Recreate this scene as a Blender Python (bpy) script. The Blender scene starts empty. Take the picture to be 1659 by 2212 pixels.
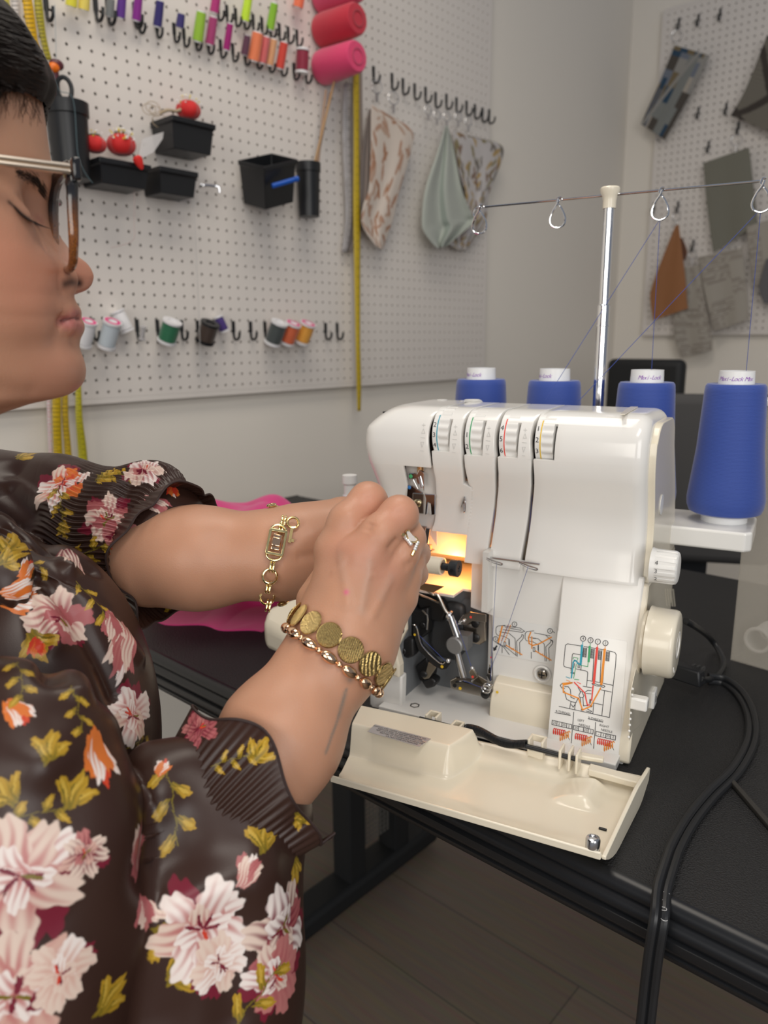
import bpy, bmesh, math, random
import numpy as np
from mathutils import Vector, Matrix, Quaternion
from mathutils.bvhtree import BVHTree
random.seed(4); rng = np.random.default_rng(4)
S = bpy.context.scene; COL = S.collection
PI = math.pi
# ------------------------------------------------------------------ camera
IW, IH, FPX = 1659.0, 2212.0, 1645.0
TZ = 0.74; CAMZ = 1.11                      # table top height, camera height
_a = Vector((2345-IW/2, -(725-IH/2), -FPX)).normalized()
_b = Vector((-1046-IW/2, -(748-IH/2), -FPX)).normalized()
_u = _a.cross(_b).normalized()
if _u.y < 0: _u = -_u
_b = _u.cross(_a)
CR = Matrix((-_b, _a, _u))                  # camera axes -> room axes (x along table, y along left wall)
CAM = Vector((0, 0, CAMZ))
cd = bpy.data.cameras.new('camera'); cam = bpy.data.objects.new('camera', cd); COL.objects.link(cam)
cam.matrix_world = Matrix.Translation(CAM) @ CR.to_4x4()
cd.sensor_fit = 'HORIZONTAL'; cd.sensor_width = 36; cd.lens = 36*FPX/IW
cd.clip_start = 0.02; cd.clip_end = 60
cd.dof.use_dof = True; cd.dof.focus_distance = 0.585; cd.dof.aperture_fstop = 10.0
S.camera = cam
# ------------------------------------------------------------------ light
S.view_settings.view_transform = 'Standard'; S.view_settings.look = 'None'
S.view_settings.gamma = 1; S.view_settings.use_curve_mapping = False
S.view_settings.exposure = -0.14
W = bpy.data.worlds.new('world'); S.world = W; W.use_nodes = True
W.node_tree.nodes['Background'].inputs[0].default_value = (0.80, 0.86, 1.0, 1)
W.node_tree.nodes['Background'].inputs[1].default_value = 0.26
def area(name, loc, target, sx, sy, power, col):
    d = bpy.data.lights.new(name, 'AREA'); d.shape = 'RECTANGLE'; d.size = sx; d.size_y = sy
    d.energy = power; d.color = col
    o = bpy.data.objects.new(name, d); COL.objects.link(o); o.location = loc
    o.rotation_euler = (Vector(target)-Vector(loc)).to_track_quat('-Z', 'Y').to_euler()
    return o
area('ceiling_panel_light', (-0.70, 0.75, 2.75), (-0.70, 0.75, 0), 0.6, 1.2, 15, (1.0, .91, .79))
area('ceiling_panel_light', (0.7, -0.3, 2.75), (0.7, -0.3, 0), 0.6, 1.2, 20, (1.0, .94, .86))
area('window_daylight', (1.9, -0.9, 1.55), (-0.6, 0.6, 0.95), 1.3, 1.5, 31, (0.98, .96, .93))
area('window_daylight', (0.35, -1.9, 1.45), (-1.0, 0.9, 0.75), 1.2, 1.1, 21, (1.0, .95, .87))
# ------------------------------------------------------------------ measuring: pixel -> point
def ray(px, py):
    return (CR @ Vector((px-IW/2, -(py-IH/2), -FPX))).normalized()
FWD = CR @ Vector((0, 0, -1))
def at(px, py, d):
    "point seen at a pixel at forward depth d"
    r = ray(px, py); return CAM + r*(d/r.dot(FWD))
def plane_pt(px, py, o, n):
    r = ray(px, py); n = Vector(n); return CAM + r*((Vector(o)-CAM).dot(n)/r.dot(n))
def to_px(P):
    c = CR.transposed() @ (Vector(P)-CAM); return IW/2+FPX*c.x/-c.z, IH/2-FPX*c.y/-c.z
# ------------------------------------------------------------------ materials
def mat(name, col, rough=.5, metal=0, col2=None, nscale=20, bump=0, bscale=200, coat=0, spec=.5, emis=None, estr=0, trans=0, alpha=1, sheen=0, sss=0, aniso=0, detail=4, ior=1.45, contrast=.5):
    m = bpy.data.materials.new(name); m.use_nodes = True; nt = m.node_tree; b = nt.nodes['Principled BSDF']
    b.inputs['Base Color'].default_value = (*col, 1); b.inputs['Roughness'].default_value = rough
    b.inputs['Metallic'].default_value = metal; b.inputs['Coat Weight'].default_value = coat
    b.inputs['Coat Roughness'].default_value = .08
    b.inputs['Specular IOR Level'].default_value = spec; b.inputs['IOR'].default_value = ior
    b.inputs['Transmission Weight'].default_value = trans; b.inputs['Alpha'].default_value = alpha
    b.inputs['Sheen Weight'].default_value = sheen
    if sss: b.inputs['Subsurface Weight'].default_value = sss; b.inputs['Subsurface Radius'].default_value = (.008, .003, .0015); b.inputs['Subsurface Scale'].default_value = 1.0
    if emis: b.inputs['Emission Color'].default_value = (*emis, 1); b.inputs['Emission Strength'].default_value = estr
    tc = nt.nodes.new('ShaderNodeTexCoord')
    if col2:
        n = nt.nodes.new('ShaderNodeTexNoise'); n.inputs['Scale'].default_value = nscale; n.inputs['Detail'].default_value = detail
        r = nt.nodes.new('ShaderNodeValToRGB'); r.color_ramp.elements[0].color = (*col, 1); r.color_ramp.elements[1].color = (*col2, 1)
        r.color_ramp.elements[0].position = .5-contrast*.4; r.color_ramp.elements[1].position = .5+contrast*.4
        nt.links.new(tc.outputs['Object'], n.inputs['Vector']); nt.links.new(n.outputs['Fac'], r.inputs['Fac']); nt.links.new(r.outputs['Color'], b.inputs['Base Color'])
    if bump:
        n = nt.nodes.new('ShaderNodeTexNoise'); n.inputs['Scale'].default_value = bscale; n.inputs['Detail'].default_value = 3
        bp = nt.nodes.new('ShaderNodeBump'); bp.inputs['Strength'].default_value = bump; bp.inputs['Distance'].default_value = .002
        nt.links.new(tc.outputs['Object'], n.inputs['Vector']); nt.links.new(n.outputs['Fac'], bp.inputs['Height']); nt.links.new(bp.outputs['Normal'], b.inputs['Normal'])
    return m
def vmat(name, rough=.45, bump=0, bscale=300, sheen=0, sss=0, spec=.5, tint=(1, 1, 1), aniso=0, metal=0):
    "material whose colour comes from the mesh's own colour attribute (a printed pattern)"
    m = mat(name, (1, 1, 1), rough, metal, bump=bump, bscale=bscale, sheen=sheen, sss=sss, spec=spec); nt = m.node_tree
    a = nt.nodes.new('ShaderNodeVertexColor'); a.layer_name = 'col'
    nt.links.new(a.outputs['Color'], nt.nodes['Principled BSDF'].inputs['Base Color'])
    return m
def mtl_lines(name, c1, c2, scale, rough=.6, bump=.6, axis='Z', metal=0):
    "wound thread: fine bands round the local axis"
    m = mat(name, c1, rough, metal); nt = m.node_tree; b = nt.nodes['Principled BSDF']
    tc = nt.nodes.new('ShaderNodeTexCoord'); w = nt.nodes.new('ShaderNodeTexWave'); w.bands_direction = axis
    w.inputs['Scale'].default_value = scale; w.inputs['Distortion'].default_value = 2.0; w.inputs['Detail'].default_value = 3; w.inputs['Detail Scale'].default_value = 2
    r = nt.nodes.new('ShaderNodeValToRGB'); r.color_ramp.elements[0].color = (*c1, 1); r.color_ramp.elements[1].color = (*c2, 1)
    bp = nt.nodes.new('ShaderNodeBump'); bp.inputs['Strength'].default_value = bump; bp.inputs['Distance'].default_value = .001
    nt.links.new(tc.outputs['Object'], w.inputs['Vector']); nt.links.new(w.outputs['Fac'], r.inputs['Fac']); nt.links.new(r.outputs['Color'], b.inputs['Base Color'])
    nt.links.new(w.outputs['Fac'], bp.inputs['Height']); nt.links.new(bp.outputs['Normal'], b.inputs['Normal'])
    b.inputs['Sheen Weight'].default_value = 0 if metal else .3
    return m
# ------------------------------------------------------------------ objects
ROOT = {}
def tag(o, label=None, cat=None, group=None, kind=None):
    if label: o['label'] = label
    if cat: o['category'] = cat
    if group: o['group'] = group
    if kind: o['kind'] = kind
    return o
def thing(name, label, cat, loc, rotz=0, group=None):
    o = bpy.data.objects.new(name, None); COL.objects.link(o); o.empty_display_size = .02
    o.location = loc; o.rotation_euler = (0, 0, rotz)
    ROOT[o.name] = Matrix.Translation(Vector(loc)) @ Matrix.Rotation(rotz, 4, 'Z')
    return tag(o, label, cat, group)
def frame_from(z, x=(1, 0, 0)):
    z = Vector(z).normalized(); x = Vector(x)
    if abs(z.dot(x.normalized())) > .98: x = Vector((0, 1, 0)) if abs(z.y) < .9 else Vector((0, 0, 1))
    y = z.cross(x).normalized(); x = y.cross(z)
    return Matrix((x, y, z)).transposed()
def smooth_path(pts, n=8, closed=False):
    P = [Vector(p) for p in pts]; out = []; N = len(P)
    rngi = range(N if closed else N-1)
    for i in rngi:
        if closed: p0, p1, p2, p3 = P[(i-1) % N], P[i], P[(i+1) % N], P[(i+2) % N]
        else: p0, p1, p2, p3 = P[max(i-1, 0)], P[i], P[i+1], P[min(i+2, N-1)]
        for k in range(n):
            t = k/n
            out.append(.5*((2*p1)+(p2-p0)*t+(2*p0-5*p1+4*p2-p3)*t*t+(3*p1-p0-3*p2+p3)*t**3))
    if not closed: out.append(P[-1])
    return out
class MB:
    "collects shapes given in world coordinates and links them as ONE mesh object"
    def __init__(s): s.v = []; s.f = []; s.c = []; s.mi = []; s.cm = 0
    def add(s, vs, fs, m=None):
        o = len(s.v); s.v += [Vector(p) if m is None else m @ Vector(p) for p in vs]; s.f += [tuple(o+i for i in f) for f in fs]; s.mi += [s.cm]*len(fs)
        return s
    def box(s, c, size, R=None, taper=1):
        hx, hy, hz = size[0]/2, size[1]/2, size[2]/2; R = R or Matrix.Identity(3); c = Vector(c)
        vs = [c + R @ Vector((x*(taper if z > 0 else 1), y*(taper if z > 0 else 1), z)) for z in (-hz, hz) for x, y in ((-hx, -hy), (hx, -hy), (hx, hy), (-hx, hy))]
        return s.add(vs, [(3, 2, 1, 0), (4, 5, 6, 7), (0, 1, 5, 4), (1, 2, 6, 5), (2, 3, 7, 6), (3, 0, 4, 7)])
    def lathe(s, prof, o, axis=(0, 0, 1), seg=32, x=(1, 0, 0), cap=True):
        R = frame_from(axis, x); o = Vector(o); vs = []; fs = []; n = len(prof)
        for r, z in prof:
            for k in range(seg):
                a = 2*PI*k/seg; vs.append(o + R @ Vector((r*math.cos(a), r*math.sin(a), z)))
        for i in range(n-1):
            for k in range(seg):
                k2 = (k+1) % seg; fs.append((i*seg+k, i*seg+k2, (i+1)*seg+k2, (i+1)*seg+k))
        if cap: fs.append(tuple(reversed(range(seg)))); fs.append(tuple((n-1)*seg+k for k in range(seg)))
        return s.add(vs, fs)
    def cyl(s, a, b, r, r2=None, seg=20):
        a, b = Vector(a), Vector(b); r2 = r if r2 is None else r2
        return s.lathe([(r, 0), (r2, (b-a).length)], a, b-a, seg)
    def cylb(s, a, b, r, bev=.001, seg=24):
        a, b = Vector(a), Vector(b); L = (b-a).length
        return s.lathe([(r-bev, 0), (r, bev), (r, L-bev), (r-bev, L)], a, b-a, seg)
    def tube(s, pts, r, seg=8, closed=False, flat=1.0, up=None):
        P = [Vector(p) for p in pts]; n = len(P); rr = r if hasattr(r, '__len__') else [r]*n; vs = []; fs = []
        T = []
        for i in range(n):
            a = P[(i-1) % n] if (closed or i > 0) else P[i]; b = P[(i+1) % n] if (closed or i < n-1) else P[i]
            T.append((b-a).normalized() if (b-a).length > 1e-9 else Vector((0, 0, 1)))
        N = Vector(up) if up else (Vector((0, 0, 1)) if abs(T[0].z) < .9 else Vector((1, 0, 0)))
        for i in range(n):
            N = (N - T[i]*N.dot(T[i])); N = N.normalized() if N.length > 1e-6 else frame_from(T[i]).col[0].normalized(); B = T[i].cross(N)
            for k in range(seg):
                a = 2*PI*k/seg; vs.append(P[i] + N*(math.cos(a)*rr[i]*flat) + B*(math.sin(a)*rr[i]))
        for i in range(n if closed else n-1):
            j = (i+1) % n
            for k in range(seg):
                k2 = (k+1) % seg; fs.append((i*seg+k, i*seg+k2, j*seg+k2, j*seg+k))
        if not closed: fs.append(tuple(reversed(range(seg)))); fs.append(tuple((n-1)*seg+k for k in range(seg)))
        return s.add(vs, fs)
    def prism(s, poly, depth):
        "poly: 3D points of one face, depth: extrusion vector"
        n = len(poly); d = Vector(depth); vs = [Vector(p) for p in poly]+[Vector(p)+d for p in poly]
        fs = [tuple(reversed(range(n))), tuple(range(n, 2*n))]+[(i, (i+1) % n, n+(i+1) % n, n+i) for i in range(n)]
        return s.add(vs, fs)
    def ball(s, c, r, seg=16, rings=10, R=None):
        rx, ry, rz = (r, r, r) if not hasattr(r, '__len__') else r; R = R or Matrix.Identity(3); c = Vector(c); vs = []; fs = []
        for i in range(1, rings):
            t = PI*i/rings
            for k in range(seg):
                a = 2*PI*k/seg; vs.append(c + R @ Vector((rx*math.sin(t)*math.cos(a), ry*math.sin(t)*math.sin(a), rz*math.cos(t))))
        for i in range(rings-2):
            for k in range(seg):
                k2 = (k+1) % seg; fs.append((i*seg+k, (i+1)*seg+k, (i+1)*seg+k2, i*seg+k2))
        t = len(vs); vs += [c+R @ Vector((0, 0, rz)), c-R @ Vector((0, 0, rz))]
        for k in range(seg):
            k2 = (k+1) % seg; fs.append((t, k, k2)); fs.append((t+1, (rings-2)*seg+k2, (rings-2)*seg+k))
        return s.add(vs, fs)
    def grid(s, G, flip=False):
        "G[i][j] 3D points"
        n, m = len(G), len(G[0]); vs = [p for r in G for p in r]
        fs = [(i*m+j, i*m+j+1, (i+1)*m+j+1, (i+1)*m+j) for i in range(n-1) for j in range(m-1)]
        if flip: fs = [tuple(reversed(f)) for f in fs]
        return s.add(vs, fs)
    def build(s, name, m, parent=None, smooth=35, bevel=0, solid=0, seg=2, subsurf=0, offset=-1):
        me = bpy.data.meshes.new(name)
        if parent is not None: M = ROOT[parent.name].inverted(); org = None
        else:
            a = np.array([tuple(v) for v in s.v]); lo, hi = a.min(0), a.max(0)
            org = Vector(((lo[0]+hi[0])/2, (lo[1]+hi[1])/2, lo[2])); M = Matrix.Translation(-org)
        me.from_pydata([tuple(M @ v) for v in s.v], [], s.f)
        ml = m if isinstance(m, (list, tuple)) else [m]
        for q in ml: me.materials.append(q)
        if len(ml) > 1: me.polygons.foreach_set('material_index', s.mi)
        o = bpy.data.objects.new(name, me); COL.objects.link(o)
        if parent is not None: o.parent = parent; ROOT[o.name] = ROOT[parent.name]
        else: o.location = org; ROOT[o.name] = Matrix.Translation(org)
        bm = bmesh.new(); bm.from_mesh(me)
        if not solid: bmesh.ops.recalc_face_normals(bm, faces=bm.faces)
        for e in bm.edges:
            e.smooth = not (len(e.link_faces) == 2 and e.calc_face_angle(0) > math.radians(smooth))
        for f in bm.faces: f.smooth = smooth > 0
        bm.to_mesh(me); bm.free()
        if solid:
            d = o.modifiers.new('solid', 'SOLIDIFY'); d.thickness = solid; d.offset = offset
        if bevel:
            d = o.modifiers.new('bevel', 'BEVEL'); d.width = bevel; d.segments = seg; d.limit_method = 'ANGLE'; d.angle_limit = math.radians(40); d.harden_normals = False
        if subsurf:
            d = o.modifiers.new('sub', 'SUBSURF'); d.levels = subsurf; d.render_levels = subsurf
        return o
def text_into(mb, txt, size, o, xd, yd, depth=.00008, center=True, shear=0):
    cu = bpy.data.curves.new('t', 'FONT'); cu.body = txt; cu.size = size; cu.resolution_u = 2; cu.shear = shear
    if center: cu.align_x = 'CENTER'; cu.align_y = 'CENTER'
    ob = bpy.data.objects.new('t', cu); COL.objects.link(ob); bpy.context.view_layer.update()
    me = bpy.data.meshes.new_from_object(ob.evaluated_get(bpy.context.evaluated_depsgraph_get()))
    x = Vector(xd).normalized(); y = Vector(yd).normalized(); n = x.cross(y); o = Vector(o)
    mb.add([o+x*v.co.x+y*v.co.y+n*depth for v in me.vertices], [tuple(p.vertices) for p in me.polygons])
    bpy.data.objects.remove(ob); bpy.data.curves.remove(cu); bpy.data.meshes.remove(me)
def ribbon_into(mb, pts, w, n, h=.0001, closed=False):
    "flat printed line on a surface with normal n"
    P = [Vector(p)+Vector(n)*h for p in pts]; n = Vector(n)
    if closed: P.append(P[0])
    for a, b in zip(P, P[1:]):
        d = (b-a)
        if d.length < 1e-7: continue
        d.normalize(); q = n.cross(d)*(w/2); e = d*(w*.45)
        mb.add([a-q-e, b-q+e, b+q+e, a+q-e], [(0, 1, 2, 3)])
def np_mesh(name, V, F, m, parent=None, cols=None, smooth=True, mats=None):
    "big mesh from numpy arrays in world coordinates (quads or tris)"
    V = np.asarray(V, float)
    if parent is not None: Mi = np.array(ROOT[parent.name].inverted()); org = None
    else:
        lo, hi = V.min(0), V.max(0); org = Vector(((lo[0]+hi[0])/2, (lo[1]+hi[1])/2, lo[2])); Mi = np.array(Matrix.Translation(-org))
    L = V @ Mi[:3, :3].T + Mi[:3, 3]; F = np.asarray(F)
    me = bpy.data.meshes.new(name); k = F.shape[1]
    me.vertices.add(len(L)); me.vertices.foreach_set('co', L.astype(np.float32).ravel())
    me.loops.add(F.size); me.loops.foreach_set('vertex_index', F.astype(np.int32).ravel())
    me.polygons.add(len(F)); me.polygons.foreach_set('loop_start', np.arange(0, F.size, k, dtype=np.int32)); me.polygons.foreach_set('loop_total', np.full(len(F), k, np.int32))
    me.update(calc_edges=True); me.validate()
    me.polygons.foreach_set('use_smooth', np.full(len(me.polygons), smooth))
    if cols is not None:
        ca = me.color_attributes.new('col', 'FLOAT_COLOR', 'POINT'); C = np.ones((len(L), 4), np.float32); C[:, :3] = cols; ca.data.foreach_set('color', C.ravel())
    for q in (m if isinstance(m, (list, tuple)) else [m]): me.materials.append(q)
    if mats is not None: me.polygons.foreach_set('material_index', np.asarray(mats, np.int32))
    o = bpy.data.objects.new(name, me); COL.objects.link(o)
    if parent is not None: o.parent = parent; ROOT[o.name] = ROOT[parent.name]
    else: o.location = org; ROOT[o.name] = Matrix.Translation(org)
    return o
# ------------------------------------------------------------------ implicit surfaces for the figure
def smin(a, b, k):
    h = np.clip(.5+.5*(b-a)/k, 0, 1); return b*(1-h)+a*h-k*h*(1-h)
def s_cone(P, a, b, ra, rb):
    a, b = np.array(a, np.float32), np.array(b, np.float32); d = b-a; t = np.clip(((P-a)@d)/float(d@d), 0, 1)
    return np.linalg.norm(P-(a+t[..., None]*d), axis=-1)-(ra+(rb-ra)*t)
def s_ell(P, c, r, R=None):
    Q = P-np.array(c, np.float32)
    if R is not None: Q = Q@np.array(R, dtype=np.float32)
    r = np.array(r, np.float32); k0 = np.linalg.norm(Q/r, axis=-1); k1 = np.linalg.norm(Q/(r*r), axis=-1)
    return k0*(k0-1)/np.maximum(k1, 1e-6)
def surface_nets(fn, lo, hi, h):
    lo = np.array(lo, float); hi = np.array(hi, float); n = np.ceil((hi-lo)/h).astype(int)+1
    ax = [lo[i]+h*np.arange(n[i]) for i in range(3)]
    D = np.empty(tuple(n), np.float32)
    for i in range(0, n[0], 16):
        G = np.stack(np.meshgrid(ax[0][i:i+16], ax[1], ax[2], indexing='ij'), -1).astype(np.float32); D[i:i+16] = fn(G)
    s = D < 0
    c = np.zeros(tuple(n-1), np.int8)
    for dx in (0, 1):
        for dy in (0, 1):
            for dz in (0, 1): c += s[dx:n[0]-1+dx, dy:n[1]-1+dy, dz:n[2]-1+dz]
    act = (c > 0) & (c < 8); idx = np.argwhere(act); vid = -np.ones(act.shape, int); vid[act] = np.arange(len(idx))
    acc = np.zeros((len(idx), 3)); cnt = np.zeros(len(idx))
    cor = [(0, 0, 0), (1, 0, 0), (0, 1, 0), (1, 1, 0), (0, 0, 1), (1, 0, 1), (0, 1, 1), (1, 1, 1)]
    for a in range(8):
        for b in range(a+1, 8):
            if sum(abs(p-q) for p, q in zip(cor[a], cor[b])) != 1: continue
            A, B = np.array(cor[a]), np.array(cor[b])
            va = D[tuple((idx+A).T)]; vb = D[tuple((idx+B).T)]; m = (va < 0) != (vb < 0)
            t = va[m]/(va[m]-vb[m]); acc[m] += A+t[:, None]*(B-A); cnt[m] += 1
    V = lo+h*(idx+acc/cnt[:, None]); F = []
    for d in range(3):
        e1, e2 = [(1, 2), (2, 0), (0, 1)][d]
        sl0 = [slice(1, n[k]-1) for k in range(3)]; sl0[d] = slice(0, n[d]-1); sl1 = list(sl0); sl1[d] = slice(1, n[d])
        a, b = s[tuple(sl0)], s[tuple(sl1)]; off = np.array([1, 1, 1]); off[d] = 0
        for cond, fl in ((a & ~b, False), (~a & b, True)):
            q = np.argwhere(cond)+off; E1 = np.zeros(3, int); E1[e1] = 1; E2 = np.zeros(3, int); E2[e2] = 1
            ids = [vid[tuple((q-E1-E2).T)], vid[tuple((q-E2).T)], vid[tuple(q.T)], vid[tuple((q-E1).T)]]
            if fl: ids = ids[::-1]
            F.append(np.stack(ids, 1))
    F = np.concatenate(F); F = F[(F >= 0).all(1)]
    N = vnormals(V, F); q = slice(0, len(V), 37); P = V[q].astype(np.float32)
    if np.mean(fn(P+N[q].astype(np.float32)*h)-fn(P)) < 0: F = F[:, ::-1].copy()
    return V, F
def vnormals(V, F):
    fn = np.cross(V[F[:, 2]]-V[F[:, 0]], V[F[:, 3 if F.shape[1] > 3 else 1]]-V[F[:, 1 if F.shape[1] > 3 else 0]]); N = np.zeros_like(V)
    for k in range(F.shape[1]): np.add.at(N, F[:, k], fn)
    return N/np.maximum(np.linalg.norm(N, axis=1), 1e-12)[:, None]
def lerp(a, b, t): return a+(b-a)*t
def interp_xy(t, pts):
    return float(np.interp(t, [p[0] for p in pts], [p[1] for p in pts]))
# ================================================================== SETTING
M = {}
M['wall'] = mat('wall_paint', (.80, .755, .68), .85, bump=.15, bscale=350, spec=.2)
M['board'] = mat('painted_hardboard', (.72, .675, .63), .55, bump=.05, bscale=500)
M['black'] = mat('black_plastic', (.012, .013, .015), .38)
M['blackm'] = mat('black_matte', (.010, .011, .012), .6)
M['steel'] = mat('steel', (.62, .62, .63), .22, 1)
M['chrome'] = mat('chrome', (.82, .83, .85), .07, 1)
M['gold'] = mat('gold', (.83, .62, .28), .18, 1)
def floor_mat():
    m = mat('wood_vinyl', (.12, .10, .085), .5); nt = m.node_tree; b = nt.nodes['Principled BSDF']
    tc = nt.nodes.new('ShaderNodeTexCoord'); mp = nt.nodes.new('ShaderNodeMapping'); mp.inputs['Rotation'].default_value = (0, 0, 0)
    br = nt.nodes.new('ShaderNodeTexBrick'); br.inputs['Scale'].default_value = 1; br.inputs['Brick Width'].default_value = 1.2; br.inputs['Row Height'].default_value = .18; br.inputs['Mortar Size'].default_value = .0015
    br.inputs['Color1'].default_value = (.235, .182, .138, 1); br.inputs['Color2'].default_value = (.21, .163, .124, 1); br.inputs['Mortar'].default_value = (.12, .10, .08, 1)
    mp2 = nt.nodes.new('ShaderNodeMapping'); mp2.inputs['Scale'].default_value = (4, 60, 1)
    n = nt.nodes.new('ShaderNodeTexNoise'); n.inputs['Scale'].default_value = 2; n.inputs['Detail'].default_value = 6
    mx = nt.nodes.new('ShaderNodeMix'); mx.data_type = 'RGBA'; mx.blend_type = 'MULTIPLY'; mx.inputs['Factor'].default_value = .45
    L = nt.links.new
    L(tc.outputs['Object'], mp.inputs['Vector']); L(mp.outputs['Vector'], br.inputs['Vector']); L(mp.outputs['Vector'], mp2.inputs['Vector']); L(mp2.outputs['Vector'], n.inputs['Vector'])
    L(br.outputs['Color'], mx.inputs['A']); L(n.outputs['Color'], mx.inputs['B']); L(mx.outputs['Result'], b.inputs['Base Color'])
    return m
M['floor'] = floor_mat()
LX, RY = -1.53, 3.22                                     # faces of the two pegboards
def structure(o): o['kind'] = 'structure'; return o
b = MB(); b.box((.7, .7, -.02), (4.6, 5.1, .04)); structure(b.build('floor', M['floor'], smooth=0))
b = MB(); b.box((-1.6, .7, 1.4), (.1, 5.1, 2.8)); structure(b.build('wall_left', M['wall'], smooth=0))
b = MB(); b.box((.7, 3.30, 1.4), (4.7, .1, 2.8)); structure(b.build('wall_right', M['wall'], smooth=0))
b = MB(); b.box((-1.542, .7, .05), (.016, 5.06, .10)); structure(b.build('baseboard_left', mat('baseboard', (.55, .53, .5), .5), smooth=0))
def pegboard(name, label, org, ax, nrm, nx, nz, x0, z0, pitch=.0254, r=.0034, th=.004):
    "a panel with every hole cut through; org = lower corner on the face"
    org, ax, nrm = Vector(org), Vector(ax), Vector(nrm); up = Vector((0, 0, 1))
    V = []; F = []; seg = 8; h = pitch/2
    outer = [(h, 0), (h, h), (0, h), (-h, h), (-h, 0), (-h, -h), (0, -h), (h, -h)]
    inner = [(r*math.cos(PI*k/4), r*math.sin(PI*k/4)) for k in range(8)]
    gx, gz = np.meshgrid(np.arange(nx), np.arange(nz), indexing='ij'); cx = x0+h+gx.ravel()*pitch; cz = z0+h+gz.ravel()*pitch; n = len(cx)
    pts = []
    for (u, w), d in [(p, 0) for p in outer]+[(p, 0) for p in inner]+[(p, -th) for p in inner]:
        pts.append(np.stack([cx+u, cz+w, np.full(n, d)], 1))
    P = np.stack(pts, 1)  # n,24,3
    A = np.array(ax); U = np.array(up); N = np.array(nrm); O = np.array(org)
    V = O+P[..., :1]*A+P[..., 1:2]*U+P[..., 2:]*N; base = np.arange(n)[:, None]*24
    fs = [(k, (k+1) % 8, 8+(k+1) % 8, 8+k) for k in range(8)]+[(8+k, 8+(k+1) % 8, 16+(k+1) % 8, 16+k) for k in range(8)]
    F = (base[:, None, :]+np.array(fs)[None]).reshape(-1, 4)
    t = thing(name, label, 'pegboard', org-nrm*.012)
    o = np_mesh('perforated_panel', V.reshape(-1, 3), F, M['board'], t, smooth=False)
    b = MB(); Wd = x0*2+nx*pitch; Hd = z0*2+nz*pitch; q = .012
    for (a0, a1, c0, c1) in ((0, Wd, 0, z0), (0, Wd, Hd-z0, Hd), (0, x0, z0, Hd-z0), (Wd-x0, Wd, z0, Hd-z0)):
        b.prism([org+ax*a0+up*c0-nrm*q, org+ax*a1+up*c0-nrm*q, org+ax*a1+up*c1-nrm*q, org+ax*a0+up*c1-nrm*q], nrm*q)
    b.build('rim', M['board'], t, smooth=0, bevel=.0015)
    return t
# left wall: bottom edge at z .985, end near the corner at y 2.23
pegboard('pegboard', 'white pegboard on the left wall behind the seated person, hung with thread hooks', (LX, .37, .982), (0, 1, 0), (1, 0, 0), 47, 48, .012, .012)
pegboard('pegboard', 'white pegboard on the left wall holding the row of empty hooks and ringed fabric samples', (LX, 1.590, .982), (0, 1, 0), (1, 0, 0), 24, 48, .012, .012)
pegboard('pegboard', 'white pegboard on the far right wall, hung with upholstery fabric samples', (-1.412, RY, 1.122), (1, 0, 0), (0, -1, 0), 47, 48, .012, .012)
# ------------------------------------------------------------------ table
M['top'] = mat('black_laminate', (.017, .017, .018), .45, bump=.9, bscale=650, spec=.4)
M['edge'] = mat('black_rubber_edge', (.010, .011, .013), .33)
TF, TB, TL, TR = .462, 1.22, -1.38, .9
tb = thing('work_table', 'black topped work table with ribbed rubber edge under the overlock machine', 'table', (-.4, .85, 0))
b = MB(); b.box(((TL+TR)/2, (TF+TB)/2, TZ-.0135), (TR-TL, TB-TF, .027)); b.build('tabletop', M['top'], tb, smooth=0, bevel=.001)
def edge(p0, p1, out):
    prof = [(0, .0005)]+[(.004, .0012), (.009, -.002), (.0105, -.007), (.0085, -.0105), (.0115, -.012), (.0135, -.017), (.0115, -.0215), (.0100, -.0225), (.0135, -.024), (.0140, -.029), (.0120, -.0335), (.0095, -.0345), (.0120, -.036), (.0115, -.0400), (.006, -.043), (0, -.043)]
    p0, p1, out = Vector(p0), Vector(p1), Vector(out); G = [[p+out*a+Vector((0, 0, c)) for a, c in prof] for p in (p0, p1)]
    m = MB(); n = len(prof); m.add(G[0]+G[1], [(i, i+1, n+i+1, n+i) for i in range(n-1)]+[tuple(range(n)), tuple(range(n, 2*n))]); return m
edge((TL, TF, TZ), (TR, TF, TZ), (0, -1, 0)).build('edge_trim', M['edge'], tb, smooth=60)
edge((TL, TF, TZ), (TL, TB, TZ), (-1, 0, 0)).build('edge_trim', M['edge'], tb, smooth=60)
for lx in (-.955, .72):
    b = MB(); b.box((lx, .95, .375), (.05, .045, .68)); b.box((lx, 1.085, .375), (.05, .045, .68)); l = b.build('leg', M['blackm'], tb, smooth=20, bevel=.004)
    b = MB(); b.box((lx, .87, .035), (.07, .66, .045)); b.build('foot', M['blackm'], tb, smooth=20, bevel=.012, seg=3)
    b = MB(); b.box((lx, .85, .70), (.05, .6, .03)); b.build('top_bracket', M['blackm'], tb, smooth=20, bevel=.003)
    b = MB()
    for i in range(9):
        for sgn in (0, 1):
            y = .976+.0108*i; b.tube([(lx+.004*sgn, y, .10), (lx+.004*sgn, y, .67)], .0012, 4)
    for i in range(52): b.tube([(lx+.002, .972, .10+i*.011), (lx+.002, 1.064, .10+i*.011)], .0012, 4)
    b.build('mesh_panel', mat('grey_mesh', (.10, .095, .085), .5), tb, smooth=0)
def B(px, py, off=0): return plane_pt(px, py, (LX+off, 0, 0), (1, 0, 0))
def RB(px, py, off=0): return plane_pt(px, py, (0, RY-off, 0), (0, 1, 0))
NX = Vector((1, 0, 0)); NY = Vector((0, 1, 0)); NZ = Vector((0, 0, 1))
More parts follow.
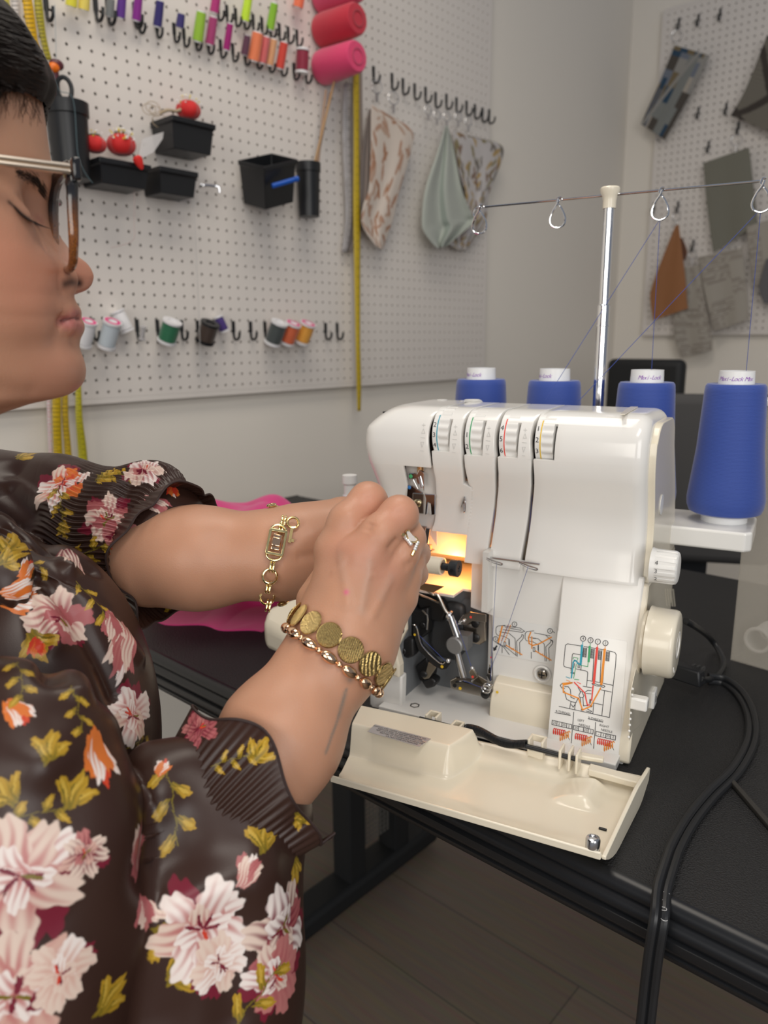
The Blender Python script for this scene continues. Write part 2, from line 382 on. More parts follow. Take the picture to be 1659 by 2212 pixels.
# ================================================================== OVERLOCK MACHINE
MYAW = math.radians(13.504); MO = Vector((-.25109, .59090, TZ))
mx = Vector((math.cos(MYAW), math.sin(MYAW), 0)); my = Vector((-math.sin(MYAW), math.cos(MYAW), 0)); mR = Matrix((mx, my, NZ)).transposed()
def ML(x, y, z): return MO+mx*x+my*y+NZ*z
def loc(P): d = Vector(P)-MO; return d.dot(mx), d.dot(my), d.dot(NZ)
def mp(px, py, x=None, y=None, z=None):
    if x is not None: return plane_pt(px, py, ML(x, 0, 0), mx)
    if y is not None: return plane_pt(px, py, ML(0, y, 0), my)
    return plane_pt(px, py, ML(0, 0, z), NZ)
M['shell'] = mat('ivory_shell', (.80, .785, .75), .16, coat=.3)
M['cream'] = mat('aged_cream_plastic', (.76, .69, .55), .22, col2=(.78, .72, .59), nscale=9, coat=.2)
M['white'] = mat('white_plastic', (.78, .77, .74), .3)
M['grey'] = mat('machine_grey', (.17, .18, .19), .45, col2=(.21, .22, .23), nscale=30)
M['dsteel'] = mat('dull_steel', (.42, .39, .35), .25, 1)
M['dark'] = mat('oiled_iron', (.035, .035, .036), .35, .6)
M['ink'] = mat('printed_ink', (.03, .03, .035), .5)
M['inkgrey'] = mat('embossed_grey', (.60, .59, .57), .5)
def ink(n, c): return mat(n, c, .5)
CI = {'o': ink('orange_ink', (.85, .30, .03)), 'r': ink('red_ink', (.80, .07, .05)), 'g': ink('green_ink', (.05, .36, .14)), 'c': ink('cyan_ink', (.02, .33, .45)), 'k': M['ink'], 'y': ink('yellow_ink', (.80, .52, .03))}
mc = thing('overlock_machine', 'ivory overlock sewing machine with its front looper door folded down', 'sewing machine', MO, MYAW)
# --- shell profile (y forward is small), z upward
prof = [(.135, .2990), (.128, .3045), (.118, .3065), (.080, .3068), (.056, .3068), (.046, .3055), (.038, .302), (.031, .295), (.0265, .286), (.0245, .275), (.0245, .265), (.027, .252), (.0315, .240), (.036, .228), (.0395, .216), (.041, .204), (.0405, .190), (.0385, .175), (.036, .160), (.033, .145), (.031, .130), (.031, .10)]
pp = smooth_path([(0, a, c) for a, c in prof], 5); PS = [0.0]
for a, b_ in zip(pp, pp[1:]): PS.append(PS[-1]+(b_-a).length)
PY = [p.y for p in pp]; PZ = [p.z for p in pp]
def prof_at(s): return float(np.interp(s, PS, PY)), float(np.interp(s, PS, PZ))
def s_of_z(z): return float(np.interp(-z, [-v for v in PZ[12:]], PS[12:]))
SG = np.linspace(0, PS[-1], 900); SGY = np.interp(SG, PS, PY); SGZ = np.interp(SG, PS, PZ)
def shell_hit(px, py):
    r = ray(px, py); rx, ry, rz = r.dot(mx), r.dot(my), r.dot(NZ); o = CAM-MO; ox, oy, oz = o.dot(mx), o.dot(my), o.dot(NZ)
    t = (SGY-oy)/ry; z = oz+rz*t; e = z-SGZ; k = np.where(np.sign(e[:-1]) != np.sign(e[1:]))[0]
    if len(k): i = k[np.argmin(t[k])]; s = SG[i]+(SG[i+1]-SG[i])*e[i]/(e[i]-e[i+1])
    else: s = SG[np.argmin(np.abs(e))]
    return ox+rx*float(np.interp(s, SG, t)), float(s)
def c6(X, Y): return 740+X/3.318, 840+Y/3.318
def line(pts, crop=True):
    L = [shell_hit(*(c6(*p) if crop else p)) for p in pts]; L.sort(key=lambda q: q[1]); return L
def ev(L, s): return float(np.interp(s, [q[1] for q in L], [q[0] for q in L]))
g1L = line([(905, 75), (800, 115), (700, 150), (650, 195), (622, 270), (612, 350), (614, 420), (625, 500), (632, 555)])
g2L = line([(1120, 88), (1000, 125), (930, 150), (885, 195), (857, 270), (847, 350), (847, 420), (850, 480), (860, 600), (865, 680), (868, 700)])
g3L = line([(1345, 95), (1250, 130), (1165, 155), (1125, 205), (1095, 290), (1087, 350), (1085, 430), (1090, 500), (1090, 600), (1092, 740), (1083, 850), (1060, 1000), (1030, 1185)])
g4L = line([(1590, 105), (1480, 150), (1415, 185), (1375, 230), (1350, 310), (1342, 380), (1345, 450), (1350, 540), (1350, 700), (1335, 850), (1305, 1050), (1275, 1210)])
g1R = line([(922, 75), (820, 118), (722, 150), (690, 180), (672, 215), (640, 465), (650, 560), (668, 650), (672, 800), (660, 960), (640, 1005)])
g2R = line([(1138, 88), (1020, 128), (952, 150), (918, 190), (905, 225), (872, 480), (878, 560), (905, 690), (925, 700), (915, 850), (895, 1000), (880, 1160)])
g3R = line([(1362, 95), (1270, 133), (1190, 155), (1160, 195), (1150, 230), (1112, 490), (1118, 600), (1118, 700), (1108, 800), (1085, 1000), (1055, 1190)])
g4R = line([(1607, 105), (1500, 153), (1440, 185), (1412, 205), (1403, 240), (1368, 515), (1375, 620), (1375, 700), (1360, 850), (1335, 1050), (1308, 1220)])
notch = {1: ((690, 212), (775, 455), 775), 2: ((925, 222), (1015, 485), 1020), 3: ((1165, 238), (1265, 500), 1268), 4: ((1420, 248), (1525, 518), 1530)}
NR = {1: line([(797, 208), (765, 465)]), 2: line([(1040, 218), (1002, 490)]), 3: line([(1287, 237), (1254, 508)]), 4: line([(1552, 242), (1516, 530)])}
sB = s_of_z(.157); XL = -.2790; XR = -.001
def seg_mesh(i, Lf, Rf, s0, s1, nt=None, cols=10, th=.010):
    ss = list(np.linspace(s0, s1, 70)); extra = []
    if nt: extra = [nt[0]-1e-5, nt[0]+1e-5, nt[1]-1e-5, nt[1]+1e-5]
    ss = sorted(ss+extra); G = []
    for s in ss:
        y, z = prof_at(s); a, c = Lf(s), Rf(s)
        if nt and nt[0] < s < nt[1]: a = ev(NR[i], s)
        row = []
        for k in range(cols+1):
            x = a+(c-a)*k/cols; row.append(ML(x, y, z))
        G.append(row)
    m = MB(); m.grid(G, flip=True); return m
tops = {i: (shell_hit(*c6(*notch[i][0]))[1], shell_hit(*c6(*notch[i][1]))[1]) for i in notch}
# leftmost segment: rounded corner in plan, opening cut for the needle area
sW = shell_hit(900, 1008)[1]; xW = shell_hit(872, 1012)[0]
G = []
for s in sorted(list(np.linspace(0, s_of_z(.105), 90))+[sW-1e-5, sW+1e-5]):
    y, z = prof_at(s); xr = ev(g1L, s) if s < sW else xW
    bulge = (y-.0245); xl = XL+bulge*.55+max(0, (z-.285))*.75; rad = .020; row = []
    for k in range(9):                                   # corner arc then straight
        a = PI/2*k/8; row.append(ML(xl+rad*(1-math.sin(a)), y+rad*(1-math.sin(PI/2-a)) if k < 8 else y, z))
    row = [ML(xl, min(y+.10, .13), z), ML(xl, y+.06 if y+.06 < .12 else .12, z)]+[ML(xl+rad*(1-math.cos(PI/2*k/8)), y+rad*(1-math.sin(PI/2*k/8)), z) for k in range(9)]
    x0 = xl+rad
    for k in range(1, 9): row.append(ML(x0+(xr-x0)*k/8, y, z))
    G.append(row)
m = MB(); m.grid(G, flip=True); m.build('front_shell', M['shell'], mc, smooth=60, solid=.003, bevel=.0008)
seg_mesh(1, lambda s: ev(g1R, s), lambda s: ev(g2L, s) if s < g2L[-1][1] else max(ev(g2R, s)+.002, ev(g2L, s)), 0, shell_hit(960, 1150)[1], tops[1]).build('front_shell', M['shell'], mc, smooth=60, solid=.008, bevel=.0010)
seg_mesh(2, lambda s: ev(g2R, s), lambda s: ev(g3L, s), 0, sB, tops[2]).build('front_shell', M['shell'], mc, smooth=60, solid=.010, bevel=.0010)
seg_mesh(3, lambda s: ev(g3R, s), lambda s: ev(g4L, s), 0, sB, tops[3]).build('front_shell', M['shell'], mc, smooth=60, solid=.010, bevel=.0010)
# right segment with rounded right corner
def XRs(s): return XR
G = []
nt = tops[4]
for s in sorted(list(np.linspace(0, sB, 90))+[nt[0]-1e-5, nt[0]+1e-5, nt[1]-1e-5, nt[1]+1e-5]):
    y, z = prof_at(s); a = ev(g4R, s)
    if nt[0] < s < nt[1]: a = ev(NR[4], s)
    zt = z
    rad = .012; row = [ML(a+(XR-rad-a)*k/10, y, zt) for k in range(10)]
    # normal of the profile, used to round towards the side
    y2, z2 = prof_at(min(s+.002, PS[-1])); y1, z1 = prof_at(max(s-.002, 0)); t = Vector((0, y2-y1, z2-z1)).normalized(); nrm = Vector((0, t.z, -t.y))
    if nrm.y < 0 and s > .08: nrm = -nrm
    if s <= .08: nrm = Vector((0, 0, -1)) if s < .03 else (nrm if nrm.z < 0 else -nrm)
    for k in range(7):
        q = PI/2*k/6; d = rad*(1-math.cos(q)); row.append(ML(XR-rad+rad*math.sin(q), y, zt)+(my*nrm.y+NZ*nrm.z)*d)
    row.append(row[-1]+(my*nrm.y+NZ*nrm.z)*.012)
    G.append(row)
m = MB(); m.grid(G, flip=True); m.build('front_shell', M['shell'], mc, smooth=60, solid=.004, bevel=.0008)
m = MB(); m.box(ML(-.1375, .088, .196), (.265, .058, .082), mR); m.build('inner_frame', M['shell'], mc, smooth=0)
# right side cover, slightly proud cream panel
def side_poly(x, inset, pts): return [ML(x, a, c) for a, c in pts]
sp = [(.0415, .150)]+[(prof_at(s)[0]+.013, prof_at(s)[1]-(.008 if prof_at(s)[1] > .29 else 0)) for s in np.linspace(sB, PS[20], 26)]+[(.118, .2985), (.128, .296), (.137, .288), (.142, .272), (.172, .224), (.198, .165), (.203, .150)]
m = MB(); m.prism(side_poly(-.012, 0, sp), mx*.0165); m.build('side_cover', M['cream'], mc, smooth=50, bevel=.0035, seg=3)
m = MB(); m.lathe([(.0001, 0), (.0095, 0), (.0095, .0006), (.0001, .0012)], ML(.0046, .085, .222), mx, 24)
w = m.build('side_recess', M['white'], mc)
m = MB(); m.box(ML(-.14, .085, .268), (.255, .062, .062), mR); m.build('inner_frame', M['dark'], mc, smooth=0)
m = MB(); m.box(ML(-.070, .122, .17), (.132, .13, .02), mR); m.prism([ML(-.275, .12, .30), ML(-.275, .165, .20), ML(-.275, .165, .13), ML(-.275, .12, .13)], mx*.27); m.build('rear_cover', M['cream'], mc, smooth=20, bevel=.004)
# top seam and little oil caps
m = MB()
for px, py in ((955, 864), (1022, 867)): m.lathe([(.0055, 0), (.0055, .0005), (.0001, .0007)], mp(px, py, z=.3069), NZ, 18)
m.build('oil_cap', M['white'], mc)
m = MB(); P = [mp(1352, 885, z=.3071), mp(1362, 880, z=.3071), mp(1378, 880, z=.3071), mp(1366, 887, z=.3071), mp(1350, 896, z=.3071), mp(1340, 896, z=.3071)]; m.prism(P, NZ*.0008); m.build('top_latch', M['cream'], mc, smooth=0)
# --- tension dials
DI = [(945, 944, 'c', '234', 0), (1014, 948, 'g', '12', 0), (1082, 953, 'r', '456', 0), (1160, 958, 'y', '123', 0)]
for i, (cx_, cy_, col, nums, _) in enumerate(DI, 1):
    nl = line([(0, 0)], False) if False else None
    xr_ = ev(NR[i], (tops[i][0]+tops[i][1])/2); sm = (tops[i][0]+tops[i][1])/2; yy, zz = prof_at(sm); xl_ = xr_-.0192
    half = (tops[i][1]-tops[i][0])/2; rad = .0255; cy0 = yy+rad+.0004; zz -= .0012
    m = MB(); prof_d = [(rad-.002, 0), (rad-.0004, .0004), (rad, .0012), (rad, .0105)]
    seg = 144; vs = []; fs = []; xs = [0, .0004, .0060, .0063, .0066, .0164, .0168]
    for x in xs:
        for k in range(seg):
            a = 2*PI*k/seg; rr = rad
            if x <= 0: rr = rad-.001
            if x >= .0063: rr = rad-.0006+.0007*math.cos(a*20) if x < .0167 else rad-.003
            vs.append(ML(xl_+x, cy0-rr*math.cos(a), zz+rr*math.sin(a)))
    for q in range(len(xs)-1):
        for k in range(seg): k2 = (k+1) % seg; fs.append((q*seg+k, q*seg+k2, (q+1)*seg+k2, (q+1)*seg+k))
    fs.append(tuple(range(seg))); fs.append(tuple((len(xs)-1)*seg+k for k in range(seg)))
    m.add(vs, fs); dl = m.build('tension_dial', M['white'], mc, smooth=50)
    m = MB()
    for k in range(-14, 15):                              # coloured ring
        a0, a1 = k*.055, (k+1)*.055
        P = [ML(xl_+x, cy0-(rad+.0002)*math.cos(a), zz+(rad+.0002)*math.sin(a)) for x, a in ((.0048, a0), (.0058, a0), (.0058, a1), (.0048, a1))]; m.add(P, [(0, 1, 2, 3)])
    m.build('colour_ring', CI[col], dl)
    m = MB(); labels = {1: [('2', .40), ('3', .02), ('4', -.38)], 2: [('1', .12), ('2', -.32)], 3: [('4', .45), ('5', .05), ('6', -.38)], 4: [('1', .48), ('2', .08), ('3', -.32)]}[i]
    for t, a in labels:
        o = ML(xl_+.0025, cy0-(rad+.0002)*math.cos(a), zz+(rad+.0002)*math.sin(a)); up = my*math.sin(a)+NZ*math.cos(a)
        text_into(m, t, .0066, o, mx*.8, up, .0001)
    m.build('dial_number', M['ink'], dl, smooth=0)
    # raised plus/minus marks on the shell to the left
    m = MB(); mk = {1: 572, 2: 800, 3: 1040, 4: 1300}[i]
    off = {1: 0, 2: 12, 3: 22, 4: 35}[i]
    def sh(X, Y): x, s = shell_hit(*c6(X, Y)); y, z = prof_at(s); return ML(x, y-.0002, z)
    for poly in ([(0, -62), (0, -38)], [(-11, -50), (11, -50)], [(-12, 8), (0, -24), (12, 8), (-12, 8)], [(-16, 38), (14, 42)], [(-14, 72), (8, 72), (-2, 108), (-14, 72)], [(-12, 132), (10, 136)]):
        ribbon_into(m, [sh(mk+8+x-y*.06, 310+off+y) for x, y in poly], .0005, -my, .0003)
    m.build('embossed_mark', M['inkgrey'], mc, smooth=0)
# metal thread hook on the face
m = MB(); m.tube(smooth_path([mp(866/3.318+740-4, 840+845/3.318, y=.036), mp(996, 1095, y=.036), mp(1001, 1078, y=.036), mp(1004, 1074, y=.036), mp(1005, 1085, y=.034), mp(1004, 1104, y=.034), mp(1002, 1104, y=.034), mp(1001, 1088, y=.034)], 5), .0007, 8)
m.prism([mp(1001, 1078, y=.038), mp(1005, 1075, y=.038), mp(1005.5, 1105, y=.038), mp(1002, 1107, y=.038)], -my*.0015); m.build('thread_hook', M['steel'], mc)
# --- bottom lip strip, wire guide with two hooks
m = MB(); m.prism([mp(1008, 1194, y=.038), mp(1047, 1202, y=.038), mp(1047, 1209, y=.038), mp(1008, 1200, y=.038)], my*.01); m.build('clear_lip', M['white'], mc, smooth=0, bevel=.0005)
m = MB()
m.tube([mp(1055, 1204, y=.030), mp(1100, 1210, y=.028), mp(1166, 1219, y=.028)], .0011, 8)
for a, b2 in (((1048, 1203), (1084, 1217)), ((1122, 1213), (1160, 1228))):
    p, q = mp(*a, y=.026), mp(*b2, y=.022); m.tube(smooth_path([p, p+(q-p)*.5-NZ*.0005, q, q-NZ*.0016-mx*.001, p+(q-p)*.5-NZ*.0024, p-NZ*.0012], 5), .0007, 8)
m.build('thread_guide', M['steel'], mc)
# --- lower housing
yP = .040
def lean(px, py, off=0):
    n = Vector((0, -1, -.040/.157)); n = (my*(-1)+NZ*(.040/.157)).normalized()
    return plane_pt(px, py, ML(0, 0, 0)+n*off, n)
nL = (my*(-1)+NZ*(.040/.157)).normalized()
m = MB()
m.prism([ML(-.1455, .0425, .158), ML(-.1455, .198, .158), ML(-.1455, .205, 0), ML(-.1455, .047, 0), ML(-.1455, .047, .1)], mx*.140); m.build('lower_housing', M['white'], mc, smooth=0, bevel=.002)
m = MB(); P = [(1019, 1201), (1219, 1219), (1212, 1300), (1205, 1400), (1203, 1620), (1063, 1590), (1063, 1330), (1016, 1312)]
P3 = [mp(*p, y=yP) for p in P]; P3[4] = ML(loc(P3[4])[0], yP, .0095); P3[5] = ML(loc(P3[5])[0], yP, .0095)
m.prism(P3, my*.003); m.build('inner_panel', M['shell'], mc, smooth=0, bevel=.0008)
m = MB(); Q = [ML(0, 0, 0)]
m = MB(); P = [lean(*p) for p in ((1217, 1222), (1393, 1247), (1336, 1645), (1182, 1607))]
cover = MB().prism(P, -nL*.004).build('threading_cover', M['shell'], mc, smooth=0, bevel=.0015, seg=3)
m = MB(); m.prism([lean(1291, 1232, .0003), lean(1314, 1236, .0003), lean(1313, 1244, .0003), lean(1290, 1240, .0003)], nL*.001); m.build('catch', M['white'], cover, smooth=0, bevel=.0003)
# right side wall of the base
m = MB(); m.prism([ML(.0055, a, c) for a, c in ((.042, .158), (.200, .155), (.205, .10), (.200, .008), (.196, 0), (.008, 0), (.002, .004), (.004, .016))], -mx*.012); m.build('base_side', M['cream'], mc, smooth=20, bevel=.002)
# rounded rectangle helper on the leaning cover
def c3(X, Y): return 1060+X/5.184, 1300+Y/5.184
def rr_px(c, rad=18, n=5):
    out = []
    for i in range(4):
        p, a, b2 = Vector((*c[i], 0)), Vector((*c[i-1], 0)), Vector((*c[(i+1) % 4], 0)); u = (a-p).normalized()*rad; v = (b2-p).normalized()*rad
        for k in range(n+1):
            t = k/n; out.append(tuple(((p+u)*(1-t)**2+p*2*t*(1-t)+(p+v)*t*t)[:2]))
    return out
st = rr_px([(752, 312), (1532, 440), (1432, 1742), (632, 1600)], 30)
m = MB(); m.prism([lean(*c3(*p), .0001) for p in st], nL*.0003); stick = m.build('threading_label', mat('label_white', (.80, .79, .76), .12, coat=.5), cover, smooth=0, bevel=.0001)
H = .0006
def draw(parent, name, strokes, f, n, w):
    by = {}
    for s in strokes: by.setdefault(s[0], []).append(s)
    for col, L in by.items():
        m = MB()
        for s in L: ribbon_into(m, [f(*p) for p in s[1]], (s[2] if len(s) > 2 else w), n, .0004 if col == 'k' else .00045)
        m.build(name, CI[col], parent, smooth=0)
fl = lambda X, Y: lean(*c3(X, Y), .0004)
def circ(cx_, cy_, r, n=20): return [(cx_+r*math.cos(2*PI*k/n), cy_+r*math.sin(2*PI*k/n)) for k in range(n+1)]
ST = []
for X, Y in ((1036, 412), (1119, 430), (1201, 446), (1286, 462)): ST.append(('k', circ(X, Y, 29)))
ST += [('k', [(1012, 494), (862, 470), (840, 485), (836, 505), (818, 700), (824, 722), (845, 732), (905, 745)]), ('k', [(1000, 592), (925, 578), (915, 595), (900, 770)]), ('k', [(950, 750), (1062, 772), (1085, 785), (1088, 800), (1075, 942)]),
       ('k', [(1045, 500), (1095, 508)]), ('k', [(1128, 514), (1180, 523)]), ('k', [(1210, 527), (1262, 537)]), ('k', [(1300, 545), (1390, 565), (1406, 590), (1400, 700), (1330, 1295)]),
       ('k', [(1330, 1295), (768, 1170)]), ('k', [(1080, 878), (1145, 890)]), ('k', [(1175, 895), (1232, 905)]), ('k', [(1262, 912), (1365, 934)]), ('k', [(1035, 945), (1135, 962)]), ('k', [(1235, 985), (1352, 1010)]), ('k', [(1275, 1000), (1245, 1275)]),
       ('k', [(1145, 1250), (1155, 1132), (1258, 1155)]), ('k', [(1190, 640), (1168, 890)]), ('k', [(1160, 560), (1140, 880)]), ('k', [(1275, 650), (1255, 905)]), ('k', [(1240, 570), (1225, 900)]), ('k', [(1030, 560), (1010, 765)]),
       ('k', [(1135, 915), (1180, 918), (1200, 930), (1270, 935), (1280, 950), (1262, 958), (1230, 945), (1190, 942), (1145, 925), (1135, 915)])]
for X, Y in ((1042, 518), (1128, 532), (1212, 548), (1298, 562)):
    for k in range(9): ST.append(('k', [(X+2-k*.8, Y+k*12), (X+32-k*.8, Y+4+k*12)]))
    ST.append(('k', [(X, Y-4), (X-8, Y+96)])); ST.append(('k', [(X+34, Y), (X+26, Y+102)]))
for col, X, Y, X2, Y2, w_ in (('c', 1024, 490, 1008, 700, .0019), ('g', 1110, 505, 1098, 665, .0019), ('r', 1193, 520, 1155, 905, .0021), ('o', 1278, 537, 1240, 918, .0021)): ST.append((col, [(X, Y), (X2, Y2)], w_))
for col, X, Y in (('c', 1032, 450), ('g', 1116, 468), ('r', 1198, 485), ('o', 1283, 500)): ST.append((col, [(X, Y), (X-1, Y+24)]))
ST += [('c', [(1008, 700), (975, 690), (965, 665), (940, 655), (925, 680), (905, 850)], .0012), ('g', [(1095, 660), (1088, 725), (1010, 712)]), ('g', [(975, 650), (978, 630), (930, 620), (925, 640)]), ('g', [(960, 700), (930, 855)]),
       ('c', [(845, 840), (888, 855)]), ('g', [(940, 866), (988, 873)]), ('o', [(850, 876), (890, 892)]), ('r', [(968, 898), (1010, 918)]), ('r', [(938, 902), (1055, 1020), (1085, 1160), (1105, 1150)], .0011), ('r', [(1148, 940), (1132, 1100)], .0012),
       ('o', [(810, 915), (912, 905), (815, 932)], .0013), ('o', [(812, 950), (815, 1010), (985, 1080), (1030, 1210), (1120, 1170), (1232, 965)], .0012),
       ('k', [(915, 900), (800, 915), (780, 935), (795, 962), (830, 970)]), ('k', [(830, 950), (870, 950), (895, 985), (900, 1070), (940, 1085)]), ('k', [(828, 1000), (850, 1090), (900, 1115), (955, 1130), (980, 1080)]), ('k', [(885, 1195), (900, 1120)]), ('k', [(942, 1200), (950, 1130)]), ('k', [(905, 1150), (925, 1180), (945, 1150)]),
       ('k', [(1005, 1005), (1000, 1025), (988, 1045), (1000, 1070), (1035, 1072), (1045, 1050), (1030, 1025), (1030, 1008), (1005, 1005)]), ('k', [(1005, 1075), (1012, 1160)]), ('k', [(1035, 1075), (1040, 1165)]), ('k', [(980, 960), (1010, 1010)]), ('k', [(1060, 1010), (1090, 990), (1125, 995)]), ('k', [(1068, 1025), (1125, 1030)]),
       ('k', [(1020, 1190), (1015, 1215)]), ('k', [(1045, 1165), (1090, 1160)]), ('k', [(1085, 1200), (1130, 1225), (1120, 1235), (1070, 1222)]), ('k', [(1112, 1090), (1108, 1135)]), ('k', [(1122, 1092), (1118, 1137)]), ('k', circ(1125, 1166, 12, 8)),
       ('k', [(900, 785), (942, 795), (940, 805), (898, 797), (900, 785)]), ('k', [(940, 690), (932, 740)]), ('k', [(985, 680), (978, 735), (995, 738), (998, 690)]),
       ('k', [(932, 1235), (903, 1580)]), ('k', [(1177, 1350), (1153, 1640)]), ('k', [(722, 1240), (893, 1272)]), ('k', [(1092, 1308), (1256, 1347)])]
for X, Y in ((690, 1325), (932, 1382), (1182, 1450)):
    ST.append(('k', [(X, Y), (X+218, Y+50), (X+214, Y+98), (X-4, Y+48), (X, Y)]))
    for k in (55, 110, 163): ST.append(('k', [(X+k, Y+k*.23), (X+k-4, Y+k*.23+48)]))
for X, Y, n1 in ((700, 1410, 6), (945, 1468, 6), (1195, 1524, 7)):
    P = [];
    for k in range(n1*12):
        t = k/12; P.append((X+t*22+9*math.cos(t*2*PI), Y+34+t*4.5+32*math.sin(t*2*PI)))
    ST.append(('r', P, .0007)); P = []
    X2, Y2 = X+120, Y+95
    for k in range(60):
        t = k/12; P.append((X2-45+t*13+8*math.cos(t*2*PI)+t*9, Y2+18-t*9+34*math.sin(t*2*PI)))
    ST.append(('o', P, .0007)); ST.append(('k', [(X+130, Y+40), (X+185, Y+135)], .0004))
draw(stick, 'printed_diagram', ST, fl, nL, .00055)
dx_ = (lean(*c3(1256, 1347))-lean(*c3(1092, 1308))).normalized(); dy_ = nL.cross(dx_)
m = MB()
for t, X, Y, s in (('4-THREAD', 810, 1240, 33), ('3-THREAD', 1176, 1316, 33), ('LEFT', 1012, 1330, 33), ('NEEDLE', 1050, 1388, 33), ('RIGHT', 1272, 1392, 33), ('NEEDLE', 1300, 1445, 33), ('4', 1036, 412, 40), ('3', 1119, 430, 40), ('1', 1201, 446, 40), ('2', 1286, 462, 40),
                   ('25', 716, 1356, 36), ('2', 767, 1368, 36), ('25', 822, 1380, 36), ('2', 876, 1394, 36), ('25', 958, 1412, 36), ('-', 1012, 1428, 36), ('25', 1066, 1438, 36), ('2', 1120, 1450, 36), ('-', 1208, 1482, 36), ('3', 1262, 1492, 36), ('25', 1316, 1502, 36), ('2', 1372, 1514, 36)):
    text_into(m, t, s*1.22/5.184*.62/1645, fl(X, Y), dx_, dy_, .0004)
m.build('printed_text', M['ink'], stick, smooth=0)
# left instruction label
m = MB(); yL = yP-.0003
fi = lambda X, Y: mp(*c3(X, Y), y=yL-.0003)
m.prism([mp(*c3(*p), y=yL) for p in rr_px([(28, 165), (745, 290), (715, 705), (22, 575)], 14)], -my*.0002); lab2 = m.build('instruction_label', mat('label_grey_white', (.77, .77, .75), .2), mc, smooth=0)
S2 = []
for ox, oy in ((0, 0), (326, 62)):
    T = lambda L: [(x+ox, y+oy) for x, y in L]
    S2 += [('k', T([(160, 262), (80, 270), (62, 290), (60, 345), (75, 372), (150, 385), (210, 420), (212, 500)])), ('k', T([(145, 268), (330, 292), (383, 330), (350, 340), (140, 310)])), ('k', T([(165, 285), (340, 318)])), ('k', T([(150, 345), (205, 350), (275, 410), (280, 540), (285, 600)])), ('k', T([(100, 330), (130, 340), (180, 345)])),
           ('k', T([(300, 600), (292, 440), (345, 390), (350, 365), (368, 370), (365, 410), (325, 455), (330, 600)])), ('k', T([(205, 425), (205, 480)])), ('k', T([(130, 570), (130, 500)])), ('k', T([(150, 448), (170, 450), (172, 495), (152, 492), (150, 448)])),
           ('o', T([(180, 488), (350, 590)]), .0011), ('o', T([(215, 505), (235, 530), (260, 520)]), .0006)]
SB = [s for s in S2 if min(q[0] for q in s[1]) > 376]; S2 = [s for s in S2 if min(q[0] for q in s[1]) <= 376]
SB += [('k', circ(665, 325, 27))]; S2 += [('k', circ(268, 250, 27)), ('k', circ(56, 415, 27)), ('o', [(130, 275), (88, 450)], .0014), ('o', [(450, 340), (425, 400), (432, 465), (470, 488), (540, 470), (680, 395)], .0011), ('o', [(462, 390), (462, 520)], .0010),
       ('k', [(55, 450), (150, 510), (210, 590)]), ('k', [(75, 455), (190, 520), (300, 610)]), ('k', [(68, 495), (48, 525)], .0016), ('k', [(35, 515), (40, 542), (60, 528)], .0012), ('k', [(620, 375), (700, 450)]), ('k', [(700, 330), (715, 345)])]
for k in range(9): S2.append(('o', [(198-k*9, 258+k*21), (195-k*9, 266+k*21)], .0008)); S2.append(('o', [(225-k*8, 262+k*22), (222-k*8, 270+k*22)], .0008))
draw(lab2, 'printed_diagram', S2, fi, -my, .0005)
draw(lab2, 'printed_diagram', [s for s in SB if all(q[0] < 705 for q in s[1])], fi, -my, .0005)
m = MB()
for t, X, Y in (('1', 268, 250), ('2', 56, 415), ('3', 665, 325)): text_into(m, t, .0034, fi(X, Y), mx, NZ, .0003)
m.build('printed_text', M['ink'], lab2, smooth=0)
# bulged lower cover left of the label, screw
m = MB(); a0 = mp(1064, 1480, y=.026); b0 = mp(1196, 1500, y=.026); zt = loc(a0)[2]; xa, xb = loc(a0)[0], loc(b0)[0]+.01
ps = [(.045, zt+.006), (.034, zt+.005), (.027, zt+.001), (.022, zt-.006), (.019, zt-.015), (.017, .008), (.045, .008)]
m.prism([ML(xa, a, c) for a, c in ps], mx*(xb-xa)); bc = m.build('looper_cover', M['cream'], mc, smooth=50, bevel=.0015)
m = MB(); m.lathe([(.0014, 0), (.0014, .0003), (.0001, .0004)], mp(1074, 1495, y=.0195), -my, 14); m.build('orange_dot', CI['y'], bc)
so = mp(1172, 1456, y=yP-.001); m = MB(); m.lathe([(.0088, 0), (.0088, .001), (.0072, .0018), (.0060, .0004), (.0058, 0)], so, -my, 28, cap=False); m.build('screw_recess', M['shell'], mc)
m = MB(); m.lathe([(.0050, 0), (.0050, .0016), (.0040, .0026), (.0001, .0029)], so, -my, 24); sc = m.build('screw', M['dsteel'], mc)
m = MB(); m.box(so-my*.0027, (.0062, .0006, .0013), mR); m.box(so-my*.0027, (.0013, .0006, .0062), mR); m.build('screw_slot', M['dark'], sc, smooth=0)
m = MB(); m.lathe([(.0010, 0), (.0010, .0003), (.0001, .0004)], mp(1061, 1420, y=yP-.0002), -my, 12); m.build('red_dot', CI['r'], mc)
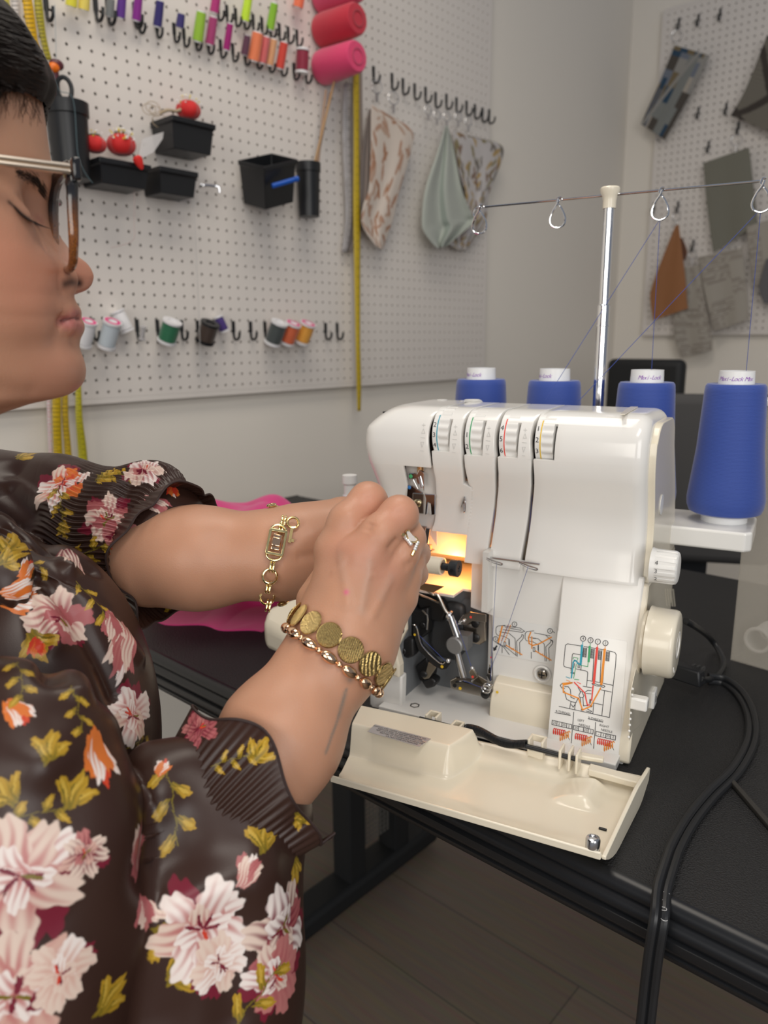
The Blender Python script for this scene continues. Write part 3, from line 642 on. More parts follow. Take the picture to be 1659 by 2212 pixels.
# --- side controls: stitch dial, handwheel, lever, rocker
def wheel(px, py, xo, rad, L, grips, gr):
    c = mp(px, py, x=xo); cl = loc(c); vs = []; fs = []; seg = 160; xs = [0, .004, .004001, L-.004, L-.0015, L-.0004, L]
    for x in xs:
        for k in range(seg):
            a = 2*PI*k/seg; g = (1 if math.cos(a*grips) > .2 else 0)*gr; rr = rad+.0008
            if x >= .0039 and x < L-.003: rr = rad-g*min(1, max(0, (x-.010)/.001))
            if x >= L-.003: rr = rad-.0008
            if x >= L-.001: rr = rad-.0024
            if x >= L: rr = rad-.004
            vs.append(ML(cl[0]-L+x, cl[1]-rr*math.cos(a), cl[2]+rr*math.sin(a)))
    for q in range(len(xs)-1):
        for k in range(seg): k2 = (k+1) % seg; fs.append((q*seg+k, q*seg+k2, (q+1)*seg+k2, (q+1)*seg+k))
    fs.append(tuple(reversed(range(seg)))); fs.append(tuple((len(xs)-1)*seg+k for k in range(seg)))
    return MB().add(vs, fs), cl
m, cl = wheel(1467, 1228, .0300, .0148, .0225, 14, .0010)
d_ = m.build('stitch_length_dial', M['white'], mc, smooth=40)
m = MB()
for t, a in (('4', .42), ('3', -.03), ('2', -.50)):
    rr = .0158; o = ML(cl[0]-.0165, cl[1]-rr*math.cos(a-.0), cl[2]+rr*math.sin(a)); text_into(m, t, .0052, o, mx, my*math.sin(a)+NZ*math.cos(a), .0003)
m.build('dial_number', M['ink'], d_, smooth=0)
m, cl = wheel(1464, 1393, .0340, .0300, .0245, 1, 0)
hw = m.build('handwheel', M['cream'], mc, smooth=40)
m = MB(); m.lathe([(.0120, 0), (.0120, .0003), (.0105, .0003), (.0095, -.002), (.0001, -.0022)], ML(*cl)+mx*.0003, mx, 40, cap=False); m.build('hub_recess', M['white'], hw)
m = MB()
for a in (-.95, -.8, -.65): m.lathe([(.0012, 0), (.0012, .0004), (.0001, .0006)], ML(cl[0]+.0002, cl[1]-.024*math.cos(a), cl[2]+.024*math.sin(a)), mx, 10)
m.build('wheel_marks', M['shell'], hw)
m = MB(); m.cylb(ML(.004, cl[1], cl[2]), ML(.010, cl[1], cl[2]), .026, .002, 48); m.build('wheel_collar', M['cream'], mc)
kx = mp(1380, 1518, x=.012); m = MB(); m.box(kx, (.015, .010, .011), mR); m.build('feed_lever', M['shell'], mc, smooth=20, bevel=.0018, seg=3)
m = MB(); m.prism([mp(*p, x=.0058) for p in ((1372, 1445), (1386, 1462), (1388, 1560), (1366, 1580), (1358, 1600), (1360, 1500))], mx*.0006); sl = m.build('lever_plate', M['cream'], mc, smooth=0, bevel=.0004)
m = MB()
for k in range(9):
    P = mp(1366-k*1.0+.3, 1488+k*13, x=.0066); m.ball(P, .0012, 8, 6)
m.build('lever_scale', M['shell'], sl)
rk = mp(1412, 1507, x=.0065); m = MB(); m.box(rk, (.004, .0165, .018), mR); rkk = m.build('power_switch', M['white'], mc, smooth=20, bevel=.001)
m = MB(); text_into(m, 'o', .014, rk+mx*.0021, my, NZ, .0003); m.build('printed_text', M['ink'], rkk, smooth=0)
# cooling slots
m = MB()
for k in range(4): m.prism([mp(1449+k*5-8, 1310, x=.0055), mp(1452+k*5-8, 1310, x=.0055), mp(1440+k*5, 1272, x=.0055), mp(1437+k*5, 1272, x=.0055)], mx*.0004)
m.build('cooling_slots', M['cream'], mc, smooth=0)
# --- left end of base, floor tray
m = MB(); P = [(797, 1436), (868, 1462), (866, 1545), (801, 1529)]
yF = -.004
m.prism([mp(*p, y=yF) for p in P], my*.012); 
m.prism([ML(loc(mp(797, 1440, y=yF))[0], a, c) for a, c in ((-.004, .001), (-.004, .09), (.12, .13), (.15, .13), (.15, .001))], mx*.006)
m.build('left_base', M['shell'], mc, smooth=20, bevel=.002)
zf = .010
m = MB(); m.box(ML(-.120, .040, zf-.004), (.235, .11, .008), mR); m.box(ML(-.12, .10, .003), (.24, .19, .006), mR); fl_ = m.build('base_tray', M['white'], mc, smooth=0, bevel=.001)
m = MB(); m.lathe([(.0052, 0), (.0052, .0004), (.004, .0004), (.0036, -.0008), (.0001, -.001)], mp(896, 1524, z=zf+.0002), NZ, 6, cap=False); m.build('tray_nut', M['dsteel'], fl_)
# --- looper chamber
M['deckm'] = mat('deck_ivory', (.72, .70, .66), .3)
def PX(name, m, pts, y, d, parent=None, bevel=.0006, smooth=0, seg=2):
    b_ = MB(); b_.prism([mp(*p, y=y) for p in pts], my*d); return b_.build(name, m, parent or mc, smooth=smooth, bevel=bevel, seg=seg)
b_ = MB(); xr0 = -.1415; xl0 = loc(mp(868, 1500, y=.01))[0]
zd = loc(mp(1013, 1291, y=.022))[2]
b_.prism([ML(xl0-.004, .056, .009), ML(xr0+.004, .056, .009), ML(xr0+.004, .056, zd-.004), ML(xl0-.004, .056, zd-.004)], my*.01); b_.prism([ML(xl0-.004, .0, .009), ML(xl0-.004, .058, .009), ML(xl0-.004, .058, zd-.004), ML(xl0-.004, .012, zd-.004), ML(xl0-.004, .0, .05)], mx*.005)
b_.build('chamber_wall', M['grey'], mc, smooth=0, bevel=.0008)
b_ = MB(); b_.prism([ML(-.243, .022, zd-.003), ML(-.1725, .022, zd-.003), ML(-.1725, .046, zd-.003), ML(-.12, .046, zd-.003), ML(-.12, .150, zd-.003), ML(-.272, .150, zd-.003), ML(-.272, .060, zd-.003)], NZ*.003); b_.build('cloth_plate', M['deckm'], mc, smooth=0, bevel=.0006)
b_ = MB(); b_.prism([ML(-.285, .150, zd), ML(-.10, .150, zd), ML(-.10, .135, .185), ML(-.285, .135, .185)], my*.006); b_.build('rear_wall', M['deckm'], mc, smooth=0)
b_ = MB(); b_.box(ML(-.1415, .085, .143), (.006, .12, .06), mR); b_.build('inner_side_wall', M['deckm'], mc, smooth=0)
b_ = MB(); b_.ball(ML(-.195, .075, .162), (.008, .006, .006), 16, 10); bulb = b_.build('work_light_bulb', mat('lit_bulb', (1, .6, .25), .3, emis=(1.0, .42, .10), estr=6), mc)
ld = bpy.data.lights.new('work_light', 'POINT'); ld.energy = .17; ld.color = (1.0, .36, .08); ld.shadow_soft_size = .012
lo_ = bpy.data.objects.new('work_light', ld); COL.objects.link(lo_); lo_.parent = mc; lo_.location = (-.186, .052, .150)
# needle area: recessed face plate, needle clamp, presser parts
PX('face_plate', M['shell'], [(876, 1004), (946, 1004), (944, 1150), (905, 1152), (876, 1120)], .046, .004, bevel=.001)
PX('face_plate', mat('clear_guard', (.60, .58, .56), .2), [(893, 1105), (944, 1112), (944, 1180), (925, 1150), (893, 1150)], .044, .001)
b_ = MB(); b_.cyl(mp(908, 1002, y=.038), mp(908, 1024, y=.038), .0032); b_.build('needle_bar', mat('warm_brass', (.85, .5, .22), .2, 1), mc)
g_ = PX('needle_clamp', M['chrome'], [(882, 1022), (894, 1022), (900, 1024), (905, 1014), (916, 1021), (915, 1062), (908, 1040), (903, 1050), (898, 1035), (881, 1035)], .034, .003)
b_ = MB(); b_.tube([mp(893, 1036, y=.033), mp(903, 1056, y=.033)], .0007); b_.tube([mp(904, 1030, y=.032), mp(910, 1054, y=.032)], .0007); b_.build('needle', M['steel'], g_)
b_ = MB(); b_.ball(mp(887, 1029, y=.0338), (.0021, .0006, .0021), 12, 8, mR); b_.build('green_dot', CI['g'], g_)
g_ = PX('needle_guard', M['chrome'], [(880, 1047), (889, 1049), (893, 1051), (915, 1066), (915, 1108), (890, 1110), (886, 1104), (876, 1090)], .036, .002)
b_ = MB(); b_.ball(mp(884, 1053, y=.0358), (.0019, .0006, .0019), 12, 8, mR); b_.build('blue_dot', mat('blue_ink', (.03, .17, .45), .3), g_)
PX('needle_guard', M['dsteel'], [(891, 1065), (915, 1067), (915, 1110), (891, 1108)], .0345, .0015)
b_ = MB(); b_.lathe([(.0042, 0), (.0042, .001), (.003, .0018), (.0001, .002)], mp(902, 1087, y=.0343), -my, 20); b_.build('screw', mat('brass_screw', (.55, .48, .30), .25, 1), mc)
PX('thread_bracket', M['chrome'], [(916, 1067), (940, 1068), (940, 1112), (931, 1113), (929, 1088), (925, 1086), (922, 1112), (917, 1112), (919, 1078)], .0325, .0012)
PX('presser_bar', mat('lamplit_bar', (.30, .20, .16), .35, .6), [(902, 1136), (919, 1139), (914, 1180), (905, 1182)], .040, .004)  # warm cast of the work light is put into the bar's colour
PX('presser_bar', M['steel'], [(919, 1140), (929, 1142), (924, 1178), (914, 1177)], .036, .003)
PX('presser_foot', mat('lamplit_foot', (.80, .60, .42), .2, 1), [(903, 1176), (928, 1178), (930, 1188), (935, 1190), (930, 1194), (903, 1192)], .030, .006)  # copper tone is the work light painted into the foot's metal
PX('red_guide', CI['r'], [(897, 1180), (906, 1178), (908, 1196), (900, 1204), (897, 1200)], .028, .003)
# cream roller with black knob
a1, a2 = mp(905, 1216, y=.012), mp(958, 1223, y=.012); ax_ = (a2-a1).normalized(); ax_ = mx
rr = .0088; L_ = (a2-a1).length
b_ = MB(); b_.lathe([(.0001, 0), (rr-.001, 0), (rr, .001), (rr, L_), (rr-.0008, L_+.0004), (rr-.002, L_+.0004), (rr-.0021, L_-.002), (.003, L_-.002)], a2-mx*(L_+.001)-NZ*.0005, mx, 40); rol = b_.build('adjusting_sleeve', M['cream'], mc)
b_ = MB(); b_.lathe([(.0038, -.004), (.0038, .005), (.0078, .005), (.0082, .0056), (.0082, .0128), (.0076, .0134), (.0030, .0134), (.0028, .0128), (.0009, .0128), (.0008, .011), (.0001, .011)], a2+mx*.0028-NZ*.0004, mx, 36); kn = b_.build('black_knob', mat('black_knob', (.02, .024, .028), .4), mc)
b_ = MB(); b_.lathe([(.0017, 0), (.0017, .0006), (.0010, .0006), (.0010, -.001), (.0001, -.001)], a2+mx*.0118-NZ*.0006-my*.0080, -my, 14, cap=False); b_.build('set_screw', M['dark'], kn)
# loopers and links
PX('cloth_guide_plate', mat('bronze_plate', (.40, .24, .13), .3, .8), [(905, 1258), (960, 1267), (935, 1281), (900, 1272)], .012, .001)
b_ = MB(); b_.tube(smooth_path([mp(892, 1262, y=.018), mp(912, 1266, y=.018), mp(936, 1284, y=.019), mp(946, 1285, y=.02), mp(962, 1318, y=.022), mp(973, 1328, y=.024)], 6), [.0014]*30+[.0026], 8) if False else b_.tube(smooth_path([mp(892, 1262, y=.018), mp(912, 1266, y=.018), mp(936, 1284, y=.019), mp(946, 1285, y=.02), mp(962, 1318, y=.022), mp(973, 1328, y=.024)], 6), .0017, 8)
b_.tube(smooth_path([mp(895, 1280, y=.02), mp(925, 1292, y=.021), mp(948, 1302, y=.023)], 5), .0012, 6); b_.build('upper_looper', M['dsteel'], mc)
b_ = MB(); b_.cyl(mp(972, 1330, y=.026), mp(991, 1384, y=.026), .0042); b_.cyl(mp(986, 1405, y=.026), mp(1001, 1462, y=.026), .0040); b_.lathe([(.0055, 0), (.0062, .002), (.0055, .004)], mp(968, 1328, y=.026), mx-NZ*.3, 16); b_.build('looper_shaft', M['steel'], mc)
b_ = MB(); c_ = mp(980, 1396, y=.018); b_.lathe([(.0075, 0), (.0088, .001), (.0088, .012), (.0088, .022)], c_, my, 28); b_.box(c_+my*.012+mx*.006+NZ*.003, (.013, .014, .015), mR); b_.build('shaft_block', mat('cast_grey', (.26, .26, .26), .4, .5), mc)
def dot(px, py, y, c, p=None, r=.0013):
    q = MB(); q.lathe([(r, 0), (r, .0003), (.0001, .0004)], mp(px, py, y=y), -my, 14); q.build('painted_dot', CI[c], p or mc)
def screw(px, py, y, r=.004, m=None):
    q = MB(); q.lathe([(r, 0), (r, .0010), (r*.75, .0018), (.0001, .0020)], mp(px, py, y=y), -my, 20); q.box(mp(px, py, y=y)-my*.002, (r*1.3, .0005, .0008), mR); q.build('screw', m or M['dark'], mc, smooth=40)
lv = PX('looper_lever', M['dark'], [(891, 1352), (894, 1348), (900, 1354), (912, 1394), (950, 1432), (960, 1430), (966, 1422), (971, 1424), (972, 1434), (963, 1446), (954, 1448), (938, 1440), (902, 1404), (891, 1368)], .014, .004, bevel=.0012)
b_ = MB(); b_.tube(smooth_path([mp(893, 1350, y=.0135), mp(900, 1356, y=.0135), mp(912, 1395, y=.0135), mp(950, 1432, y=.0135), mp(962, 1430, y=.0135)], 5), .0007, 6); b_.ball(mp(968, 1427, y=.014), .0024); b_.build('polished_edge', M['chrome'], lv)
dot(896, 1371, .0138, 'y', lv); dot(955, 1440, .0138, 'y', lv, .0016)
PX('link_arm', mat('yellowed_steel', (.30, .26, .20), .4, .8), [(925, 1430), (942, 1442), (926, 1466), (916, 1468), (908, 1458), (920, 1450)], .020, .004); screw(916, 1456, .020, .0036)
for pts, y in (([(878, 1312), (905, 1318), (925, 1312), (926, 1365), (912, 1380), (880, 1372)], .030), ([(900, 1290), (950, 1298), (965, 1320), (955, 1345), (925, 1340), (905, 1320)], .036), ([(862, 1385), (892, 1380), (894, 1418), (880, 1424), (862, 1415)], .012),
               ([(895, 1440), (920, 1420), (935, 1450), (930, 1480), (905, 1472)], .030), ([(908, 1470), (930, 1464), (942, 1472), (938, 1485), (920, 1490)], .022)):
    PX('cast_lever', M['dark'], pts, y, .014, bevel=.0025, seg=3, smooth=50)
PX('cast_lever', mat('dark_casting', (.06, .062, .065), .45, .3), [(930, 1340), (965, 1300), (1000, 1310), (1010, 1400), (985, 1430), (940, 1420), (925, 1390)], .044, .01, bevel=.004, seg=3, smooth=50)
b_ = MB(); b_.tube([mp(923, 1328, y=.029), mp(924, 1340, y=.029), mp(922, 1360, y=.029)], .0010, 6); b_.tube([mp(912, 1318, y=.029), mp(923, 1329, y=.029)], .0010, 6); b_.build('polished_edge', M['steel'], mc)
screw(914, 1350, .029, .003); screw(872, 1406, .0118, .003)
pl = PX('adjusting_plate', M['dsteel'], [(1000, 1350), (1048, 1340), (1050, 1385), (1036, 1394), (1012, 1388), (1004, 1375)], .042, .003, bevel=.001); screw(1027, 1347, .042, .0042); screw(1027, 1378, .042, .0046)
br = PX('thread_bracket', M['dsteel'], [(988, 1344), (1000, 1328), (1016, 1322), (1050, 1328), (1050, 1345), (1020, 1342), (1008, 1350), (994, 1350)], .030, .0015); dot(1017, 1333, .0298, 'r', br)
b_ = MB(); b_.tube([mp(990, 1348, y=.029), mp(1001, 1341, y=.029)], .0011, 8); b_.ball(mp(1002, 1341, y=.029), .0018, 10, 8); b_.build('thread_pin', M['chrome'], br)
br = PX('thread_bracket', M['dsteel'], [(971, 1470), (985, 1463), (1020, 1468), (1040, 1473), (1064, 1480), (1066, 1511), (1040, 1506), (1000, 1496), (973, 1488)], .022, .003, bevel=.0012); dot(994, 1487, .0218, 'y', br, .0016)
b_ = MB(); b_.lathe([(.0020, 0), (.0020, .0004), (.0001, .0004)], mp(982, 1481, y=.0218), -my, 14); b_.build('slot', M['dark'], br)
b_ = MB(); b_.tube([mp(985, 1474, y=.021), mp(1000, 1472, y=.021), mp(1022, 1477, y=.021)], .0011, 6); b_.build('polished_edge', M['chrome'], br)
br = PX('thread_bracket', M['dsteel'], [(1012, 1452), (1022, 1440), (1032, 1462), (1022, 1470), (1044, 1478), (1050, 1472), (1030, 1460), (1020, 1472)], .020, .0015); dot(1021, 1462, .0198, 'r', br)
b_ = MB(); b_.ball(mp(1020, 1443, y=.0195), .0018, 10, 8); b_.tube([mp(1022, 1445, y=.0195), mp(1032, 1462, y=.0195), mp(1019, 1472, y=.0195)], .0007, 6); b_.build('polished_edge', M['chrome'], br)
b_ = MB()
for k, (dx, dy, r_) in enumerate(((0, 0, .0044), (3, -5, .0038))):
    c_ = mp(1049+dx, 1489+dy, y=.018-.001*k); b_.tube([c_+mx*(r_*math.cos(a))+NZ*(r_*.8*math.sin(a)) for a in [2*PI*q/20 for q in range(20)]], .0009, 8, closed=True)
b_.build('thread_eyelet', M['chrome'], mc); screw(1048, 1500, .0215, .0044)
PX('thread_hook', M['chrome'], [(1055, 1436), (1060, 1432), (1063, 1470), (1058, 1474), (1052, 1462), (1050, 1462), (1054, 1452)], .034, .0012)
b_ = MB(); b_.lathe([(.0080, 0), (.0080, .0004), (.0076, .0004), (.0076, 0)], mp(1012, 1308, y=.0555), -my, 24, cap=False); b_.build('casting_mark', M['grey'], mc)
# white flaps beside the hand
fp = PX('door_catch', M['cream'], [(858, 1330), (880, 1305), (884, 1330), (876, 1336), (877, 1362), (866, 1385), (858, 1400), (846, 1395)], -.004, .006, bevel=.0012)
b_ = MB(); b_.lathe([(.0028, 0), (.0028, .0003), (.0001, .0003)], mp(868, 1362, y=-.0042), -my, 16); b_.build('slot', M['dark'], fp)
PX('side_flap', M['cream'], [(790, 1395), (842, 1372), (852, 1400), (862, 1440), (862, 1466), (800, 1440)], -.010, .012, bevel=.002)
b_ = MB(); b_.prism([mp(567, 1348, z=.060), mp(575, 1310, z=.075), mp(640, 1288, z=.080), mp(760, 1300, z=.085), mp(760, 1400, z=.060), mp(610, 1368, z=.058)], -NZ*.03); b_.build('cloth_extension', M['cream'], mc, smooth=40, bevel=.009, seg=4)
# --- folded-down looper door
TLd, TRd, BRd, BLd = mp(868, 1560, z=.016), mp(1393, 1668, z=.018), mp(1299, 1850, z=.016), mp(716, 1682, z=.016)
def sm01(x): x = min(1, max(0, x)); return x*x*(3-2*x)
def door_h(u, v):
    base = .012-.010*math.sin(min(1, max(0, v)/.22)*PI/2)+.014*max(0, (v-.70)/.30)**1.8
    hk = sm01((.345+.035*math.cos(v*3.2)-u)/.042)*sm01((.50-v)/.12)*sm01((v-.02)/.06)
    r2 = math.exp(-(((u-.80)/.075)**4))*sm01((.46-v)/.08)*sm01((v-.10)/.06)*.009*sm01((u-.66)/.2)
    return base*(1-hk)+.0273*hk+r2
def door_pt(u, v, dz=0):
    l = TLd.lerp(BLd, v); r = TRd.lerp(BRd, v); l = l+mx*(-.040 if False else -.0)*(1-v)
    q = l.lerp(r, u); bulge = 0; return Vector((q.x, q.y, TZ+.002+door_h(u, v)+dz))-my*0
b_ = MB(); NU, NV = 320, 90
umin = lambda v: -.13*(1-v)**.6 if v < 1 else 0
def rowu(v): a = -.185*(1-v)+(.0 if v > .75 else 0); a = a if v < .80 else a*(1-v)/.20; return a
b_.grid([[door_pt(lerp(rowu(j/NV), 1, i/NU), j/NV) for i in range(NU+1)] for j in range(NV+1)])
dr = b_.build('looper_door', M['cream'], mc, smooth=50, solid=.0026, offset=1)
# far rib with hinge brackets, right end wall, rim
b_ = MB(); b_.prism([door_pt(1.0, t_, 0)+Vector((0, 0, -.004)) for t_ in np.linspace(-.02, 1, 14)]+[Vector((*door_pt(1, t_)[:2], TZ+.014+.010*(1-abs(t_-.3)))) for t_ in np.linspace(1, -.04, 14)], mx*.0032); b_.build('door_end_wall', M['cream'], dr, smooth=40, bevel=.0008)
b_ = MB(); b_.prism([door_pt(0, 1.0, -.004), door_pt(1, 1.0, -.004), door_pt(1, 1.0, .002), door_pt(0, 1.0, .002)], -my*.0022); b_.build('door_rim', M['cream'], dr, smooth=0, bevel=.0009)
r0, r1 = mp(906, 1552, z=.026), mp(1245, 1640, z=.022)
b_ = MB(); P_ = [r0.lerp(r1, t_) for t_ in np.linspace(0, 1, 20)]; b_.tube(P_, .0021, 12); rod = b_.build('hinge_rod', M['black'], mc)
b_ = MB(); sp0, sp1 = r0.lerp(r1, .31), r0.lerp(r1, .70); n_ = 52*12; dv = (sp1-sp0); per = NZ; q_ = dv.normalized().cross(per)
b_.tube([sp0+dv*(k/n_)+NZ*(.0030*math.sin(k/n_*2*PI+.6)+.0005)+(per*math.cos(2*PI*k/12)+q_*math.sin(2*PI*k/12))*.0034 for k in range(n_+1)], .00055, 5); b_.build('spring', M['black'], rod)
for px, py, w_ in ((936, 1556, .010), (988, 1578, .008), (1160, 1610, .012)):
    c_ = mp(px, py+4, z=.020); b_ = MB()
    b_.box(c_-mx*(w_/2)+NZ*.001, (.0022, .012, .016), mR); b_.box(c_+mx*(w_/2)+NZ*.001, (.0022, .012, .016), mR); b_.box(c_+my*.005+NZ*.006, (w_, .0022, .006), mR); b_.box(c_-my*.005-NZ*.004, (w_, .0022, .006), mR); b_.build('hinge_bracket', M['cream'], mc, smooth=20, bevel=.0006)
for px, py in ((1213, 1630), (1233, 1634), (1249, 1640)):
    c_ = mp(px, py+4, z=.020); b_ = MB(); b_.box(c_, (.0022, .014, .018), mR); b_.build('hinge_bracket', M['cream'], mc, smooth=20, bevel=.0008)
b_ = MB(); b_.prism([mp(x, y, z=.016) for x, y in ((1255, 1632), (1305, 1642), (1303, 1650), (1253, 1642))], NZ*.004); b_.prism([mp(x, y, z=.018) for x, y in ((1275, 1648), (1388, 1678), (1384, 1692), (1270, 1662))], -NZ*.006); b_.build('hinge_bracket', M['cream'], mc, smooth=20, bevel=.001)
# warning plate on the hump
def on_door(px, py, off=.0003):
    z = .03
    P = mp(px, py, z=z)
    for _ in range(12):
        # invert bilinear map
        best = None
        A_ = Vector((TLd.x, TLd.y)); B_ = Vector((TRd.x, TRd.y)); C_ = Vector((BRd.x, BRd.y)); D_ = Vector((BLd.x, BLd.y)); u, v = .2, .3
        for _k in range(8):
            q = A_.lerp(D_, v).lerp(B_.lerp(C_, v), u); e = Vector((P.x, P.y))-q; du = B_.lerp(C_, v)-A_.lerp(D_, v); dvv = (D_-A_).lerp(C_-B_, u); det = du.x*dvv.y-du.y*dvv.x
            u += (e.x*dvv.y-e.y*dvv.x)/det; v += (du.x*e.y-du.y*e.x)/det
        z = .5*z+.5*(.002+door_h(u, v)+off); P = mp(px, py, z=z)
    return P
def c5(X, Y): return 680+X/2.304, 1480+Y/2.304
wc = [(300, 196), (578, 268), (520, 308), (262, 232)]; wp_ = [mp(*c5(*p), z=.0295) for p in wc]; wp_.insert(3, wp_[2])
b_ = MB(); b_.prism([wp_[0], wp_[1], wp_[2], wp_[4]], NZ*.0003); wl = b_.build('warning_plate', mat('silver_label', (.50, .50, .52), .35, .5), dr, smooth=0)
xd = (wp_[1]-wp_[0]).normalized(); yd = NZ.cross(xd).normalized(); yd = (wp_[0]-wp_[4]).normalized(); b_ = MB()
for k, (t_, s_) in enumerate((('SWITCH OFF WHEN CHANGING PARTS TO', .0036), ('REDUCE RISK OF INJURY, SERVICING', .0036), ('REPLACE COVER BEFORE OPERATING COVER', .0032), ('METTRE LE COUVERCLE AVANT DE', .0036), ('LA MACHINE EN MARCHE', .0036))):
    text_into(b_, t_, s_*.74, wp_[4].lerp(wp_[2], .50)+(wp_[0]-wp_[4])*(.86-.19*k)-(wp_[4].lerp(wp_[2], .5)-wp_[4].lerp(wp_[2], .5))+xd*(.002*k), xd, yd, .0006)
b_.build('printed_text', M['ink'], wl, smooth=0)
b_ = MB(); c_ = on_door(1280, 1832); b_.lathe([(.0052, -.002), (.0052, .007), (.0045, .0085), (.0032, .0090), (.0030, .0078), (.0001, .0078)], c_, NZ, 24); b_.build('door_screw', M['steel'], dr)
b_ = MB(); b_.box(on_door(1302, 1792)+NZ*.0005, (.006, .002, .0015), mR); b_.build('black_pad', M['black'], dr, smooth=0, bevel=.0004)
# engraved text on the inner face of the door
b_ = MB(); e0 = on_door(1005, 1768); e1 = on_door(1165, 1800); xd = (e1-e0).normalized(); yd = NZ.cross(xd)
# --- looper threads from the guide hooks
M['thread'] = mat('blue_thread', (.045, .075, .30), .7)
b_ = MB(); b_.tube([mp(1073, 1213, y=.024), mp(1062, 1420, y=.034), mp(1060, 1470, y=.030)], .00022, 5); b_.tube([mp(1141, 1224, y=.022), mp(1100, 1345, y=.030), mp(1062, 1440, y=.033)], .00022, 5)
b_.tube([mp(905, 1372, y=.013), mp(962, 1428, y=.013)], .00022, 5); b_.tube([mp(985, 1340, y=.024), mp(1005, 1400, y=.018), mp(1018, 1440, y=.018)], .00022, 5); b_.tube([mp(1000, 1470, y=.02), mp(1048, 1488, y=.017)], .00022, 5); b_.build('looper_thread', M['thread'], mc)
b_ = MB(); b_.tube([mp(1064+0, 1010, y=.046), mp(1070, 1080, y=.044), mp(1064, 1150, y=.043)], .00025, 5); b_.tube([mp(1154, 1012, y=.046), mp(1149, 1080, y=.044), mp(1143, 1150, y=.043)], .00025, 5); b_.build('channel_thread', M['thread'], mc)
# --- spool shelf, pole and guide bar
b_ = MB(); zs = loc(mp(1568, 1118, y=.215))[2]-.003
xe = loc(mp(1628, 1130, y=.165))[0]
sh_ = [ML(-.285, .165, zs), ML(xe-.006, .165, zs), ML(xe, .172, zs), ML(xe, .245, zs), ML(xe-.006, .252, zs), ML(-.285, .252, zs)]
b_.prism([p-NZ*.020 for p in sh_], NZ*.020); b_.build('spool_shelf', M['shell'], mc, smooth=0, bevel=.0025, seg=3)
yc = .215; CX = []
for px, py in ((1040, 792), (1199, 795), (1399, 799), (1593, 801)): CX.append(loc(mp(px, py, y=yc))[0])
pb, pt_ = mp(1296, 875, y=.225), mp(1314, 420, y=.225); px0 = ML((loc(pb)[0]+loc(pt_)[0])/2, .225, zs); zt_ = loc(pt_)[2]; zm = loc(mp(1306, 660, y=.225))[2]
b_ = MB(); b_.cyl(px0, ML(loc(px0)[0], .225, zm), .0068); b_.lathe([(.0072, 0), (.0075, .001), (.0072, .002)], ML(loc(px0)[0], .225, zm-.022), NZ, 24); b_.lathe([(.0068, 0), (.0056, .001)], ML(loc(px0)[0], .225, zm), NZ, 24)
b_.cyl(ML(loc(px0)[0], .225, zm), ML(loc(px0)[0], .225, zt_-.01), .0055); b_.build('telescopic_pole', M['chrome'], mc)
b_ = MB(); b_.lathe([(.0068, 0), (.0070, .008), (.0078, .012), (.0100, .0165), (.0102, .0195), (.0090, .021), (.0001, .021)], ML(loc(px0)[0], .225, zt_-.014), NZ, 28); b_.build('pole_cap', M['cream'], mc)
zb = loc(mp(1312, 422, y=.225))[2]; b_ = MB()
xl2, xr2 = loc(mp(1030, 449, y=.225))[0], loc(mp(1652, 389, y=.225))[0]
b_.tube([ML(xl2, .225, zb), ML(xr2, .225, zb)], .0011, 8); b_.tube([ML(xl2+.07, .2275, zb+.0005), ML(xr2, .2275, zb+.0005)], .0011, 8)
b_.tube(smooth_path([ML(xl2+.004, .225, zb), ML(xl2-.001, .224, zb-.001), ML(xl2-.003, .223, zb-.007), ML(xl2, .222, zb-.012)], 5), .0010, 8); b_.build('guide_bar', M['chrome'], mc)
for px, py in ((1040, 512), (1208, 500), (1428, 484), (1645, 470)):
    x_ = loc(mp(px, py-30, y=.225))[0]; k_ = 1.0
    P_ = [(.002, .002), (-.001, .0015), (-.0022, -.002), (-.0005, -.005), (.004, -.011), (.0078, -.020), (.0070, -.0265), (.001, -.0298), (-.0055, -.0275), (-.0078, -.0215), (-.005, -.013), (-.0005, -.006), (.0012, -.001)]
    b_ = MB(); b_.tube(smooth_path([ML(x_+a*1.02, .223-.0006*i, zb+c*.98) for i, (a, c) in enumerate(P_)], 5), .0011, 8); b_.build('thread_loop', M['chrome'], mc)
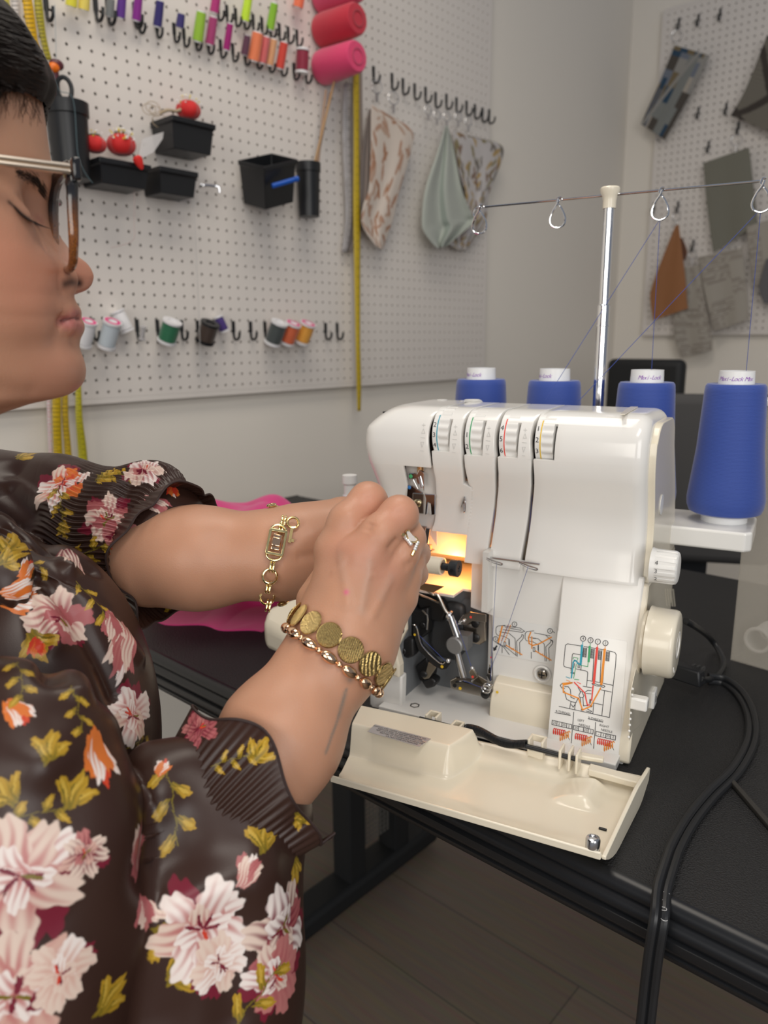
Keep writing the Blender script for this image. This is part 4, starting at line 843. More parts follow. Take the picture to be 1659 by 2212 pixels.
# --- cones of blue thread on the shelf
M['cone'] = mtl_lines('blue_wound_thread', (.020, .052, .26), (.035, .08, .36), 230, rough=.65, bump=.12)
M['core'] = mat('cone_core', (.85, .85, .83), .35); M['logo'] = ink('purple_ink', (.33, .12, .50))
zt2 = loc(mp(1593, 801, y=yc))[2]; Hc = zt2-zs
def cone(i, x):
    o = ML(x, yc, zs); lab = ['tall cone of royal blue thread standing leftmost on the machine shelf', 'cone of royal blue thread just left of the telescopic pole', 'cone of royal blue thread just right of the telescopic pole', 'fully visible cone of royal blue thread at the right end of the shelf'][i]
    t = thing('thread_cone', lab, 'thread cone', o, MYAW, 'royal blue thread cones on the machine shelf')
    m = MB(); m.lathe([(.0225, 0), (.0225, .012), (.0165, Hc-.001), (.0165, Hc), (.0150, Hc), (.0150, Hc-.03), (.0001, Hc-.03)], o, NZ, 48); m.build('cone_core', M['core'], t)
    m = MB(); m.lathe([(.0200, .0085), (.031, .0085), (.0350, .0105), (.0372, .016), (.0378, .024), (.0360, .040), (.0322, .075), (.0290, Hc-.020), (.0284, Hc-.015), (.0268, Hc-.0128), (.018, Hc-.0128)], o, NZ, 72); m.build('wound_thread', M['cone'], t)
    m = MB()
    for a0 in ((-.15, -.45, .55, -.1-.0)[i]+PI*1.5-.2, ):
        s_ = 'Maxi-Lock'
        for k, ch in enumerate(s_):
            a = a0+(k-4)*.155; r_ = .0169; n = mx*math.cos(a)+my*math.sin(a); text_into(m, ch, .0062, o+n*r_+NZ*(Hc-.0075), NZ.cross(n), NZ, .00015, shear=.4)
    if i == 3:
        for k, ch in enumerate('Max'):
            a = PI*1.5+.62+.17*k; n = mx*math.cos(a)+my*math.sin(a); text_into(m, ch, .0062, o+n*.0169+NZ*(Hc-.0075), NZ.cross(n), NZ, .00015, shear=.4)
    m.build('printed_name', M['logo'], t, smooth=0)
for i, x in enumerate(CX): cone(i, x)
# threads rising from cones
b_ = MB()
Lp = [ML(loc(mp(px, py-30, y=.225))[0], .222, zb-.028) for px, py in ((1040, 512), (1208, 500), (1428, 484), (1645, 470))]
ct = lambda i, dx=0: ML(CX[i]+dx, yc, zs+Hc)
for P_ in ([ct(2, .004), Lp[2]], [Lp[2], ML(CX[1]+.010, .15, .3085)], [ct(3, .008), Lp[3]], [Lp[3]-mx*.002, ML(CX[1]+.045, .148, .3085)]):
    b_.tube([P_[0].lerp(P_[1], t_)-NZ*(.0*t_) for t_ in (0, .5, 1)], .00028, 5)
th = b_.build('sewing_thread', M['thread']); tag(th, 'fine blue threads running from the cones up through the chrome guide loops', 'thread')
# ================================================================== THINGS ON THE PEGBOARDS
def copy_tree(o, parent=None):
    c = o.copy(); COL.objects.link(c)
    if parent: c.parent = parent
    for ch in list(o.children): copy_tree(ch, c)
    return c
def dep_of(P): return (Vector(P)-CAM).dot(FWD)
def pxm(P, n): return n*dep_of(P)/FPX
hm = MB(); q0 = Vector((LX, 1, 1.5))
hm.tube(smooth_path([q0+Vector(v) for v in ((.004, 0, .018), (.0035, 0, .006), (.0035, 0, -.018), (.008, 0, -.028), (.018, 0, -.030), (.027, 0, -.024), (.030, 0, -.013), (.031, 0, -.009))], 5), .0035, 8)
hm.box(q0+Vector((.003, 0, .006)), (.004, .009, .030)); hook0 = hm.build('pegboard_hook', M['black'], smooth=40); hook0_off = hook0.location-q0
used_hook = [False]
def hook(P, label, group, rot=0, sc=1.0):
    o = hook0 if not used_hook[0] else copy_tree(hook0); used_hook[0] = True
    o.location = Vector(P)+(Matrix.Rotation(rot, 3, 'Z') @ hook0_off)*sc; o.rotation_euler = (0, 0, rot); o.scale = (sc,)*3
    o['label'] = label; o['category'] = 'hook'; o['group'] = group
def on_line(a, b, n): return [(lerp(a[0], b[0], t), lerp(a[1], b[1], t)) for t in np.linspace(0, 1, n)]
for X, Y in ((845, 440), (955, 480), (1020, 510), (1090, 540), (1155, 560), (1215, 590), (1280, 600), (1340, 620), (1400, 640), (1450, 660), (1495, 680), (1535, 690)):
    hook(B(500+X/2.765, Y/2.765), 'black hook in the slanting row above the ringed fabric samples', 'black hooks above the hanging fabric samples', sc=.85)
for x in (200, 295, 339, 391, 426, 503, 540, 571, 702, 727): hook(B(x, 707+.01*(x-200)), 'black hook in the lowest row of hooks, below the black bins', 'black hooks in the lowest row of the left pegboard', sc=.85)
for p in on_line((396, 78), (660, 160), 11)+on_line((300, 48), (375, 68), 3): hook(B(*p), 'black hook in the second row down behind the thin thread spools', 'black hooks in the spool rows', sc=.75)
for p in on_line((470, 22), (640, 80), 10): hook(B(*p), 'black hook in the topmost row behind the lime green spools', 'black hooks in the topmost spool row', sc=.75)
for p in ((98, 12), (205, 14), (232, 22), (290, 30)): hook(B(*p), 'black hook at the top left between the tapes and purple spools', 'black hooks at the top left', sc=.95)
for p in ((1467, 50), (1509, 42), (1556, 30), (1509, 242), (1569, 233), (1595, 275), (1531, 315), (1413, 448), (1465, 445), (1498, 528)):
    hook(RB(*p), 'small black hook on the far right pegboard', 'small black hooks on the far right pegboard', rot=-PI/2, sc=.85)
def thread_m(c): return mtl_lines('wound_thread', c, tuple(min(1, v*1.35+.01) for v in c), 300, rough=.55, bump=.3)
M['spoolw'] = mat('spool_plastic', (.80, .79, .80), .3); M['clear'] = mat('clear_spool', (.62, .60, .60), .2, alpha=.75)
def spool(px, py, wpx, lpx, col, label, core='spoolw', style='thin', axis=(.36, 0, .93), off=.030, cat='thread spool', top=None):
    c = B(px, py, off); r = pxm(c, wpx)/2; L = pxm(c, lpx); ax = Vector(axis).normalized(); o = c-ax*L/2
    t = thing('thread_spool', label, cat, o, 0)
    m = MB()
    if style == 'thin': m.lathe([(r*.80, 0), (r*.80, L), (r*.45, L), (r*.45, L*.9), (.0001, L*.9)], o, ax, 20); pr = [(r*.75, L*.05), (r, L*.06), (r*.97, L*.5), (r*.9, L*.95), (r*.7, L*.96)]
    elif style == 'flange': m.lathe([(r, 0), (r, L*.09), (r*.62, L*.11), (r*.62, L*.89), (r, L*.91), (r, L), (r*.5, L), (r*.5, L*.95), (.0001, L*.95)], o, ax, 28); pr = [(r*.6, L*.12), (r*.9, L*.13), (r*.93, L*.5), (r*.9, L*.87), (r*.6, L*.88)]
    else: m.lathe([(r*.55, -L*.03), (r*.55, L*1.02), (r*.40, L*1.02), (r*.38, L*.8), (.0001, L*.8)], o, ax, 28); pr = [(r*.5, 0), (r*.93, 0), (r, L*.04), (r*.97, L*.9), (r*.86, L*.98), (r*.5, L)]
    m.build('spool_core', M[core], t)
    if col: m = MB(); m.lathe(pr, o, ax, 28); m.build('wound_thread', thread_m(col), t)
    if top: m = MB(); m.lathe([(r*.85, 0), (r*.85, .0004), (r*.5, .0004)], o+ax*L, ax, 24, cap=False); m.build('printed_label', mat('pink_label', top, .4), t)
    return t
SP = [(155, -4, 24, 34, (.72, .66, .04), 'pale yellow-green thread spool cut off by the top edge, left of the yellow one'), (182, 0, 24, 40, (.80, .62, .12), 'golden yellow thread spool at the top between black hooks'),
      (262, 15, 20, 44, (.10, .02, .24), 'dark violet thread spool, left one of the two purple spools at top left'), (297, 18, 19, 50, (.22, .01, .24), 'magenta-purple thread spool hanging right of the dark violet one'),
      (343, 30, 19, 52, (.02, .012, .13), 'navy blue thread spool in the second row of hooks'), (431, 58, 23, 60, (.27, .48, .03), 'leaf green thread spool beside the mauve one in the second row'),
      (457, 67, 20, 56, (.36, .035, .15), 'mauve thread spool right beside the leaf green one'), (493, 80, 15, 54, (.33, .0, .15), 'slim deep magenta thread spool hanging alone'),
      (552, 101, 26, 58, (.85, .20, .08), 'salmon orange thread spool, first of the tight warm-coloured group'), (571, 108, 18, 54, (.62, .13, .13), 'dusty pink thread spool squeezed between salmon and tan spools'),
      (587, 113, 16, 54, (.66, .33, .16), 'tan thread spool in the warm-coloured group'), (609, 120, 19, 54, (.60, .05, .03), 'brick red thread spool at the right of the warm-coloured group'),
      (466, 4, 20, 44, (.40, .02, .16), 'raspberry thread spool at the top edge of the picture'), (533, 18, 19, 52, (.52, .80, .03), 'neon yellow-green thread spool in the topmost row'),
      (588, 36, 18, 54, (.22, .46, .02), 'grass green thread spool in the topmost row'), (647, -2, 22, 34, (.85, .16, .07), 'coral thread spool cut off by the top edge beside pink cones')]
for px, py, w_, l_, c_, lb in SP: spool(px, py, w_, l_, c_, lb, style='thin')
spool(238, 17, 18, 36, (.16, .17, .17), 'small grey thread spool on a top left hook', core='clear'); spool(390, 45, 18, 28, (.03, .02, .14), 'half empty navy thread spool on a clear core', core='clear')
spool(531, 98, 16, 40, (.10, .03, .06), 'nearly empty clear spool with a little maroon thread', core='clear')
spool(653, 132, 30, 48, (.22, .005, .03), 'white spool with a band of dark red thread at the end of the row', style='flange', axis=(.1, 0, 1))
LP = [(185, 720, 38, 58, (.72, .72, .74), 'white thread spool with pink label next to the person chin', (.8, .06, .25)), (236, 722, 40, 62, (.50, .56, .60), 'clear spool with a little teal thread and a pink label', (.8, .06, .25)), (264, 694, 32, 48, (.78, .76, .78), 'plain white thread spool leaning behind the teal one', None),
      (366, 716, 42, 50, (.01, .13, .055), 'dark green thread spool in the lowest row', None), (448, 718, 42, 46, (.035, .018, .010), 'dark brown thread spool in the lowest row', None), (478, 700, 22, 36, (.045, .018, .16), 'violet thread spool tucked behind the brown one', None),
      (596, 719, 38, 52, (.045, .055, .055), 'charcoal thread spool, left of the three standing together', None), (626, 720, 36, 48, (.62, .12, .04), 'rust orange thread spool between charcoal and gold', (.8, .06, .25)), (658, 719, 36, 46, (.72, .33, .04), 'golden yellow thread spool, right of the three standing together', (.8, .06, .25))]
for i, (px, py, w_, l_, c_, lb, tp) in enumerate(LP): spool(px, py, w_, l_, c_, lb, style='flange', axis=(.45, .08, .85) if i not in (5, 2) else (-.15, -.35, .9), core='spoolw' if i != 4 else 'black', top=tp, off=.034 if i not in (2, 5) else .018)
spool(308, 719, 15, 30, None, 'tiny empty clear bobbin in the lowest row', core='clear', cat='bobbin', style='flange')
for i, (yy, c_, lb) in enumerate(((-4, (.55, .045, .12), 'dusky pink thread cone cut off by the top edge'), (66, (.45, .008, .03), 'crimson thread cone, middle of the stack of horizontal cones'), (144, (.62, .035, .13), 'bright pink thread cone, lowest of the horizontal cones'))):
    o = B(694, yy+4, .004); r = pxm(o, 33); t = thing('thread_cone', lb, 'thread cone', o, 0)
    L = .128; m = MB(); m.lathe([(r*.5, 0), (r*.5, L), (r*.40, L), (r*.40, L*.7), (.0001, L*.7)], o, NX, 28); m.build('cone_core', mat('pink_core', tuple(min(1, v*.8+.05) for v in c_), .5), t)
    m = MB(); m.lathe([(r*.5, .006), (r*1.02, .006), (r*1.06, .02), (r*1.0, L*.5), (r*.94, L*.93), (r*.84, L*.98), (r*.5, L*.985)], o, NX, 40); m.build('wound_thread', thread_m(c_), t)
# --- open bins, cups
def open_box(t, name, m, y0, y1, z0, z1, x0, x1, wall=.002, tap=.12, rim=.004, R=None, piv=None):
    cy = (y0+y1)/2; b_ = MB()
    def ring(z, k): w = (y1-y0)/2*k; xx = x0+(x1-x0)*(k); return [Vector((x0, cy-w, z)), Vector((xx, cy-w, z)), Vector((xx, cy+w, z)), Vector((x0, cy+w, z))]
    def ins(Rg, d): return [Rg[0]+Vector((d, d, 0)), Rg[1]+Vector((-d, d, 0)), Rg[2]+Vector((-d, -d, 0)), Rg[3]+Vector((d, -d, 0))]
    A = ring(z0, 1-tap); B1 = ring(z1-.012, .97); C = ring(z1-.010, 1.03); D = ring(z1, 1.04); E = ins(D, wall*1.5); F_ = ins(ring(z0+.004, 1-tap), wall)
    L = [A, B1, C, D, E, F_]
    vs = [p for r_ in L for p in r_]
    if R: piv = Vector(piv); vs = [piv+R @ (v-piv) for v in vs]
    fs = [(3, 2, 1, 0), tuple(range(20, 24))]+[(4*i+k, 4*i+(k+1) % 4, 4*i+4+(k+1) % 4, 4*i+4+k) for i in range(5) for k in range(4)]
    b_.add(vs, fs); return b_.build(name, m, t, smooth=20, bevel=.0012)
def bin_px(label, xl, xr, yt, yb, depth, R=None, piv=None, dx=0):
    a, c_ = B(xl, yt, depth), B(xr, yt, depth); zb_ = B(xl, yb, depth).z
    t = thing('storage_bin', label, 'bin', (LX+depth/2, (a.y+c_.y)/2, zb_))
    open_box(t, 'bin_body', M['black'], a.y, c_.y, zb_, a.z, LX+.004+dx, LX+depth+dx, R=R, piv=piv or ((LX+depth/2), (a.y+c_.y)/2, (zb_+a.z)/2)); return t, a, c_, zb_
bin_px('black plastic bin holding the uppermost red pincushion', 372, 462, 248, 316, .085)
bin_px('black plastic bin with ribbed base holding the large tomato pincushion', 215, 322, 338, 392, .085)
bin_px('small black bin beside a silver hook, right of the tomato pincushion', 345, 425, 358, 414, .075)
bin_px('black bin tipped over on its side next to the cup of dowels', 552, 626, 326, 424, .088, R=Matrix.Rotation(.30, 3, 'X') @ Matrix.Rotation(.30, 3, 'Y'), dx=.022)
def cup(label, px, ptop, pbot, wpx, off=.05):
    c_ = B(px, ptop, off); zb_ = B(px, pbot, off).z; r = pxm(c_, wpx)/2; H_ = c_.z-zb_; o = Vector((c_.x, c_.y, zb_)); t = thing('hanging_cup', label, 'cup', o)
    m = MB(); m.lathe([(r*.86, 0), (r*.97, H_*.82), (r*1.05, H_*.83), (r*1.06, H_), (r*.97, H_), (r*.95, H_*.85), (r*.82, .004), (.0001, .004)], o, NZ, 36); m.build('cup_body', M['black'], t, smooth=40); return t, c_, r, zb_
ct_, cc_, cr_, cz_ = cup('large black cup of scissors hanging beside the person forehead', 142, 222, 386, 88)
ct2, cc2, cr2, cz2 = cup('narrow black cup holding thin wooden dowels', 665, 352, 468, 52)
for i, (x0, y0, x1, y1, rr_) in enumerate(((672, 350, 722, 176, .0030), (683, 352, 704, 195, .0034), (678, 350, 714, 200, .0028))):
    a, c_ = B(x0, y0+35, .05), B(x1, y1, .05-.012*i); m = MB(); m.cyl(a, c_, rr_, seg=12); o = m.build('wooden_dowel', mat('dowel_wood', ((.42, .26, .13), (.36, .24, .17), (.30, .17, .12))[i], .6)); tag(o, ('longest light dowel reaching up to the lowest pink cone', 'leftmost pale dowel standing in the narrow black cup', 'darker brown dowel between the two pale ones')[i], 'dowel', 'wooden dowels in the narrow cup')
a, c_ = B(588, 402, .115), B(636, 388, .135); m = MB(); m.cylb(a, c_, .0055, .001); m.cylb(c_, c_+(c_-a).normalized()*.010, .0062, .001); tag(m.build('blue_pen', mat('blue_plastic', (.01, .09, .45), .35)), 'bright blue pen lying in the tipped black bin', 'pen')
def pincushion(px, py, wpx, label, squash=.85, pins=30, seed=1, off=.045, cap_=True):
    rd = random.Random(seed); c_ = B(px, py, off); r = pxm(c_, wpx)/2; t = thing('pincushion', label, 'pincushion', c_-NZ*r*squash)
    vs = []; fs = []; n, mm = 48, 20
    for i in range(mm+1):
        th_ = PI*i/mm
        for k in range(n):
            a = 2*PI*k/n; rr = r*(1+.06*math.cos(a*6)*math.sin(th_)) ; vs.append(c_+Vector((rr*math.sin(th_)*math.cos(a), rr*math.sin(th_)*math.sin(a), r*squash*math.cos(th_)*(1-.15*math.cos(th_)**8))))
    for i in range(mm):
        for k in range(n): k2 = (k+1) % n; fs.append((i*n+k, (i+1)*n+k, (i+1)*n+k2, i*n+k2))
    m = MB(); m.add(vs, fs); m.build('cushion', mat('red_felt', (.62, .012, .012), .7, sheen=.3), t, smooth=80)
    if cap_:
        m = MB()
        for k in range(5):
            a = 2*PI*k/5; P = [c_+Vector((0, 0, r*squash*1.0)), c_+Vector((r*.35*math.cos(a-.3), r*.35*math.sin(a-.3), r*squash*.97)), c_+Vector((r*.68*math.cos(a), r*.68*math.sin(a), r*squash*.80)), c_+Vector((r*.35*math.cos(a+.3), r*.35*math.sin(a+.3), r*squash*.97))]; m.prism(P, NZ*.0015)
        m.build('leaf_cap', mat('green_felt', (.02, .10, .04), .8), t, smooth=0)
    for nm, col, k0 in (('white_pins', (.85, .85, .85), 0), ('yellow_pins', (.75, .62, .05), 1)):
        m = MB()
        for k in range(pins):
            if k % 3 == 0 and k0 == 0 or k % 3 and k0 == 1: continue
            a = rd.uniform(-1.6, .6); e = rd.uniform(.15, 1.3); d = Vector((math.cos(a)*math.cos(e), math.sin(a)*math.cos(e), math.sin(e))); p = c_+Vector((d.x*r, d.y*r, d.z*r*squash)); m.tube([p, p+d*.006], .0003, 4); m.ball(p+d*.007, .0016, 8, 6)
        m.build(nm, mat('pin_heads', col, .3), t)
    return t, c_, r
pincushion(262, 313, 58, 'large red tomato pincushion full of white and yellow pins', pins=60, seed=3, off=.05)
pincushion(205, 312, 46, 'red pincushion with green leaf half hidden behind the black cup', pins=10, seed=5, off=.05)
pincushion(407, 238, 50, 'red pincushion poking out of the uppermost black bin', pins=30, seed=8, off=.045, cap_=False)
c_ = B(300, 350, .10); m = MB(); ax_ = Vector((.15, .35, -.92)).normalized(); m.lathe([(.0001, 0), (.006, .001), (.0095, .005), (.0092, .010), (.006, .020), (.0025, .026), (.0001, .027)], c_-ax_*.012, ax_, 20); tag(m.build('strawberry_emery', mat('red_felt_small', (.65, .02, .015), .7)), 'little red strawberry emery dangling below the tomato pincushion', 'pincushion')
m = MB(); P_ = [B(296, 345, .07), B(305, 300, .06), B(352, 285, .05), B(350, 300, .06), B(330, 330, .07), B(310, 340, .075)]; m.prism(P_, NX*.004); tag(m.build('plastic_bag', mat('clear_bag', (.62, .60, .60), .15, alpha=.55), bevel=.001), 'small clear plastic bag leaning between the tomato and bins', 'bag')
m = MB()
for k, (x, y, r_) in enumerate(((330, 232, .014), (336, 240, .012), (322, 236, .013), (346, 262, .016))): c_ = B(x, y, .03); m.tube([c_+Vector((r_*.3*math.cos(a), r_*math.cos(a), r_*math.sin(a)*.8)) for a in [2*PI*q/20 for q in range(20)]], .0007, 5, closed=True)
m.tube(smooth_path([B(345, 245, .04), B(362, 238, .05), B(380, 240, .05), B(392, 236, .05)], 5), .0035, 6); tag(m.build('twine_loops', mat('jute', (.42, .33, .22), .8)), 'loose loops of jute and wire at the left of the upper bin', 'string')
m = MB(); m.tube(smooth_path([B(432, 405, .06), B(440, 400, .07), B(462, 402, .075), B(472, 404, .08), B(474, 416, .08)], 5), .0028, 8); m.tube([B(434, 398, .02), B(470, 401, .04)], .0018, 6); tag(m.build('silver_hook', M['steel']), 'silver metal hook sticking out right of the small bin', 'hook')
# scissors standing in the large cup
def loop_handle(t, c_, r, sx, name, m_, tilt=0, th_=.0042):
    m = MB(); m.tube([c_+Vector((.2*r*math.cos(a), r*sx*math.cos(a+tilt), r*math.sin(a))) for a in [2*PI*q/24 for q in range(24)]], th_, 8, closed=True); return m.build(name, m_, t)
t = thing('scissors', 'black handled scissors standing in the large cup', 'scissors', B(140, 240, .05)); loop_handle(t, B(139, 192, .06), pxm(B(139, 192, .06), 23), .62, 'finger_loop', M['black']); loop_handle(t, B(112, 196, .05), pxm(B(112, 196, .05), 20), .6, 'finger_loop', M['black'])
m = MB(); m.prism([B(118, 212, .055), B(136, 212, .055), B(133, 250, .055), B(122, 250, .055)], NX*.006); m.build('blade', M['steel'], t, smooth=0, bevel=.001)
t = thing('rotary_cutter', 'orange and maroon tool handle leaning in the large cup', 'tool', B(118, 240, .05)); m = MB(); m.ball(B(116, 146, .05), (.008, .011, .009), 16, 10); m.build('orange_tip', mat('orange_plastic', (.80, .17, .01), .3), t); m = MB(); m.ball(B(122, 140, .045), (.008, .014, .010), 16, 10); m.cylb(B(118, 150, .045), B(125, 240, .045), .007); m.build('handle', mat('maroon_plastic', (.10, .02, .03), .35), t)
m = MB(); m.tube(smooth_path([B(88, 150, .05), B(97, 165, .055), B(100, 190, .05), B(96, 235, .05)], 5), .010, 10); tag(m.build('black_tool', M['black']), 'thick black tool in the large cup beside the hair', 'tool')
m = MB(); m.prism([B(44, 100, .02), B(60, 118, .02), B(71, 130, .02), B(80, 170, .02), B(92, 192, .02), B(84, 196, .02), B(60, 150, .02)], NX*.003); tag(m.build('pink_ribbon', mat('hot_pink', (.75, .02, .20), .5), bevel=.001), 'hot pink strip hanging behind the dark hair', 'ribbon')
# --- measuring tapes
def tape(label, rows, col, off=.02, ticks=True, nums=None, col2=None, pl=B, tick=(.02, .02, .02)):
    L = [pl(a, y, off+.004*math.sin(i*1.3)) for i, (a, b2, y) in enumerate(rows)]; R_ = [pl(b2, y, off+.004*math.sin(i*1.3)+.002) for i, (a, b2, y) in enumerate(rows)]; L = smooth_path(L, 6); R_ = smooth_path(R_, 6)
    t = thing('measuring_tape', label, 'measuring tape', L[-1]); m = MB(); m.grid([[a, a.lerp(b2, .5), b2] for a, b2 in zip(L, R_)]); m.build('tape_band', mat('tape_vinyl', col, .4, col2=col2, nscale=30), t, smooth=60, solid=.0005)
    if ticks:
        m = MB(); acc = 0
        for i in range(len(L)-1):
            n_ = max(1, int((L[i+1]-L[i]).length/.005))
            for k in range(n_):
                a = L[i].lerp(L[i+1], k/n_)+NX*.0010; b2 = R_[i].lerp(R_[i+1], k/n_)+NX*.0010; w_ = .45 if k % 4 else .8; m.add([a, a.lerp(b2, w_), a.lerp(b2, w_)-NZ*.0009, a-NZ*.0009], [(0, 1, 2, 3)])
        m.build('tick_marks', ink('tape_ink', tick), t, smooth=0)
        if nums:
            m = MB()
            for s_, px, py, sz in nums: text_into(m, s_, sz, B(px, py, off+.008), Vector((0, -.2, 1)), Vector((0, -1, -.2)), .0005)
            m.build('tape_number', ink('tape_number_ink', tick), t, smooth=0)
    return t
YL = (.62, .44, .02); YL2 = (.66, .50, .06)
tape('long yellow tape hanging down beside the pink cones to below the pegboard', [(762, 775, 92), (763, 776, 200), (764, 776, 320), (763, 777, 430), (764, 778, 520), (766, 778, 640), (768, 778, 740), (770, 780, 820), (772, 779, 888)], YL, off=.035)
tape('crinkled silver-grey tape hanging left of the long yellow tape', [(742, 762, 180), (740, 760, 300), (744, 762, 400), (746, 764, 470), (738, 752, 545)], (.40, .37, .36), off=.02, col2=(.52, .50, .50))
tape('brownish narrow strip hanging right behind the long yellow tape', [(776, 782, 120), (777, 783, 300), (778, 783, 420), (768, 774, 520)], (.28, .22, .18), off=.012, ticks=False)
tape('leftmost yellow-green tape at the top showing 19 and 20', [(-6, 20, -20), (-4, 21, 40), (0, 23, 90), (6, 26, 140)], (.55, .48, .08), off=.03, nums=[('20', 10, 26, .016), ('19', 14, 60, .016)])
tape('white tape hanging between yellow ones at the top left', [(24, 42, -20), (24, 44, 30), (28, 44, 80), (34, 48, 140)], (.66, .62, .60), off=.02)
tape('golden tape with dark squares hanging at the top left', [(46, 66, -20), (52, 74, 30), (62, 82, 90), (72, 92, 150)], (.68, .40, .01), off=.035)
tape('olive yellow tape curling beside the golden one', [(72, 88, -20), (76, 94, 30), (86, 100, 80), (98, 112, 130)], (.42, .36, .03), off=.03)
tape('left tape of the bundle hanging below the pegboard by the chin', [(106, 125, 560), (112, 131, 820), (113, 132, 900), (115, 134, 960), (118, 138, 1040)], (.62, .42, .01), off=.04)
tape('middle tape of the bundle hanging below the pegboard by the chin', [(127, 141, 560), (133, 146, 820), (134, 148, 900), (138, 153, 960), (143, 160, 1040)], (.58, .39, .02), off=.036)
tape('separate lime yellow tape hanging right of the chin bundle', [(130, 142, 560), (160, 172, 800), (163, 178, 900), (168, 187, 970), (172, 192, 1040)], (.52, .46, .02), off=.036)
tape('white and pink tape hanging left of the chin bundle', [(92, 101, 560), (100, 108, 830), (102, 111, 900), (106, 115, 1000), (110, 116, 1040)], (.70, .62, .62), off=.03, tick=(.6, .08, .10))
# --- fabric samples
def fabric(label, rows, colf, pl=B, off=.03, wave=.004, nu=70, nv=90, th_=.0009, name='fabric_sample', fold=3.0, rough=.85):
    n = len(rows); L = smooth_path([(*r_[0], 0) for r_ in rows], 10); R_ = smooth_path([(*r_[1], 0) for r_ in rows], 10); K = len(L)
    V = []; C = []
    for j in range(nv+1):
        q = j/nv*(K-1); i = min(int(q), K-2); f = q-i; l = L[i].lerp(L[i+1], f); r_ = R_[i].lerp(R_[i+1], f)
        for k in range(nu+1):
            u = k/nu; v = j/nv; p = l.lerp(r_, u); V.append(tuple(pl(p.x, p.y, off+wave*math.sin(u*fold*PI+v*1.5)*(.3+v)))); C.append(colf(u, v))
    V = np.array(V); idx = np.arange((nu+1)*(nv+1)).reshape(nv+1, nu+1); F = np.stack([idx[:-1, :-1], idx[:-1, 1:], idx[1:, 1:], idx[1:, :-1]], -1).reshape(-1, 4)
    o = np_mesh(name, V, F, vmat(name, rough, bump=.2, bscale=900, sheen=.2), cols=np.array(C)); d = o.modifiers.new('solid', 'SOLIDIFY'); d.thickness = th_; tag(o, label, 'fabric sample'); return o
def leafpat(bg, cols, n, seed, asp=1.0, sz=.07):
    rd = random.Random(seed); L = [(rd.random(), rd.random(), rd.uniform(-1.2, 1.2), rd.choice(cols), rd.uniform(.7, 1.2)) for _ in range(n)]
    def f(u, v):
        for x, y, a, c_, s_ in L:
            dx, dy = (u-x), (v-y)*asp; p = dx*math.sin(a)+dy*math.cos(a); q = dx*math.cos(a)-dy*math.sin(a)
            if (p/(sz*s_))**2+(q/(sz*.32*s_))**2 < 1: return c_
        return bg
    return f
fabric('tan-backed fold of the beige leaf print sample', [((797, 236), (802, 236)), ((782, 330), (800, 330)), ((776, 430), (797, 430)), ((768, 470), (786, 480)), ((752, 540), (758, 545))], lambda u, v: (.22, .18, .16), off=.022)
fabric('long beige fabric sample with rust brown leaf print', [((802, 226), (845, 250)), ((801, 260), (891, 285)), ((800, 340), (884, 340)), ((796, 410), (862, 415)), ((784, 445), (850, 470)), ((783, 488), (838, 505)), ((812, 532), (826, 540))], leafpat((.62, .54, .47), [(.36, .17, .09), (.42, .24, .16), (.45, .30, .22)], 75, 5, 2.2, .11), off=.04)
fabric('white and brown leaf print sample hanging nearest the corner', [((978, 280), (1020, 295)), ((980, 300), (1086, 318)), ((992, 370), (1068, 388)), ((1006, 430), (1052, 430)), ((985, 490), (1050, 470)), ((970, 525), (1025, 520)), ((990, 540), (1010, 538))], leafpat((.52, .49, .48), [(.20, .12, .08), (.24, .20, .10), (.16, .14, .12), (.40, .26, .08)], 170, 9, 1.8, .075), off=.03)
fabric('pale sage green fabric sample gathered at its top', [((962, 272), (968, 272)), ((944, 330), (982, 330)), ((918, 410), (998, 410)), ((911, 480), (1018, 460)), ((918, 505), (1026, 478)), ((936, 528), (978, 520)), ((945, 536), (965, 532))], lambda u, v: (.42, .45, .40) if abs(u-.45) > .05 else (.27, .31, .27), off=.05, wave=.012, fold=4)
def ring_clip(px, py, r, label, pl=B, ax='X', off=.03):
    c_ = pl(px, py, off); r_ = pxm(c_, r); m = MB(); m.tube([c_+(Vector((.25*math.cos(a), math.cos(a), math.sin(a))) if ax == 'X' else Vector((math.cos(a), .25*math.cos(a), math.sin(a))))*r_ for a in [2*PI*q/24 for q in range(24)]], .0012, 6, closed=True)
    t = thing('clip_ring', label, 'clip', c_-NZ*r_*2.2, 0, None); m.build('ring', M['steel'], t); m = MB(); m.box(c_-NZ*r_*1.6, (.006, .006, r_*1.4)); m.build('clip', M['steel'], t, smooth=0, bevel=.001)
for k, (x, y, lb) in enumerate(((814, 188, 'metal clip ring holding the rust leaf print sample'), (850, 212, 'bunch of metal clip rings on the second hook'), (925, 238, 'empty clip ring left of the sage green sample'), (944, 248, 'clip ring right above the sage green sample'), (965, 252, 'clip ring gripping the top of the sage sample'), (990, 252, 'large shiny clip ring between the last samples'), (1012, 262, 'clip ring above the leaf print sample by the corner'))):
    ring_clip(x, y, 13 if k < 2 else 9, lb)
def blocks(u, v):
    cs = [(.02, .055, .10), (.17, .13, .07), (.28, .27, .25), (.15, .17, .21), (.38, .34, .29), (.07, .06, .05), (.20, .21, .20)]
    if u > .86: return cs[2] if v < .5 else cs[5]
    if .42 < v < .55 and .05 < u < .18: return cs[0]
    if abs((u*1.0+v*.7)-.72) < .05: return cs[2]
    if v < .08: return cs[1] if (u*5) % 2 < 1 else cs[0]
    if u < .2 and v > .55: return cs[5] if (u*20) % 2 < 1 else cs[3]
    return cs[(int(u*4)*3+int(v*6)*5+int(u*4)*int(v*6)) % 7]
